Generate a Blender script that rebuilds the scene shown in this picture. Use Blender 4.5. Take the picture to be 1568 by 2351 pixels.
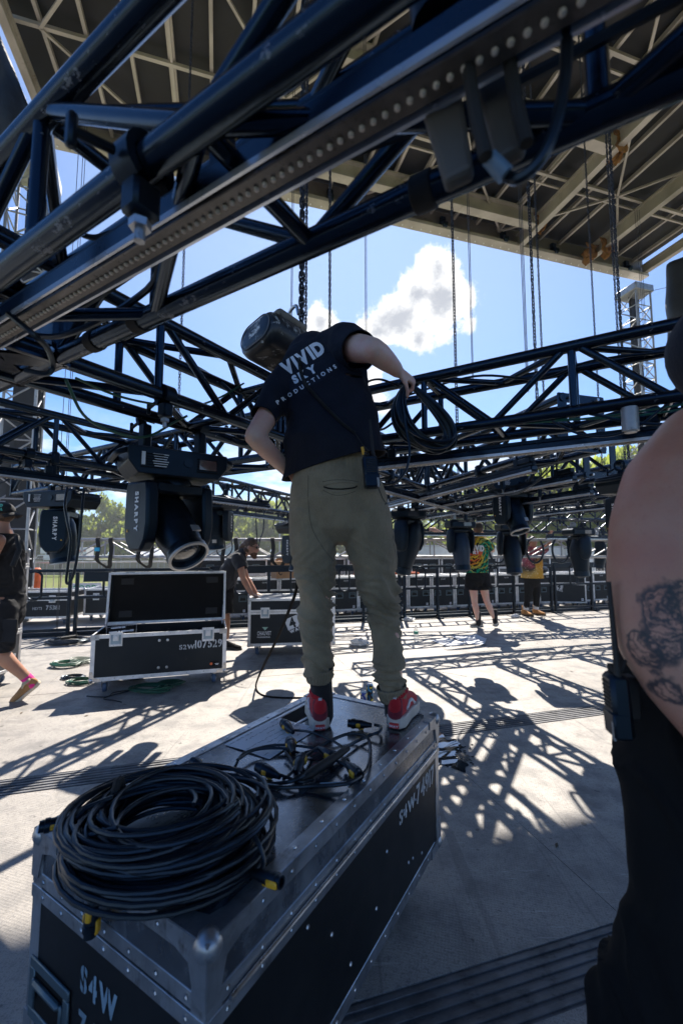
import bpy, bmesh, math, random
import numpy as np
from mathutils import Vector, Matrix, noise
from mathutils.bvhtree import BVHTree
random.seed(7)
for o in list(bpy.data.objects): bpy.data.objects.remove(o)
scn = bpy.context.scene
COL = scn.collection
rad = math.radians
V = Vector

# ---------------- camera, world, sun, exposure ----------------
CAM_H, PITCH, FPX = 1.36, rad(5.07), 980.0
cam = bpy.data.cameras.new('camera')
cam.sensor_fit = 'VERTICAL'; cam.sensor_height = 36.0; cam.sensor_width = 24.0
cam.lens = 36.0 * FPX / 2351.0
cam.clip_start = 0.02; cam.clip_end = 3000
cam.dof.use_dof = True; cam.dof.focus_distance = 2.3; cam.dof.aperture_fstop = 3.2
camo = bpy.data.objects.new('camera', cam); COL.objects.link(camo)
camo.location = (0, 0, CAM_H); camo.rotation_euler = (math.pi/2 + PITCH, 0, 0)
scn.camera = camo

SUN_EL, SUN_AZ = rad(49), rad(5)          # azimuth measured from +Y towards +X
world = bpy.data.worlds.new('World'); scn.world = world; world.use_nodes = True
sun = bpy.data.lights.new('sun', 'SUN'); sun.energy = 4.9; sun.angle = rad(0.55); sun.color = (1.0, 0.93, 0.83)
suno = bpy.data.objects.new('sun', sun); COL.objects.link(suno)
sd = V((math.sin(SUN_AZ)*math.cos(SUN_EL), math.cos(SUN_AZ)*math.cos(SUN_EL), math.sin(SUN_EL)))
suno.rotation_euler = sd.to_track_quat('Z', 'Y').to_euler()
suno.location = (5, 30, 40)
scn.view_settings.view_transform = 'Standard'
scn.view_settings.look = 'None'
scn.view_settings.gamma = 1.0
scn.view_settings.use_curve_mapping = False
scn.view_settings.exposure = 1.05
SKY_STRENGTH = 0.085
scn.cycles.max_bounces = 7; scn.cycles.diffuse_bounces = 4; scn.cycles.glossy_bounces = 4
scn.cycles.transmission_bounces = 6; scn.cycles.transparent_max_bounces = 8
scn.cycles.use_denoising = True
scn.cycles.sample_clamp_indirect = 6.0

# ---------------- layout helpers (metres, camera stands at the origin) ----------------
CP, SP = math.cos(PITCH), math.sin(PITCH)
def ray(x, y):
    u = (x-784)/FPX; v = (1175.5-y)/FPX
    return V((u, CP-v*SP, SP+v*CP))
def P(x, y, d):
    r = ray(x, y); return V((r.x*d, r.y*d, CAM_H+r.z*d))
def PZ(x, y, z=0.0):
    r = ray(x, y); d = (z-CAM_H)/r.z; return V((r.x*d, r.y*d, z))
SA = rad(16.1); S = V((math.cos(SA), math.sin(SA), 0)); T = V((-S.y, S.x, 0))      # stage axes
GA = rad(31.2); A = V((math.sin(GA), math.cos(GA), 0)); B = V((-A.y, A.x, 0))       # lighting grid axes
def ST(s, t, z=0.0): return S*s + T*t + V((0, 0, z))
def AB(a, b, z=0.0): return A*a + B*b + V((0, 0, z))
def st(q): return (q.dot(S), q.dot(T))
UP = V((0, 0, 1))

# ---------------- node helpers ----------------
class NT:
    def __init__(s, tree): s.t = tree; s.n = tree.nodes; s.l = tree.links
    def node(s, typ, **kw):
        n = s.n.new(typ)
        for k, v in kw.items(): setattr(n, k, v)
        return n
    def put(s, sock, val):
        if isinstance(val, bpy.types.NodeSocket): s.l.new(val, sock)
        else: sock.default_value = val
    def math(s, op, a, b=0.0, c=0.0, clamp=False):
        n = s.node('ShaderNodeMath', operation=op); n.use_clamp = clamp
        s.put(n.inputs[0], a); s.put(n.inputs[1], b)
        if len(n.inputs) > 2: s.put(n.inputs[2], c)
        return n.outputs[0]
    def vmath(s, op, a, b=None, scale=None):
        n = s.node('ShaderNodeVectorMath', operation=op)
        s.put(n.inputs[0], a)
        if b is not None: s.put(n.inputs[1], b)
        if scale is not None: s.put(n.inputs[3], scale)
        return n.outputs['Value'] if op in ('DOT_PRODUCT', 'LENGTH', 'DISTANCE') else n.outputs[0]
    def noise(s, vec, scale, detail=3.0, rough=0.55, dist=0.0):
        n = s.node('ShaderNodeTexNoise'); s.put(n.inputs['Vector'], vec)
        n.inputs['Scale'].default_value = scale; n.inputs['Detail'].default_value = detail
        n.inputs['Roughness'].default_value = rough; n.inputs['Distortion'].default_value = dist
        return n.outputs['Fac']
    def ramp(s, fac, stops, interp='LINEAR'):
        n = s.node('ShaderNodeValToRGB'); n.color_ramp.interpolation = interp
        e = n.color_ramp.elements
        while len(e) < len(stops): e.new(0.5)
        for el, (p, c) in zip(e, stops):
            el.position = p
            el.color = (c, c, c, 1) if isinstance(c, (int, float)) else (*c[:3], 1)
        s.put(n.inputs['Fac'], fac); return n.outputs['Color']
    def mix(s, fac, a, b, typ='MIX'):
        n = s.node('ShaderNodeMix', data_type='RGBA', blend_type=typ)
        s.put(n.inputs[0], fac)
        s.put(n.inputs[6], a if not isinstance(a, tuple) else (*a[:3], 1))
        s.put(n.inputs[7], b if not isinstance(b, tuple) else (*b[:3], 1))
        return n.outputs[2]
    def smooth(s, x, lo, hi):
        n = s.node('ShaderNodeMapRange', interpolation_type='SMOOTHSTEP')
        s.put(n.inputs[0], x); s.put(n.inputs[1], lo); s.put(n.inputs[2], hi)
        return n.outputs[0]
    def mapping(s, vec, scale=(1, 1, 1), loc=(0, 0, 0), rot=(0, 0, 0)):
        n = s.node('ShaderNodeMapping'); s.put(n.inputs[0], vec)
        n.inputs['Location'].default_value = loc; n.inputs['Rotation'].default_value = rot; n.inputs['Scale'].default_value = scale
        return n.outputs[0]
    def bump(s, h, strength, dist=0.01):
        n = s.node('ShaderNodeBump'); s.put(n.inputs['Height'], h)
        n.inputs['Strength'].default_value = strength; n.inputs['Distance'].default_value = dist
        return n.outputs[0]

def new_mat(name):
    m = bpy.data.materials.new(name); m.use_nodes = True
    t = NT(m.node_tree)
    bs = m.node_tree.nodes['Principled BSDF']
    co = t.node('ShaderNodeTexCoord').outputs['Object']
    return m, t, bs, co

MATS = {}
def mat(name, base, rough=0.5, metal=0.0, var=0.15, vscale=5.0, bump=0.0, bscale=150.0, bdist=0.002, wear=None, wscale=9.0, wlo=0.62, whi=0.72,
        rvar=0.1, coat=0.0, sss=0.0, trans=0.0, spec=0.5, stretch=(1, 1, 1), sheen=0.0, tint=None):
    if name in MATS: return MATS[name]
    m, t, bs, co = new_mat(name)
    co2 = t.mapping(co, scale=stretch)
    n1 = t.noise(co2, vscale, 5)
    c = t.mix(t.smooth(n1, 0.3, 0.7), tuple(x*(1-var) for x in base), tuple(min(1, x*(1+var)) for x in base))
    r = t.math('ADD', t.math('MULTIPLY', t.math('SUBTRACT', t.noise(co2, vscale*3, 3), 0.5), rvar*2), rough)
    if wear:
        w1 = t.noise(co2, wscale, 6, 0.7)
        w2 = t.noise(t.mapping(co2, scale=(1, 7, 1), rot=(0.3, 0.2, 0.5)), wscale*2.2, 3, 0.6)
        f = t.smooth(t.math('ADD', t.math('MULTIPLY', w1, 0.75), t.math('MULTIPLY', w2, 0.25)), wlo, whi)
        c = t.mix(f, c, wear)
        r = t.math('ADD', r, t.math('MULTIPLY', f, 0.12))
    t.put(bs.inputs['Base Color'], c); t.put(bs.inputs['Roughness'], r)
    bs.inputs['Metallic'].default_value = metal
    bs.inputs['Specular IOR Level'].default_value = spec
    if coat: bs.inputs['Coat Weight'].default_value = coat; bs.inputs['Coat Roughness'].default_value = 0.15
    if sss:
        bs.inputs['Subsurface Weight'].default_value = sss; bs.inputs['Subsurface Radius'].default_value = (0.012, 0.005, 0.003); bs.inputs['Subsurface Scale'].default_value = 1.0
    if tint: bs.inputs['Specular Tint'].default_value = (*tint, 1)
    if trans: bs.inputs['Transmission Weight'].default_value = trans
    if sheen: bs.inputs['Sheen Weight'].default_value = sheen; bs.inputs['Sheen Roughness'].default_value = 0.5
    if bump: t.put(bs.inputs['Normal'], t.bump(t.noise(co2, bscale, 4), bump, bdist))
    MATS[name] = m
    return m

# ---------------- mesh builder ----------------
def frame_of(z, hint=None):
    z = V(z).normalized()
    h = V(hint) if hint is not None else (V((0, 0, 1)) if abs(z.z) < 0.95 else V((0, 1, 0)))
    x = h - z*h.dot(z)
    if x.length < 1e-6: x = V((1, 0, 0)) - z*z.x
    x.normalize(); y = z.cross(x)
    return x, y, z
def mat_from(loc, x, y, z):
    return Matrix(((x[0], y[0], z[0], loc[0]), (x[1], y[1], z[1], loc[1]), (x[2], y[2], z[2], loc[2]), (0, 0, 0, 1)))

WORLDM = {}
class MB:
    def __init__(s): s.v = []; s.f = []
    def add(s, vs, fs):
        o = len(s.v); s.v.extend([(q[0], q[1], q[2]) for q in vs]); s.f.extend([tuple(i+o for i in q) for q in fs]); return s
    def merge(s, o, M=None):
        return s.add([M @ V(q) for q in o.v] if M is not None else o.v, o.f)
    def box(s, c, size, M=None, bev=0.0):
        c = V(c); h = V(size)*0.5; vs = []; b = min(bev, min(h)*0.9)
        if b <= 0:
            for z in (-1, 1):
                for y in (-1, 1):
                    for x in (-1, 1): vs.append(c+V((x*h.x, y*h.y, z*h.z)))
            fs = [(0, 2, 3, 1), (4, 5, 7, 6), (0, 1, 5, 4), (2, 6, 7, 3), (0, 4, 6, 2), (1, 3, 7, 5)]
        else:
            fs = []; idx = {}
            for x in (-1, 1):
                for y in (-1, 1):
                    for z in (-1, 1):
                        for k in range(3):
                            q = [x*h.x, y*h.y, z*h.z]
                            for j in range(3):
                                if j != k: q[j] -= (x, y, z)[j]*b
                            idx[(x, y, z, k)] = len(vs); vs.append(c+V(q))
            for k in range(3):
                a, d = [(1, 2), (2, 0), (0, 1)][k]
                for sg in (-1, 1):
                    q = []
                    for (u, w) in ((-1, -1), (1, -1), (1, 1), (-1, 1)):
                        t = [0, 0, 0]; t[k] = sg; t[a] = u; t[d] = w; q.append(idx[(*t, k)])
                    fs.append(tuple(q) if sg > 0 else tuple(q[::-1]))
            for k in range(3):
                a, d = [(1, 2), (2, 0), (0, 1)][k]
                for u in (-1, 1):
                    for w in (-1, 1):
                        t0 = [0, 0, 0]; t0[a] = u; t0[d] = w; t1 = list(t0); t0[k] = -1; t1[k] = 1
                        q = (idx[(*t0, a)], idx[(*t1, a)], idx[(*t1, d)], idx[(*t0, d)])
                        fs.append(q if u*w < 0 else q[::-1])
            for x in (-1, 1):
                for y in (-1, 1):
                    for z in (-1, 1):
                        q = (idx[(x, y, z, 0)], idx[(x, y, z, 1)], idx[(x, y, z, 2)]); fs.append(q if x*y*z > 0 else q[::-1])
        if M is not None: vs = [M @ q for q in vs]
        return s.add(vs, fs)
    def bar(s, a, b, w, h, hint=None, bev=0.0):
        a = V(a); b = V(b); x, y, z = frame_of(b-a, hint)
        return s.box((0, 0, 0), (h, w, (b-a).length), mat_from((a+b)*0.5, x, y, z), bev)
    def tube(s, pts, r, n=8, closed=False, caps=True):
        pts = [V(q) for q in pts]; k = len(pts); rs = r if isinstance(r, (list, tuple)) else [r]*k
        tg = []
        for i in range(k):
            if closed: d = pts[(i+1) % k]-pts[i-1]
            else: d = pts[min(i+1, k-1)]-pts[max(i-1, 0)]
            tg.append(d.normalized() if d.length > 1e-9 else V((0, 0, 1)))
        x = frame_of(tg[0])[0]; vs = []
        for i in range(k):
            x = x - tg[i]*x.dot(tg[i])
            if x.length < 1e-6: x = frame_of(tg[i])[0]
            x.normalize(); y = tg[i].cross(x)
            for j in range(n):
                a = 2*math.pi*j/n; vs.append(pts[i]+(x*math.cos(a)+y*math.sin(a))*rs[i])
        fs = []
        for i in range(k if closed else k-1):
            i2 = (i+1) % k
            for j in range(n):
                j2 = (j+1) % n; fs.append((i*n+j, i*n+j2, i2*n+j2, i2*n+j))
        if caps and not closed:
            fs.append(tuple(range(n))[::-1]); fs.append(tuple((k-1)*n+j for j in range(n)))
        return s.add(vs, fs)
    def cyl(s, a, b, r, n=12): return s.tube([a, b], r, n)
    def lathe(s, prof, n=20, M=None, caps=True):
        vs = []; fs = []; k = len(prof)
        for (r, z) in prof:
            for j in range(n):
                a = 2*math.pi*j/n; q = V((r*math.cos(a), r*math.sin(a), z)); vs.append(M @ q if M is not None else q)
        for i in range(k-1):
            for j in range(n):
                j2 = (j+1) % n; fs.append((i*n+j, i*n+j2, (i+1)*n+j2, (i+1)*n+j))
        if not caps: return s.add(vs, fs)
        if prof[0][0] > 1e-6: fs.append(tuple(range(n))[::-1])
        if prof[-1][0] > 1e-6: fs.append(tuple((k-1)*n+j for j in range(n)))
        return s.add(vs, fs)
    def ball(s, c, r, n=12, m=8, M=None):
        rr = r if isinstance(r, (tuple, list)) else (r, r, r); c = V(c); vs = []; fs = []
        for i in range(m+1):
            th = math.pi*i/m
            for j in range(n):
                ph = 2*math.pi*j/n
                q = V((rr[0]*math.sin(th)*math.cos(ph), rr[1]*math.sin(th)*math.sin(ph), rr[2]*math.cos(th)))
                vs.append(c+(M @ q if M is not None else q))
        for i in range(m):
            for j in range(n):
                j2 = (j+1) % n; fs.append((i*n+j, (i+1)*n+j, (i+1)*n+j2, i*n+j2))
        return s.add(vs, fs)
    def prism(s, poly, z0, z1, M=None):
        k = len(poly); vs = [V((x, y, z0)) for x, y in poly]+[V((x, y, z1)) for x, y in poly]
        if M is not None: vs = [M @ q for q in vs]
        fs = [tuple(range(k))[::-1], tuple(range(k, 2*k))]+[(i, (i+1) % k, k+(i+1) % k, k+i) for i in range(k)]
        return s.add(vs, fs)
    def loft(s, pts, radii, side=None, n=18, round_ends=True):
        """closed body along pts; radii r or (r_side, r_other); side: a vector or one per point"""
        pts = [V(q) for q in pts]; k = len(pts); vs = []; rings = []
        for i in range(k):
            d = (pts[min(i+1, k-1)]-pts[max(i-1, 0)]).normalized()
            sv = side[i] if isinstance(side, list) else (side if side is not None else (rings[-1][1] if rings else None))
            x, y, z = frame_of(d, sv)
            r = radii[i]; r = r if isinstance(r, tuple) else (r, r)
            rings.append((pts[i], x, y, d, r))
        if round_ends:
            p, x, y, d, r = rings[0]; m = min(r)
            pre = [(p-d*m*0.92, x, y, d, (r[0]*0.35, r[1]*0.35)), (p-d*m*0.6, x, y, d, (r[0]*0.78, r[1]*0.78))]
            p, x, y, d, r = rings[-1]; m = min(r)
            post = [(p+d*m*0.6, x, y, d, (r[0]*0.78, r[1]*0.78)), (p+d*m*0.92, x, y, d, (r[0]*0.35, r[1]*0.35))]
            rings = pre+rings+post
        for p, x, y, d, r in rings:
            for j in range(n):
                a = 2*math.pi*j/n; vs.append(p+x*r[0]*math.cos(a)+y*r[1]*math.sin(a))
        K = len(rings); fs = [tuple(range(n))[::-1], tuple((K-1)*n+j for j in range(n))]
        for i in range(K-1):
            for j in range(n):
                j2 = (j+1) % n; fs.append((i*n+j, i*n+j2, (i+1)*n+j2, (i+1)*n+j))
        return s.add(vs, fs)
    def mesh(s, name, smooth=True, angle=38):
        me = bpy.data.meshes.new(name); me.from_pydata(s.v, [], s.f)
        if smooth and len(me.polygons):
            me.polygons.foreach_set('use_smooth', [True]*len(me.polygons)); me.update(); me.set_sharp_from_angle(angle=rad(angle))
        me.update(); return me
    def build(s, name, m, parent=None, world=True, **kw):
        if world and parent is not None:
            W = WORLDM[parent.name].inverted(); s.v = [tuple(W @ V(q)) for q in s.v]
        return put(s.mesh(name, **kw), name, m, parent)

def put(me, name, m, parent=None, M=None):
    if m is not None and not me.materials: me.materials.append(m)
    o = bpy.data.objects.new(name, me); COL.objects.link(o)
    if parent is not None:
        o.parent = parent; WORLDM[o.name] = WORLDM[parent.name]
    else: WORLDM[o.name] = Matrix()
    if M is not None: o.matrix_local = M
    return o
def tag(o, label=None, cat=None, group=None, kind=None):
    if label: o['label'] = label
    if cat: o['category'] = cat
    if group: o['group'] = group
    if kind: o['kind'] = kind
    return o
def thing(name, label, cat, loc=(0, 0, 0), rotz=0.0, group=None):
    o = bpy.data.objects.new(name, None); COL.objects.link(o); o.empty_display_size = 0.1
    o.location = loc; o.rotation_euler = (0, 0, rotz); tag(o, label, cat, group)
    WORLDM[o.name] = Matrix.Translation(V(loc)) @ Matrix.Rotation(rotz, 4, 'Z')
    return o
def dup(root, loc, rotz, label=None, group=None):
    kids = {}
    for x in bpy.data.objects:
        if x.parent is not None: kids.setdefault(x.parent.name, []).append(x)
    def cp(o, par):
        c = o.copy(); COL.objects.link(c)
        if par is not None: c.parent = par
        for ch in kids.get(o.name, ()): cp(ch, c)
        return c
    r = cp(root, None); r.location = loc; r.rotation_euler = (0, 0, rotz)
    if label: r['label'] = label
    if group: r['group'] = group
    W = Matrix.Translation(V(loc)) @ Matrix.Rotation(rotz, 4, 'Z'); WORLDM[r.name] = W
    for c in r.children: WORLDM[c.name] = W
    return r
def rod_matrix(a, b, roll=None):
    x, y, z = frame_of(V(b)-V(a), roll); return mat_from(V(a), x, y, z)
def curve_pts(ctrl, per=8, closed=False):
    """Catmull-Rom through control points"""
    c = [V(q) for q in ctrl]; k = len(c); out = []
    for i in range(k if closed else k-1):
        p0 = c[i-1] if (closed or i > 0) else c[0]*2-c[1]
        p1 = c[i]; p2 = c[(i+1) % k]
        p3 = c[(i+2) % k] if (closed or i+2 < k) else c[-1]*2-c[-2]
        for j in range(per):
            t = j/per
            out.append(0.5*((2*p1)+(p2-p0)*t+(2*p0-5*p1+4*p2-p3)*t*t+(3*p1-p0-3*p2+p3)*t*t*t))
    if not closed: out.append(c[-1])
    return out

def remesh(mb, voxel, smooth=5, disp=None, cuts=(), name='body', factor=0.5):
    me = mb.mesh(name, smooth=False)
    ob = bpy.data.objects.new('tmp', me); COL.objects.link(ob)
    md = ob.modifiers.new('r', 'REMESH'); md.mode = 'VOXEL'; md.voxel_size = voxel
    if smooth:
        ms = ob.modifiers.new('s', 'SMOOTH'); ms.factor = factor; ms.iterations = smooth
    dg = bpy.context.evaluated_depsgraph_get()
    m2 = bpy.data.meshes.new_from_object(ob.evaluated_get(dg))
    bpy.data.objects.remove(ob); bpy.data.meshes.remove(me)
    m2.name = name
    if disp:
        for v in m2.vertices: pass
        no = [v.normal.copy() for v in m2.vertices]
        for v, q in zip(m2.vertices, no): v.co = v.co + q*disp(v.co, q)
    if cuts:
        bm = bmesh.new(); bm.from_mesh(m2)
        for (p, nrm, r) in cuts:
            p = V(p); nrm = V(nrm).normalized()
            fs = [f for f in bm.faces if (f.calc_center_median()-p).length < r]
            gs = list({e for f in fs for e in f.edges} | {v for f in fs for v in f.verts})+fs
            bmesh.ops.bisect_plane(bm, geom=gs, dist=1e-5, plane_co=p, plane_no=nrm, clear_outer=True)
        bm.to_mesh(m2); bm.free()
    m2.polygons.foreach_set('use_smooth', [True]*len(m2.polygons)); m2.update()
    return m2
def localise(me, parent):
    W = WORLDM[parent.name].inverted(); me.transform(W); return me

# ---------------- lettering ----------------
def text_mesh(body, size, bold=0.0, stencil=False, spacing=1.0, extrude=0.0):
    """MB of the words in the XY plane, starting at x = 0; returns (mb, width)"""
    out = MB(); x = 0.0
    def glyph(ch):
        c = bpy.data.curves.new('txt', 'FONT'); c.body = ch; c.size = size; c.offset = bold; c.resolution_u = 3; c.fill_mode = 'FRONT'
        ob = bpy.data.objects.new('txt', c); COL.objects.link(ob)
        me = bpy.data.meshes.new_from_object(ob.evaluated_get(bpy.context.evaluated_depsgraph_get()))
        bpy.data.objects.remove(ob); bpy.data.curves.remove(c); return me
    for ch in body:
        if ch == ' ': x += size*0.35*spacing; continue
        me = glyph(ch)
        if not len(me.vertices): continue
        bm = bmesh.new(); bm.from_mesh(me)
        xs = [v.co.x for v in bm.verts]; x0, x1 = min(xs), max(xs)
        if stencil and ch not in '1I7/-':
            cx = (x0+x1)/2; g = size*0.035
            for d in (-g, g):
                bmesh.ops.bisect_plane(bm, geom=bm.verts[:]+bm.edges[:]+bm.faces[:], plane_co=(cx+d, 0, 0), plane_no=(1, 0, 0))
            bmesh.ops.delete(bm, geom=[f for f in bm.faces if abs(f.calc_center_median().x-cx) < g], context='FACES')
        bm.verts.index_update()
        out.add([(v.co.x-x0+x, v.co.y, 0) for v in bm.verts], [tuple(v.index for v in f.verts) for f in bm.faces])
        bm.free(); bpy.data.meshes.remove(me)
        x += (x1-x0)+size*0.12*spacing
    return out, max(x-size*0.12*spacing, 1e-3)
def place_text(body, size, origin, xdir, ydir, align='L', squash=1.0, **kw):
    mb, w = text_mesh(body, size, **kw)
    xd = V(xdir).normalized()*squash; yd = V(ydir).normalized(); o = V(origin)
    off = 0 if align == 'L' else (-w/2 if align == 'C' else -w)
    mb.v = [tuple(o+xd*(q[0]+off)+yd*q[1]) for q in mb.v]
    return mb
def project_text(mb, bvh, direction, lift=0.0015):
    """drops the lettering along direction onto a surface"""
    bm = bmesh.new()
    vs = [bm.verts.new(q) for q in mb.v]
    for f in mb.f:
        try: bm.faces.new([vs[i] for i in f])
        except ValueError: pass
    bmesh.ops.triangulate(bm, faces=bm.faces[:])
    for _ in range(2):
        ed = [e for e in bm.edges if e.calc_length() > 0.014]
        if ed: bmesh.ops.subdivide_edges(bm, edges=ed, cuts=1)
    bmesh.ops.triangulate(bm, faces=bm.faces[:])
    d = V(direction).normalized()
    for v in bm.verts:
        hit = bvh.ray_cast(v.co-d*0.5, d, 1.2)
        if hit[0] is not None: v.co = hit[0]-d*lift
    out = MB(); bm.verts.index_update()
    out.add([tuple(v.co) for v in bm.verts], [tuple(v.index for v in f.verts) for f in bm.faces]); bm.free()
    return out

# ---------------- sky with cumulus clouds ----------------
def build_sky():
    t = NT(world.node_tree); t.n.clear()
    sky = t.node('ShaderNodeTexSky', sky_type='NISHITA'); sky.sun_disc = False
    sky.sun_elevation = SUN_EL; sky.sun_rotation = SUN_AZ; sky.air_density = 1.0; sky.dust_density = 0.15; sky.ozone_density = 2.5; sky.altitude = 20
    d = t.node('ShaderNodeTexCoord').outputs['Generated']
    skyc = t.mix(1.0, sky.outputs[0], (0.36, 0.68, 1.02), 'MULTIPLY')
    def cloud(c, puffs, seed, nscale, amp):
        """a heap of puffs round pixel-direction c; puffs (dx, dy, r) in tangent units"""
        cz = ray(*c).normalized(); cx = cz.cross(UP).normalized(); cy = cx.cross(cz).normalized()
        w = t.math('MAXIMUM', t.vmath('DOT_PRODUCT', d, tuple(cz)), 0.05)
        px = t.math('DIVIDE', t.vmath('DOT_PRODUCT', d, tuple(cx)), w); py = t.math('DIVIDE', t.vmath('DOT_PRODUCT', d, tuple(cy)), w)
        cmb = t.node('ShaderNodeCombineXYZ'); t.put(cmb.inputs[0], px); t.put(cmb.inputs[1], py); cmb.inputs[2].default_value = seed
        q = cmb.outputs[0]
        n = t.math('ADD', t.math('MULTIPLY', t.math('SUBTRACT', t.noise(q, nscale, 10, 0.7), 0.5), amp*1.7),
                   t.math('MULTIPLY', t.math('SUBTRACT', t.noise(q, nscale*0.35, 2, 0.5), 0.5), amp*0.8))
        best = None
        for (dx, dy, r) in puffs:
            e = t.vmath('DISTANCE', q, (dx, dy, seed))
            v = t.math('SUBTRACT', r*1.03, e)
            best = v if best is None else t.math('SMOOTH_MAX', best, v, 0.03)
        dens = t.math('ADD', best, n)
        fac = t.math('MULTIPLY', t.smooth(dens, -0.006, 0.012), t.math('GREATER_THAN', t.vmath('DOT_PRODUCT', d, tuple(cz)), 0.05))
        n2 = t.math('MULTIPLY', t.math('SUBTRACT', t.noise(t.vmath('ADD', q, (0.0, -0.03, 0.0)), nscale*0.5, 5, 0.6), 0.5), 0.07)
        thick = t.smooth(t.math('ADD', t.math('SUBTRACT', dens, t.math('MULTIPLY', py, 0.15)), n2), 0.004, 0.046)
        col = t.mix(thick, (8.0, 7.9, 7.8), (3.5, 3.7, 4.1))
        return fac, col
    k = 1/FPX
    def puff(lst, c): return [((x-c[0])*k, (c[1]-y)*k, r*k) for x, y, r in lst]
    c1 = (970, 710)
    big = puff([(872, 745, 36), (925, 722, 52), (960, 680, 50), (1000, 640, 46), (1012, 700, 58), (958, 768, 34), (1052, 712, 34), (838, 742, 22), (1062, 745, 18), (1010, 760, 24), (985, 785, 14)], c1)
    c2 = (760, 740)
    sm = puff([(740, 740, 28), (728, 715, 14), (770, 752, 20), (715, 760, 20)], c2)
    c3 = (860, 890)
    s3 = puff([(858, 860, 22), (862, 905, 24), (835, 915, 24), (880, 935, 18)], c3)
    layers = [cloud(c1, big, 1.3, 16.0, 0.055), cloud(c2, sm, 4.1, 26.0, 0.04), cloud(c3, s3, 7.7, 24.0, 0.04)]
    # low banks of cloud round the horizon
    sep = t.node('ShaderNodeSeparateXYZ'); t.put(sep.inputs[0], d)
    hz = t.math('DIVIDE', 1.0, t.math('MAXIMUM', t.math('ADD', sep.outputs[2], 0.12), 0.02))
    flat = t.vmath('MULTIPLY', d, t.vmath('SCALE', (1.0, 1.0, 3.2), scale=1.0))
    nb = t.math('ADD', t.noise(flat, 5.0, 7, 0.62), t.math('MULTIPLY', t.noise(flat, 1.7, 2), 0.35))
    band = t.math('MULTIPLY', t.smooth(sep.outputs[2], -0.02, 0.03), t.math('SUBTRACT', 1.0, t.smooth(sep.outputs[2], 0.14, 0.30)))
    fb = t.math('MULTIPLY', t.smooth(nb, 0.64, 0.80), band)
    cb = t.mix(t.smooth(nb, 0.72, 0.95), (6.6, 6.8, 7.1), (4.6, 4.9, 5.4))
    # thin bright veil (summer haze) towards the horizon and round the sun
    veil = t.math('MULTIPLY', t.math('SUBTRACT', 1.0, t.smooth(sep.outputs[2], 0.0, 0.5)), 0.22)
    col = t.mix(veil, skyc, (4.0, 5.0, 6.6))
    low = t.math('MULTIPLY', t.math('SUBTRACT', 1.0, t.smooth(sep.outputs[2], 0.0, 0.24)), 0.66)
    col = t.mix(low, col, (4.2, 5.5, 7.2))
    glow = t.smooth(t.vmath('DOT_PRODUCT', d, tuple(sd)), 0.62, 1.0)
    col = t.mix(t.math('MULTIPLY', glow, 0.35), col, (6.5, 7.2, 8.4))
    col = t.mix(fb, col, cb)
    for fac, cc in layers: col = t.mix(fac, col, cc)
    bg = t.node('ShaderNodeBackground'); t.put(bg.inputs[0], col); bg.inputs[1].default_value = SKY_STRENGTH
    out = t.node('ShaderNodeOutputWorld'); t.l.new(bg.outputs[0], out.inputs[0])
build_sky()

# ---------------- materials ----------------
SKY_TINT = (0.42, 0.68, 1.0)  # blue sky sheen painted into the highlights of the black materials
m_truss = mat('black_truss_paint', (0.0032, 0.0052, 0.0095), 0.22, 0.0, wear=(0.17, 0.17, 0.175), wscale=16, wlo=0.595, whi=0.64, bump=0.15, bscale=60, rvar=0.10, spec=0.55, tint=SKY_TINT)  # bluish base and tint carry the sky's reflection on the black tubes
m_alu = mat('bare_aluminium', (0.76, 0.76, 0.76), 0.45, 0.35, var=0.14, vscale=12, wear=(0.28, 0.27, 0.26), wscale=18, wlo=0.6, whi=0.72, bump=0.25, bscale=40)
m_oldalu = mat('grimy_case_aluminium', (0.36, 0.38, 0.41), 0.36, 0.8, var=0.3, vscale=9, wear=(0.11, 0.11, 0.11), wscale=13, wlo=0.5, whi=0.72, bump=0.3, bscale=50)
m_alu2 = mat('dull_aluminium', (0.42, 0.42, 0.42), 0.48, 0.7, var=0.2, vscale=8, wear=(0.2, 0.19, 0.18), wscale=8, wlo=0.55, whi=0.7)
m_steel = mat('zinc_steel', (0.48, 0.49, 0.51), 0.3, 0.95, var=0.2, vscale=20)
m_chain = mat('hoist_chain_steel', (0.035, 0.035, 0.04), 0.45, 0.6, var=0.3, vscale=20)
m_rope = mat('wire_rope_steel', (0.05, 0.05, 0.055), 0.5, 0.5)
m_lam = mat('black_case_laminate', (0.0095, 0.009, 0.009), 0.42, 0.0, var=0.25, vscale=4, wear=(0.045, 0.042, 0.04), wscale=7, wlo=0.60, whi=0.76, bump=0.2, bscale=300, bdist=0.001, spec=0.35, tint=(0.6, 0.8, 1.0))  # specular tinted blue to paint in sky sheen on the black panels
m_lamtop = mat('scuffed_sky_sheen_lid_laminate', (0.028, 0.031, 0.038), 0.24, 0.0, var=0.35, vscale=6, wear=(0.15, 0.165, 0.185), wscale=6, wlo=0.44, whi=0.72, spec=0.8, coat=0.7, tint=(0.7, 0.85, 1.0), bump=0.2, bscale=90, bdist=0.001, rvar=0.2)  # scuffs and dust, plus reflected sky painted in as grey-blue colour
m_lamgrey = mat('grey_case_laminate', (0.12, 0.125, 0.13), 0.5, var=0.15, wear=(0.22, 0.22, 0.22), wscale=6, wlo=0.6, whi=0.78)
m_foam = mat('black_lining_foam', (0.0075, 0.0075, 0.008), 0.9, bump=0.4, bscale=400, bdist=0.002, spec=0.2)
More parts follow.
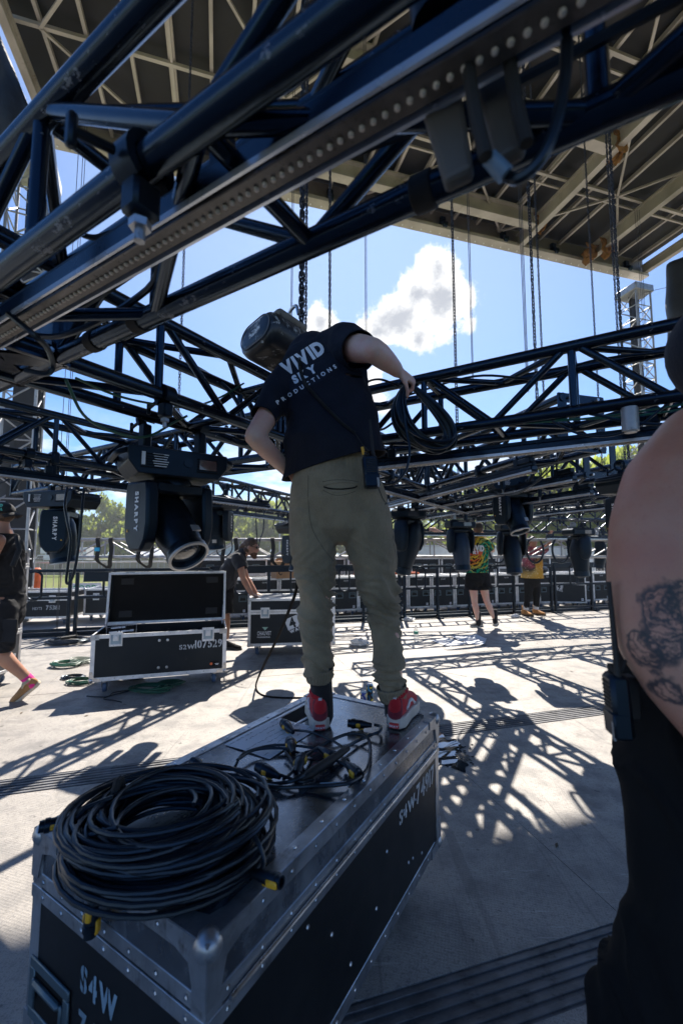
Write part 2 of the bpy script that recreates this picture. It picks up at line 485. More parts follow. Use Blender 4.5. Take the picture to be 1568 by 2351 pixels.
m_plast = mat('black_fixture_plastic', (0.0042, 0.0050, 0.007), 0.40, spec=0.4, tint=SKY_TINT, var=0.25, vscale=8, bump=0.18, bscale=500, bdist=0.0006, wear=(0.05, 0.05, 0.052), wscale=10, wlo=0.66, whi=0.75)
m_plast2 = mat('charcoal_plastic', (0.005, 0.0064, 0.009), 0.38, spec=0.5, tint=SKY_TINT, var=0.2, bump=0.15, bscale=500, bdist=0.0006)
m_rubber = mat('black_rubber', (0.012, 0.012, 0.012), 0.62)
m_cable = mat('black_cable_rubber', (0.008, 0.0105, 0.015), 0.34, tint=(0.6, 0.8, 1.0), var=0.3, vscale=9, wear=(0.05, 0.052, 0.056), wscale=16, wlo=0.6, whi=0.74)  # black rubber with the sky's blue sheen put into its specular tint
m_green = mat('green_cable', (0.012, 0.085, 0.05), 0.45, var=0.2)
m_paleg = mat('pale_cable', (0.32, 0.36, 0.30), 0.5)
m_yel = mat('yellow_plastic', (0.68, 0.36, 0.02), 0.4)
m_white = mat('white_paint', (0.78, 0.78, 0.77), 0.5, var=0.05)
m_sten = mat('stencil_paint_pale', (0.52, 0.55, 0.58), 0.7, var=0.2, wear=(0.12, 0.12, 0.12), wscale=25, wlo=0.62, whi=0.72)
m_stenb = mat('stencil_paint_blue', (0.18, 0.28, 0.36), 0.7, var=0.3, wear=(0.03, 0.03, 0.03), wscale=25, wlo=0.55, whi=0.7)
m_print = mat('white_print_ink', (0.72, 0.73, 0.75), 0.75, var=0.1)
m_redp = mat('red_print', (0.55, 0.03, 0.03), 0.5)
m_orange = mat('orange_paint', (0.75, 0.14, 0.03), 0.5)
m_blue = mat('blue_plastic', (0.02, 0.16, 0.5), 0.45)
m_cyan = mat('cyan_tape', (0.02, 0.42, 0.66), 0.5)
m_glass = mat('fixture_lens_glass', (0.035, 0.04, 0.05), 0.07, var=0.15, vscale=20, spec=0.8, coat=0.6)
m_dark = mat('black_steel_paint', (0.004, 0.0048, 0.0065), 0.38, spec=0.4, tint=SKY_TINT, bump=0.15, bscale=80, wear=(0.07, 0.07, 0.07), wscale=12, wlo=0.66, whi=0.74)
m_roofskin = mat('roof_skin_fabric', (0.026, 0.024, 0.0225), 0.75, var=0.25, vscale=0.6, bump=0.3, bscale=2.0, bdist=0.05)
m_roofalu = mat('roof_beam_aluminium', (0.47, 0.42, 0.365), 0.5, 0.25, var=0.18, vscale=1.2, wear=(0.25, 0.20, 0.14), wscale=1.8, wlo=0.58, whi=0.75)
m_roofedge = mat('roof_edge_beam_aluminium', (0.27, 0.235, 0.20), 0.5, 0.3, var=0.25, vscale=0.9, wear=(0.14, 0.11, 0.08), wscale=2.5, wlo=0.55, whi=0.75)
m_burlap = mat('orange_brown_burlap', (0.25, 0.115, 0.035), 0.9, var=0.35, vscale=9, bump=0.6, bscale=60, bdist=0.01)
m_scrim = mat('black_stage_cloth', (0.011, 0.012, 0.014), 0.6, var=0.2, bump=0.3, bscale=6, bdist=0.05)
m_led = mat('led_strip_lens', (0.10, 0.085, 0.07), 0.3, var=0.25, vscale=30)
m_bead = mat('led_bead', (0.62, 0.55, 0.46), 0.3)
m_paper = mat('white_paper', (0.74, 0.75, 0.78), 0.8, var=0.05)
m_ink = mat('black_ink', (0.05, 0.055, 0.08), 0.8)
m_strap = mat('black_webbing', (0.012, 0.012, 0.012), 0.8, bump=0.3, bscale=200)
m_card = mat('brown_cardboard', (0.42, 0.24, 0.12), 0.85, var=0.12)
m_concrete = mat('pale_dock_surface', (0.33, 0.31, 0.29), 0.75, var=0.18, vscale=1.2, bump=0.2, bscale=40, wear=(0.22, 0.21, 0.20), wscale=1.5)

def deck_material():
    m, t, bs, co = new_mat('stage_deck_panel')
    geo = t.node('ShaderNodeNewGeometry').outputs['Position']
    big = t.noise(geo, 0.9, 4, 0.6); mid = t.noise(geo, 5.0, 7, 0.65); fine = t.noise(geo, 55.0, 4, 0.7)
    vf = t.noise(geo, 220.0, 2, 0.6)
    sc = t.noise(t.mapping(geo, scale=(1.0, 13.0, 1.0), rot=(0, 0, 0.5)), 3.0, 6, 0.7)
    sc2 = t.noise(t.mapping(geo, scale=(14.0, 1.0, 1.0), rot=(0, 0, -0.35)), 2.2, 6, 0.7)
    c = t.mix(t.smooth(big, 0.3, 0.7), (0.325, 0.30, 0.272), (0.435, 0.40, 0.36))
    c = t.mix(t.math('MULTIPLY', t.smooth(mid, 0.42, 0.66), 0.8), c, (0.21, 0.198, 0.188))
    c = t.mix(t.math('MULTIPLY', t.smooth(fine, 0.48, 0.68), 0.6), c, (0.17, 0.16, 0.152))
    c = t.mix(t.math('MULTIPLY', t.smooth(vf, 0.5, 0.66), 0.5), c, (0.13, 0.125, 0.12))
    c = t.mix(t.math('MULTIPLY', t.smooth(sc, 0.60, 0.68), 0.6), c, (0.56, 0.53, 0.49))
    c = t.mix(t.math('MULTIPLY', t.smooth(sc2, 0.63, 0.69), 0.6), c, (0.17, 0.16, 0.155))
    st1 = t.noise(t.mapping(geo, scale=(1.0, 1.0, 1.0), loc=(7.3, 2.1, 0)), 1.6, 5, 0.62, 0.8)
    c = t.mix(t.math('MULTIPLY', t.smooth(st1, 0.56, 0.68), 0.55), c, (0.16, 0.15, 0.14))
    trk = t.noise(t.mapping(geo, scale=(9.0, 0.35, 1.0), rot=(0, 0, -0.9)), 1.1, 4, 0.6)
    c = t.mix(t.math('MULTIPLY', t.smooth(trk, 0.62, 0.66), 0.4), c, (0.13, 0.125, 0.12))
    sp = t.noise(geo, 17.0, 2, 0.5)
    c = t.mix(t.math('MULTIPLY', t.smooth(sp, 0.70, 0.73), 0.7), c, (0.09, 0.085, 0.08))
    t.put(bs.inputs['Base Color'], c)
    t.put(bs.inputs['Roughness'], t.math('ADD', 0.42, t.math('MULTIPLY', mid, 0.3)))
    vor = t.node('ShaderNodeTexVoronoi'); t.put(vor.inputs['Vector'], t.mapping(geo, rot=(0, 0, SA))); vor.inputs['Scale'].default_value = 85; vor.inputs['Randomness'].default_value = 0.15
    h = t.math('ADD', t.math('MULTIPLY', vor.outputs['Distance'], 0.8), t.math('MULTIPLY', fine, 0.7))
    t.put(bs.inputs['Normal'], t.bump(h, 0.4, 0.004))
    return m
m_deck = deck_material()

def grass_material():
    m, t, bs, co = new_mat('mown_grass'); geo = t.node('ShaderNodeNewGeometry').outputs['Position']
    c = t.mix(t.smooth(t.noise(geo, 0.09, 4), 0.35, 0.65), (0.14, 0.17, 0.035), (0.20, 0.20, 0.06))
    c = t.mix(t.math('MULTIPLY', t.noise(geo, 3.0, 4), 0.6), c, (0.075, 0.11, 0.02))
    t.put(bs.inputs['Base Color'], c); bs.inputs['Roughness'].default_value = 0.9; bs.inputs['Specular IOR Level'].default_value = 0.2
    t.put(bs.inputs['Normal'], t.bump(t.noise(geo, 9.0, 3), 0.8, 0.1)); return m
m_grass = grass_material()
def leaf_material(name, a, b):
    m, t, bs, co = new_mat(name); geo = t.node('ShaderNodeNewGeometry')
    ri = t.node('ShaderNodeObjectInfo').outputs['Random']
    f = t.noise(geo.outputs['Position'], 0.7, 4)
    c = t.mix(t.smooth(f, 0.32, 0.68), a, b)
    c = t.mix(t.math('MULTIPLY', ri, 0.35), c, (0.11, 0.13, 0.03))
    t.put(bs.inputs['Base Color'], c); bs.inputs['Roughness'].default_value = 0.55; bs.inputs['Specular IOR Level'].default_value = 0.3
    tr = t.node('ShaderNodeBsdfTranslucent'); t.put(tr.inputs[0], t.mix(0.55, c, (0.50, 0.58, 0.09)))
    ms = t.node('ShaderNodeMixShader'); ms.inputs[0].default_value = 0.6
    out = t.n['Material Output']; t.l.new(bs.outputs[0], ms.inputs[1]); t.l.new(tr.outputs[0], ms.inputs[2]); t.l.new(ms.outputs[0], out.inputs[0])
    return m
m_leaf = leaf_material('broadleaf_foliage', (0.13, 0.18, 0.035), (0.22, 0.27, 0.07))
m_leaf2 = leaf_material('bright_foliage', (0.13, 0.20, 0.02), (0.21, 0.27, 0.04))
m_bark = mat('tree_bark', (0.09, 0.07, 0.05), 0.9, var=0.3, vscale=3, bump=0.5, bscale=12, bdist=0.05)

# ---------------- ground, dock and stage ----------------
GZ = -1.5
def sheet(name, pts, m, z):
    mb = MB(); mb.add([(q[0], q[1], z) for q in pts], [tuple(range(len(pts)))]); return tag(mb.build(name, m), kind='structure')
sheet('grass_ground', [(-300, -120), (300, -120), (300, 260), (-300, 260)], m_grass, GZ)
m_gravel = mat('pale_dirt_road', (0.34, 0.30, 0.25), 0.9, var=0.2, vscale=0.5, bump=0.3, bscale=5, bdist=0.05)
mb = MB(); rp = [P(-300, 1290, 60), P(2200, 1290, 60), P(2200, 1290, 67), P(-300, 1290, 67)]
sheet('dirt_road', [(q.x, q.y) for q in rp], m_gravel, GZ+0.004)
T0, TP, TEDGE = 1.25, 1.77, 7.86
def deck():
    base = MB(); c = [ST(-16, -10), ST(22, -10), ST(22, TEDGE), ST(-16, TEDGE)]
    base.add([(q.x, q.y, -0.02) for q in c]+[(q.x, q.y, -0.6) for q in c], [(0, 1, 2, 3), (4, 7, 6, 5), (0, 4, 5, 1), (1, 5, 6, 2), (2, 6, 7, 3), (3, 7, 4, 0)])
    root = tag(base.build('stage_floor', m_rubber), kind='structure')
    W = 3.10
    me = {}
    rows = []
    for k in range(-4, 4):
        t0 = T0+0.10+k*TP; t1 = t0+TP-0.20
        if k >= 1: t0 = T0+k*TP+(0.10 if k == 1 else 0.004); t1 = T0+(k+1)*TP-0.004
        t1 = min(t1, TEDGE)
        if t1 > t0: rows.append((t0, t1))
    for (t0, t1) in rows:
        for i in range(-7, 9):
            s0 = -1.62+i*W
            key = round(t1-t0, 3)
            if key not in me:
                b = MB(); b.box((W/2, (t1-t0)/2, -0.009), (W-0.0022, t1-t0, 0.018), bev=0.0008); me[key] = b.mesh('deck_panel', smooth=False)
            M = mat_from(ST(s0, t0, 0), S, T, UP)
            put(me[key], 'deck_panel', m_deck, root, M)
    # ribbed joint strips running along the stage
    m_strip = mat('ribbed_strip_aluminium', (0.15, 0.15, 0.155), 0.5, 0.3, var=0.35, vscale=7, wear=(0.05, 0.05, 0.05), wscale=11, wlo=0.48, whi=0.7, bump=0.5, bscale=260)
    for tc in (T0, T0+TP, T0-TP):
        b = MB()
        b.bar(ST(-14, tc, -0.012), ST(20, tc, -0.012), 0.198, 0.016, UP)
        for j in range(6):
            o = -0.08+j*0.032
            b.bar(ST(-14, tc+o, -0.002), ST(20, tc+o, -0.002), 0.017, 0.007, UP, bev=0.002)
        b.build('ribbed_strip', m_strip, root)
    lip = MB(); lip.bar(ST(-16, TEDGE+0.04, -0.06), ST(22, TEDGE+0.04, -0.06), 0.08, 0.24, UP, bev=0.01)
    lip.bar(ST(-16, TEDGE+0.12, -0.2), ST(22, TEDGE+0.12, -0.2), 0.05, 0.1, UP, bev=0.01)
    lip.build('stage_edge_rail', m_dark, root)
    return root
stage_floor = deck()
DOCKZ = -0.03
d = MB(); q = [ST(-30, TEDGE+0.2), ST(40, TEDGE+0.2), ST(40, 16.5), ST(-30, 16.5)]
d.add([(p.x, p.y, DOCKZ) for p in q]+[(p.x, p.y, GZ-0.1) for p in q], [(0, 1, 2, 3), (0, 4, 5, 1), (1, 5, 6, 2), (2, 6, 7, 3), (3, 7, 4, 0)])
tag(d.build('loading_dock', m_concrete), kind='structure')

# ---------------- stage roof ----------------
ROOFZ = 10.4; K = 0.938
def roof():
    root = thing('stage_roof', 'dark fabric stage roof on pale aluminium beams and rafters high above the stage', 'stage roof', ST(4.5, 2, ROOFZ))
    S0, S1, TB, TF = -3.86, 13.42, -7.0, 10.24
    z = ROOFZ
    m = MB(); c = [ST(S0, TB, z+0.62), ST(S1, TB, z+0.62), ST(S1, TF, z+0.62), ST(S0, TF, z+0.62)]
    nx, ny = 24, 26; vs = []; fs = []
    for k in (0, 1):
        for j in range(ny+1):
            for i in range(nx+1):
                q = ST(S0+(S1-S0)*i/nx, TB+(TF-TB)*j/ny, z+0.62+k*0.03); vs.append(q)
    N = (nx+1)*(ny+1)
    for j in range(ny):
        for i in range(nx):
            a = j*(nx+1)+i; fs.append((a, a+nx+1, a+nx+2, a+1)); fs.append((a+N, a+1+N, a+nx+2+N, a+nx+1+N))
    m.add(vs, fs); m.build('roof_skin', m_roofskin, root)
    def ibeam(p, q, w, h, zc, name='roof_beam', mt=None):
        b = MB(); p = V((p.x, p.y, zc)); q = V((q.x, q.y, zc))
        for dz in (-h/2+0.02, h/2-0.02): b.bar(p+UP*dz, q+UP*dz, w, 0.04, UP)
        b.bar(p, q, 0.03, h-0.082, UP)
        return b.build(name, mt or m_roofalu, root)
    # main beams along the stage and across it
    b = MB(); zc = z+0.30
    b.bar(ST(S0, TF, zc), ST(S1, TF, zc), 0.10, 0.60, UP); b.build('edge_beam', m_roofedge, root)
    b = MB(); b.bar(ST(S0, TF-0.10, z-0.03), ST(S1, TF-0.10, z-0.03), 0.30, 0.05, UP)
    b.bar(ST(S0, TF-0.22, z+0.02), ST(S1, TF-0.22, z+0.02), 0.05, 0.05, UP); b.build('edge_beam_flange', m_roofalu, root)
    b = MB()
    for i in range(60):
        b.cyl(ST(S0+0.2+i*0.288, TF-0.05, z-0.07), ST(S0+0.2+i*0.288, TF-0.05, z-0.055), 0.02, 6)
    tag(b.build('edge_rivets', m_white, root), kind='stuff')
    for t in (9.30, 6.90, 4.1, 1.3, -1.5, -4.3): ibeam(ST(S0+4.0 if t == 9.30 else 1.6, t), ST(8.30 if t > 5 else S1, t), 0.24, 0.46, z+0.22)
    for s in (8.42, 10.92, 5.0): ibeam(ST(s, TB), ST(s, TF-0.15 if s != 5.0 else 3.9), 0.16, 0.42, z+0.15)
    for s in (S0+0.08, S1-0.08):
        ibeam(ST(s, TB), ST(s, TF-0.1), 0.15, 0.30, z+0.22)
    # rafters
    i = 0; s = S0+0.55
    while s < S1-0.3:
        if min(abs(s-q) for q in (8.42, 10.92)) > 0.25:
            b = MB(); w = 0.13 if i % 4 == 3 else 0.066
            b.bar(ST(s, TB, z+0.50), ST(s, TF-0.06, z+0.50), w, 0.10, UP)
            if w > 0.1: b.bar(ST(s, TB, z+0.42), ST(s, TF-0.06, z+0.42), 0.05, 0.06, UP)
            b.build('rafter', m_roofalu, root)
        s += 0.74; i += 1
    for t in (8.15, 5.6, 2.9, 0.2, -2.6):
        b = MB(); b.bar(ST(S0, t, z+0.40), ST(S1, t, z+0.40), 0.07, 0.07, UP); b.build('purlin', m_roofalu, root)
        b = MB(); b.bar(ST(3.0, t+0.26, z+0.40), ST(S1, t+0.26, z+0.40), 0.045, 0.045, UP); b.build('purlin', m_roofalu, root)
    ts = [10.1, 8.15, 5.6, 2.9, 0.2, -2.6]; ss = [S0+0.55+k*2.22 for k in range(8)]
    for j in range(len(ts)-1):
        for k in range(len(ss)-1):
            if (k+j) % 2: p, q = ST(ss[k], ts[j], z+0.36), ST(ss[k+1], ts[j+1], z+0.36)
            else: p, q = ST(ss[k], ts[j+1], z+0.36), ST(ss[k+1], ts[j], z+0.36)
            b = MB(); b.bar(p, q, 0.05, 0.05, UP); b.build('wind_brace', m_roofalu, root)
    # small pulley brackets under the front edge beam
    for s in (2.6, 4.0, 5.9, 7.9, 9.7, 12.6):
        b = MB(); M = mat_from(ST(s, TF-0.14, z+0.2), S, T, UP)
        b.box((0, 0, 0), (0.16, 0.10, 0.34), M, bev=0.01); b.cyl(ST(s-0.06, TF-0.22, z+0.08), ST(s+0.06, TF-0.22, z+0.08), 0.10, 12)
        b.build('pulley_bracket', m_dark, root)
    return root
stage_roof = roof()

def burlap(s, t, zz, h, seed, label):
    rng = random.Random(seed); mb = MB()
    for k in range(3):
        vs = []; fs = []; n, mm = 7, 9
        off = V((rng.uniform(-.1, .1), rng.uniform(-.1, .1), 0)); dirv = (S if k % 2 else T)
        for j in range(mm):
            for i in range(n):
                u = i/(n-1)-0.5; w = j/(mm-1)
                wob = 0.05*noise.noise(V((u*4+seed, w*5, k*3.0)))
                q = ST(s, t, zz)+off+dirv*(u*(0.42-0.18*w+0.08*math.sin(w*9+k)))+V((wob, wob*0.7, -w*h*(0.8+0.2*k/2)+0.06*noise.noise(V((u*3, k, seed)))))
                q += (T if k % 2 else S)*(0.13*(1 if k != 1 else -1)+0.05*noise.noise(V((u*6, w*7+k, seed+3))))
                vs.append(q)
        for j in range(mm-1):
            for i in range(n-1): a = j*n+i; fs.append((a, a+1, a+n+1, a+n))
        mb.add(vs, fs)
    o = mb.build('burlap_wrap', m_burlap); md = o.modifiers.new('thick', 'SOLIDIFY'); md.thickness = 0.012
    tag(o, label, 'burlap padding', 'burlap wraps on the roof beams'); return o
burlap(8.42, 6.9, ROOFZ+0.35, 0.6, 1, 'brown burlap wrapped round the second roof beam joint, above the truss at upper right')
burlap(8.42, 9.3, ROOFZ+0.38, 0.42, 5, 'small brown burlap pad at the beam joint near the roof front edge')
burlap(10.92, 9.35, ROOFZ+0.2, 0.55, 9, 'ragged brown burlap hanging from the beam end near the right tower')
burlap(10.6, 9.75, ROOFZ+0.15, 0.5, 12, 'loose brown burlap sleeve hanging closest to the roof front edge')

# ---------------- lighting trusses ----------------
ZB, ZT = CAM_H+0.58, CAM_H+0.86          # chord heights of the lowered grid
RODS = {}
def rod_mesh(L, r, n=8):
    key = (round(L, 3), r, n)
    if key not in RODS:
        b = MB(); b.cyl((0, 0, 0), (0, 0, L), r, n); RODS[key] = b.mesh('rod', angle=50)
    return RODS[key]
def truss(label, p0, p1, zb=ZB, h=ZT-ZB, w=0.265, panel=0.40, rc=0.0252, rb=0.0155, m=None, n=12, group='black lighting trusses of the lowered grid', name='lighting_truss', ends=True, flip=False, cat='truss'):
    m = m or m_truss
    p0 = V((p0.x, p0.y, zb)); p1 = V((p1.x, p1.y, zb)); d = p1-p0; L = d.length; ang = math.atan2(d.y, d.x)
    root = thing(name, label, cat, p0, ang, group)
    cm = rod_mesh(L, rc, n)
    X = V((1, 0, 0))
    for y in (-w/2, w/2):
        for z in (0, h): put(cm, 'chord', m, root, rod_matrix((0, y, z), (L, y, z)))
    k = max(2, int(round(L/panel))); k += k % 2; st_ = L/k
    vm = rod_mesh(h-2*rc*0.7, rb, 8); dm = rod_mesh(math.hypot(st_, h)-rc*1.6, rb, 8); hm = rod_mesh(w-2*rc*0.7, rb, 8); gm = rod_mesh(math.hypot(st_, w)-rc*1.6, rb, 8)
    def rod(me, a, b, inset):
        a = V(a); b = V(b); u = (b-a).normalized(); put(me, 'brace', m, root, rod_matrix(a+u*inset, b))
    for i in range(k):
        x0, x1 = i*st_, (i+1)*st_
        up = (i % 2 == 0) != flip
        g = 0.022
        for y in (-w/2, w/2):
            rod(dm, (x0+(0 if up else g), y, 0 if up else h), (x1-(g if up else 0), y, h if up else 0), rc*0.8)
        for z in (0, h):
            u2 = (i % 2 == 0) == (z > 0)
            rod(gm, (x0, -w/2 if u2 else w/2, z), (x1, w/2 if u2 else -w/2, z), rc*0.8)
        if i > 0:
            if (i % 2 == 1) != flip:
                for y in (-w/2, w/2): rod(vm, (x0, y, 0), (x0, y, h), rc*0.7)
                rod(hm, (x0, -w/2, h), (x0, w/2, h), rc*0.7)
            else: rod(hm, (x0, -w/2, 0), (x0, w/2, 0), rc*0.7)
    if ends:
        for x in (0.012, L-0.012):
            b = MB()
            for y in (-w/2, w/2): b.bar((x, y, -rc), (x, y, h+rc), 0.055, 0.012, X)
            for z in (0, h): b.bar((x, -w/2+0.028, z), (x, w/2-0.028, z), 0.05, 0.012, X)
            b.build('end_plate', m, root, world=False)
            b = MB()
            for y in (-w/2, w/2):
                for z in (0, h): b.cyl((x-0.03, y*0.72, z), (x+0.03, y*0.72, z), 0.009, 6)
            b.build('bolt_set', m_steel, root, world=False)
    return root
def corner_block(label, a, b, size=0.27, zb=ZB, h=ZT-ZB):
    root = thing('corner_block', label, 'truss corner', AB(a, b, zb), math.atan2(A.y, A.x), 'corner blocks of the lowered grid')
    s = size/2; rc = 0.0252
    for y in (-s, s):
        for z in (0, h): put(rod_mesh(size, rc, 12), 'chord', m_truss, root, rod_matrix((-s, y, z), (s, y, z)))
    for x in (-s, s):
        for z in (0, h): put(rod_mesh(size, rc, 12), 'cross_tube', m_truss, root, rod_matrix((x, -s, z), (x, s, z)))
        for y in (-s, s): put(rod_mesh(h, rc, 12), 'upright', m_truss, root, rod_matrix((x, y, 0), (x, y, h)))
    mb = MB()
    mb.bar((-s, -s, -0.004), (s, s, -0.004), 0.085, 0.008, UP); mb.bar((-s, s, -0.013), (s, -s, -0.013), 0.085, 0.008, UP)
    mb.cyl((0, 0, -0.02), (0, 0, 0.0), 0.045, 16)
    mb.build('bottom_cross_plate', m_truss, root, world=False)
    mb = MB()
    for x in (-s, s): mb.box((x, 0, h/2), (0.012, size-0.06, h-0.06), bev=0.003)
    mb.build('side_plate', m_truss, root, world=False)
    mb = MB(); mb.bar((-s, -s, h+0.012), (s, s, h+0.012), 0.06, 0.008, UP); mb.build('top_cross_plate', m_truss, root, world=False)
    return root
W2 = 0.1325; CA, CB = 0.49, 1.515
truss('large black truss crossing the top of the picture close overhead', AB(CA, -3.3), AB(CA, CB-0.135), panel=0.46)
truss('short black truss continuing left of the overhead corner block', AB(CA, CB+0.135), AB(CA, 3.6), panel=0.46)
corner_block('black truss corner block with a crossed bottom plate at left, below the overhead truss', CA, CB)
truss('scuffed black truss running back from the left corner block towards the standing man', AB(CA+0.135, CB), AB(1.995, CB), panel=0.34)
corner_block('black truss corner block behind the standing man, under the chain hoist', 2.13, CB)
truss('black truss sloping up to the right from behind the coiled cable', AB(2.13, CB-0.135), AB(2.13, -3.2), panel=0.335, flip=True)
truss('black truss joining the two corner blocks behind the large moving light', AB(2.13, CB+0.135), AB(2.13, 2.95), panel=0.33)
corner_block('black truss corner block at the end of the left-hand truss, above the small hanging light', 2.13, 3.085)
truss('black truss entering at the left edge above the walking man', AB(-0.6, 3.085), AB(1.995, 3.085), panel=0.37, flip=True)
truss('black truss running back behind the standing man towards the person in the tie-dye shirt', AB(2.265, CB), AB(5.5, CB), panel=0.36)
truss('black truss running back behind the large moving light to the tree line', V((-2.02, 3.98, 0)), V((-0.42, 8.05, 0)), panel=0.36)
led_bar_late = True
truss('black truss at far left behind the lattice tower', AB(2.13, 3.22), AB(2.13, 5.2), panel=0.37)
# rows aligned with the stage, on the right
truss('black truss of the first row right of the coil, aligned with the stage', ST(1.98, 1.9), ST(1.98, 5.9), panel=0.36)
truss('black truss of the second row, behind the upper right moving light', ST(2.86, 2.6), ST(2.86, 6.2), panel=0.36)
truss('black truss of the third row, in front of the bright trees', ST(4.0, 2.9), ST(4.0, 6.2), panel=0.36)
truss('black truss of the fourth row beside the shirtless man', ST(5.2, 2.9), ST(5.2, 6.2), panel=0.36)
truss('long black truss across the back above the guard rail', ST(2.2, 6.45), ST(9.6, 6.45), zb=ZB-0.02, panel=0.44, w=0.30)
truss('lower black truss across the back, farther than the long one', ST(2.0, 7.3), ST(9.6, 7.3), zb=ZB-0.22, panel=0.44, w=0.30)

# silver truss resting across the back
def seg(p, q, f): return p+(q-p)*f
RT0, RT1 = P(175, 1284, 7.9), P(1490, 1283, 8.25)
RZB = 1.36-0.13
truss('silver truss flown across the back at head height, wrapped with black slings', RT0, RT1, zb=RZB, h=0.32, w=0.32, panel=0.62, m=m_alu2, rc=0.026, rb=0.014, group='silver trusses', name='silver_truss')

# ---------------- LED bars under the trusses ----------------
def led_bar(label, p, q, z, beads=None, w=0.046, h=0.052, group='LED strip bars under the trusses', pitch=0.02):
    p = V((p.x, p.y, z)); q = V((q.x, q.y, z)); d = q-p; L = d.length
    root = thing('led_bar', label, 'light bar', p, math.atan2(d.y, d.x), group)
    b = MB(); b.box((L/2, 0, (h-0.02)/2), (L, w, h-0.02), bev=0.006); b.build('housing', mat('led_bar_housing', (0.004, 0.008, 0.017), 0.25, spec=0.55, tint=SKY_TINT, wear=(0.08, 0.09, 0.10), wscale=12, wlo=0.64, whi=0.7), root, world=False)  # black housing, its blue base and tint imitate reflected sky
    b = MB(); b.box((L/2, 0, h-0.012), (L, w*0.62, 0.02), bev=0.004); b.build('back_channel', m_dark, root, world=False)
    b = MB(); b.box((L/2, 0, -0.0045), (L-0.01, w*0.72, 0.009), bev=0.002); b.build('lens_strip', m_led, root, world=False)
    for y in (-w/2-0.003, w/2+0.003):
        b = MB(); b.box((L/2, y, -0.003), (L, 0.005, 0.012)); b.build('edge_fin', mat('clear_edge_fin', (0.62, 0.66, 0.72), 0.25, 0.5), root, world=False)
    if beads:
        b = MB(); n = int(L/pitch)
        for i in range(n):
            b.lathe([(0.0042, -0.006), (0.0038, -0.0095), (0.0015, -0.011)], 6, Matrix.Translation((pitch*(i+0.5), 0, -0.004)))
        tag(b.build('led_beads', m_bead, root, world=False), kind='stuff')
    nb = max(2, int(L/1.0)+1)
    for i in range(nb):
        x = 0.15+(L-0.3)*i/(nb-1)
        b = MB(); b.box((x, 0, h+0.02), (0.04, 0.025, 0.05), bev=0.004); b.cyl((x, 0, h+0.03), (x, 0, h+0.075), 0.007, 6)
        b.build('bracket', m_dark, root, world=False)
    for x in (0.07, L-0.07):
        b = MB(); b.box((x, 0.0, h+0.015), (0.11, 0.04, 0.032), bev=0.005); b.build('power_box', m_dark, root, world=False)
    return root
led_bar('blurred LED bar with a row of pale beads along the overhead truss', AB(0.447, -1.6), AB(0.447, 1.62), CAM_H+0.555, True, w=0.053, h=0.066, pitch=0.0165)
led_bar('LED bar under the truss at right, just below the coiled cable', AB(2.10, 1.1), AB(2.10, -1.7), CAM_H+0.45, True, pitch=0.03)
led_bar('LED bar under the left-hand truss, above the small hanging light', AB(0.2, 2.95), AB(3.4, 2.95), CAM_H+0.43, True, pitch=0.04)
led_bar('LED bar below the back-running truss right of the standing man', AB(2.6, 1.38), AB(5.2, 1.38), CAM_H+0.44)
led_bar('LED bar on the near side of the first right-hand row', ST(1.72, 2.0), ST(1.72, 5.7), CAM_H+0.45, True, pitch=0.04)
led_bar('LED bar on the far side of the first right-hand row', ST(2.2, 2.2), ST(2.2, 5.7), CAM_H+0.45)
led_bar('LED bar under the second right-hand row', ST(2.86, 2.7), ST(2.86, 6.0), CAM_H+0.45)
led_bar('LED bar under the third right-hand row', ST(4.0, 3.0), ST(4.0, 6.0), CAM_H+0.45)
led_bar('LED bar far behind the hips of the man on the case', V((-1.75, 4.3, 0)), V((-0.5, 7.4, 0)), CAM_H+0.44)
led_bar('low LED bar across the back behind the hanging fixtures', ST(2.7, 6.3), ST(5.0, 6.3), CAM_H+0.24)
led_bar('low LED bar across the back beside the shirtless man', ST(5.6, 6.3), ST(8.0, 6.3), CAM_H+0.20)

def bar_labels():
    root = thing('tape_label', 'small pale printed label stuck on the overhead LED bar at left', 'label', AB(0.447, 1.25, CAM_H+0.59), math.atan2(B.y, B.x))
    b = MB(); b.box((0, -0.0285, 0.0), (0.055, 0.001, 0.016)); b.build('label_face', mat('pale_pink_label', (0.62, 0.48, 0.52), 0.6), root, world=False, smooth=False)
    b = MB()
    for k in range(5): b.box((-0.02+k*0.01, -0.0293, 0.001), (0.006, 0.0006, 0.004))
    tag(b.build('label_print', m_ink, root, world=False, smooth=False), kind='stuff')
    root = thing('tape_label', 'worn pale lettering strip on the overhead LED bar near the middle', 'label', AB(0.447, 0.42, CAM_H+0.59), math.atan2(B.y, B.x))
    b = MB(); b.box((0, -0.0285, 0.0), (0.07, 0.001, 0.014)); b.build('label_face', mat('worn_blue_label', (0.06, 0.11, 0.2), 0.5, wear=(0.4, 0.45, 0.5), wscale=40, wlo=0.5, whi=0.6), root, world=False, smooth=False)
bar_labels()
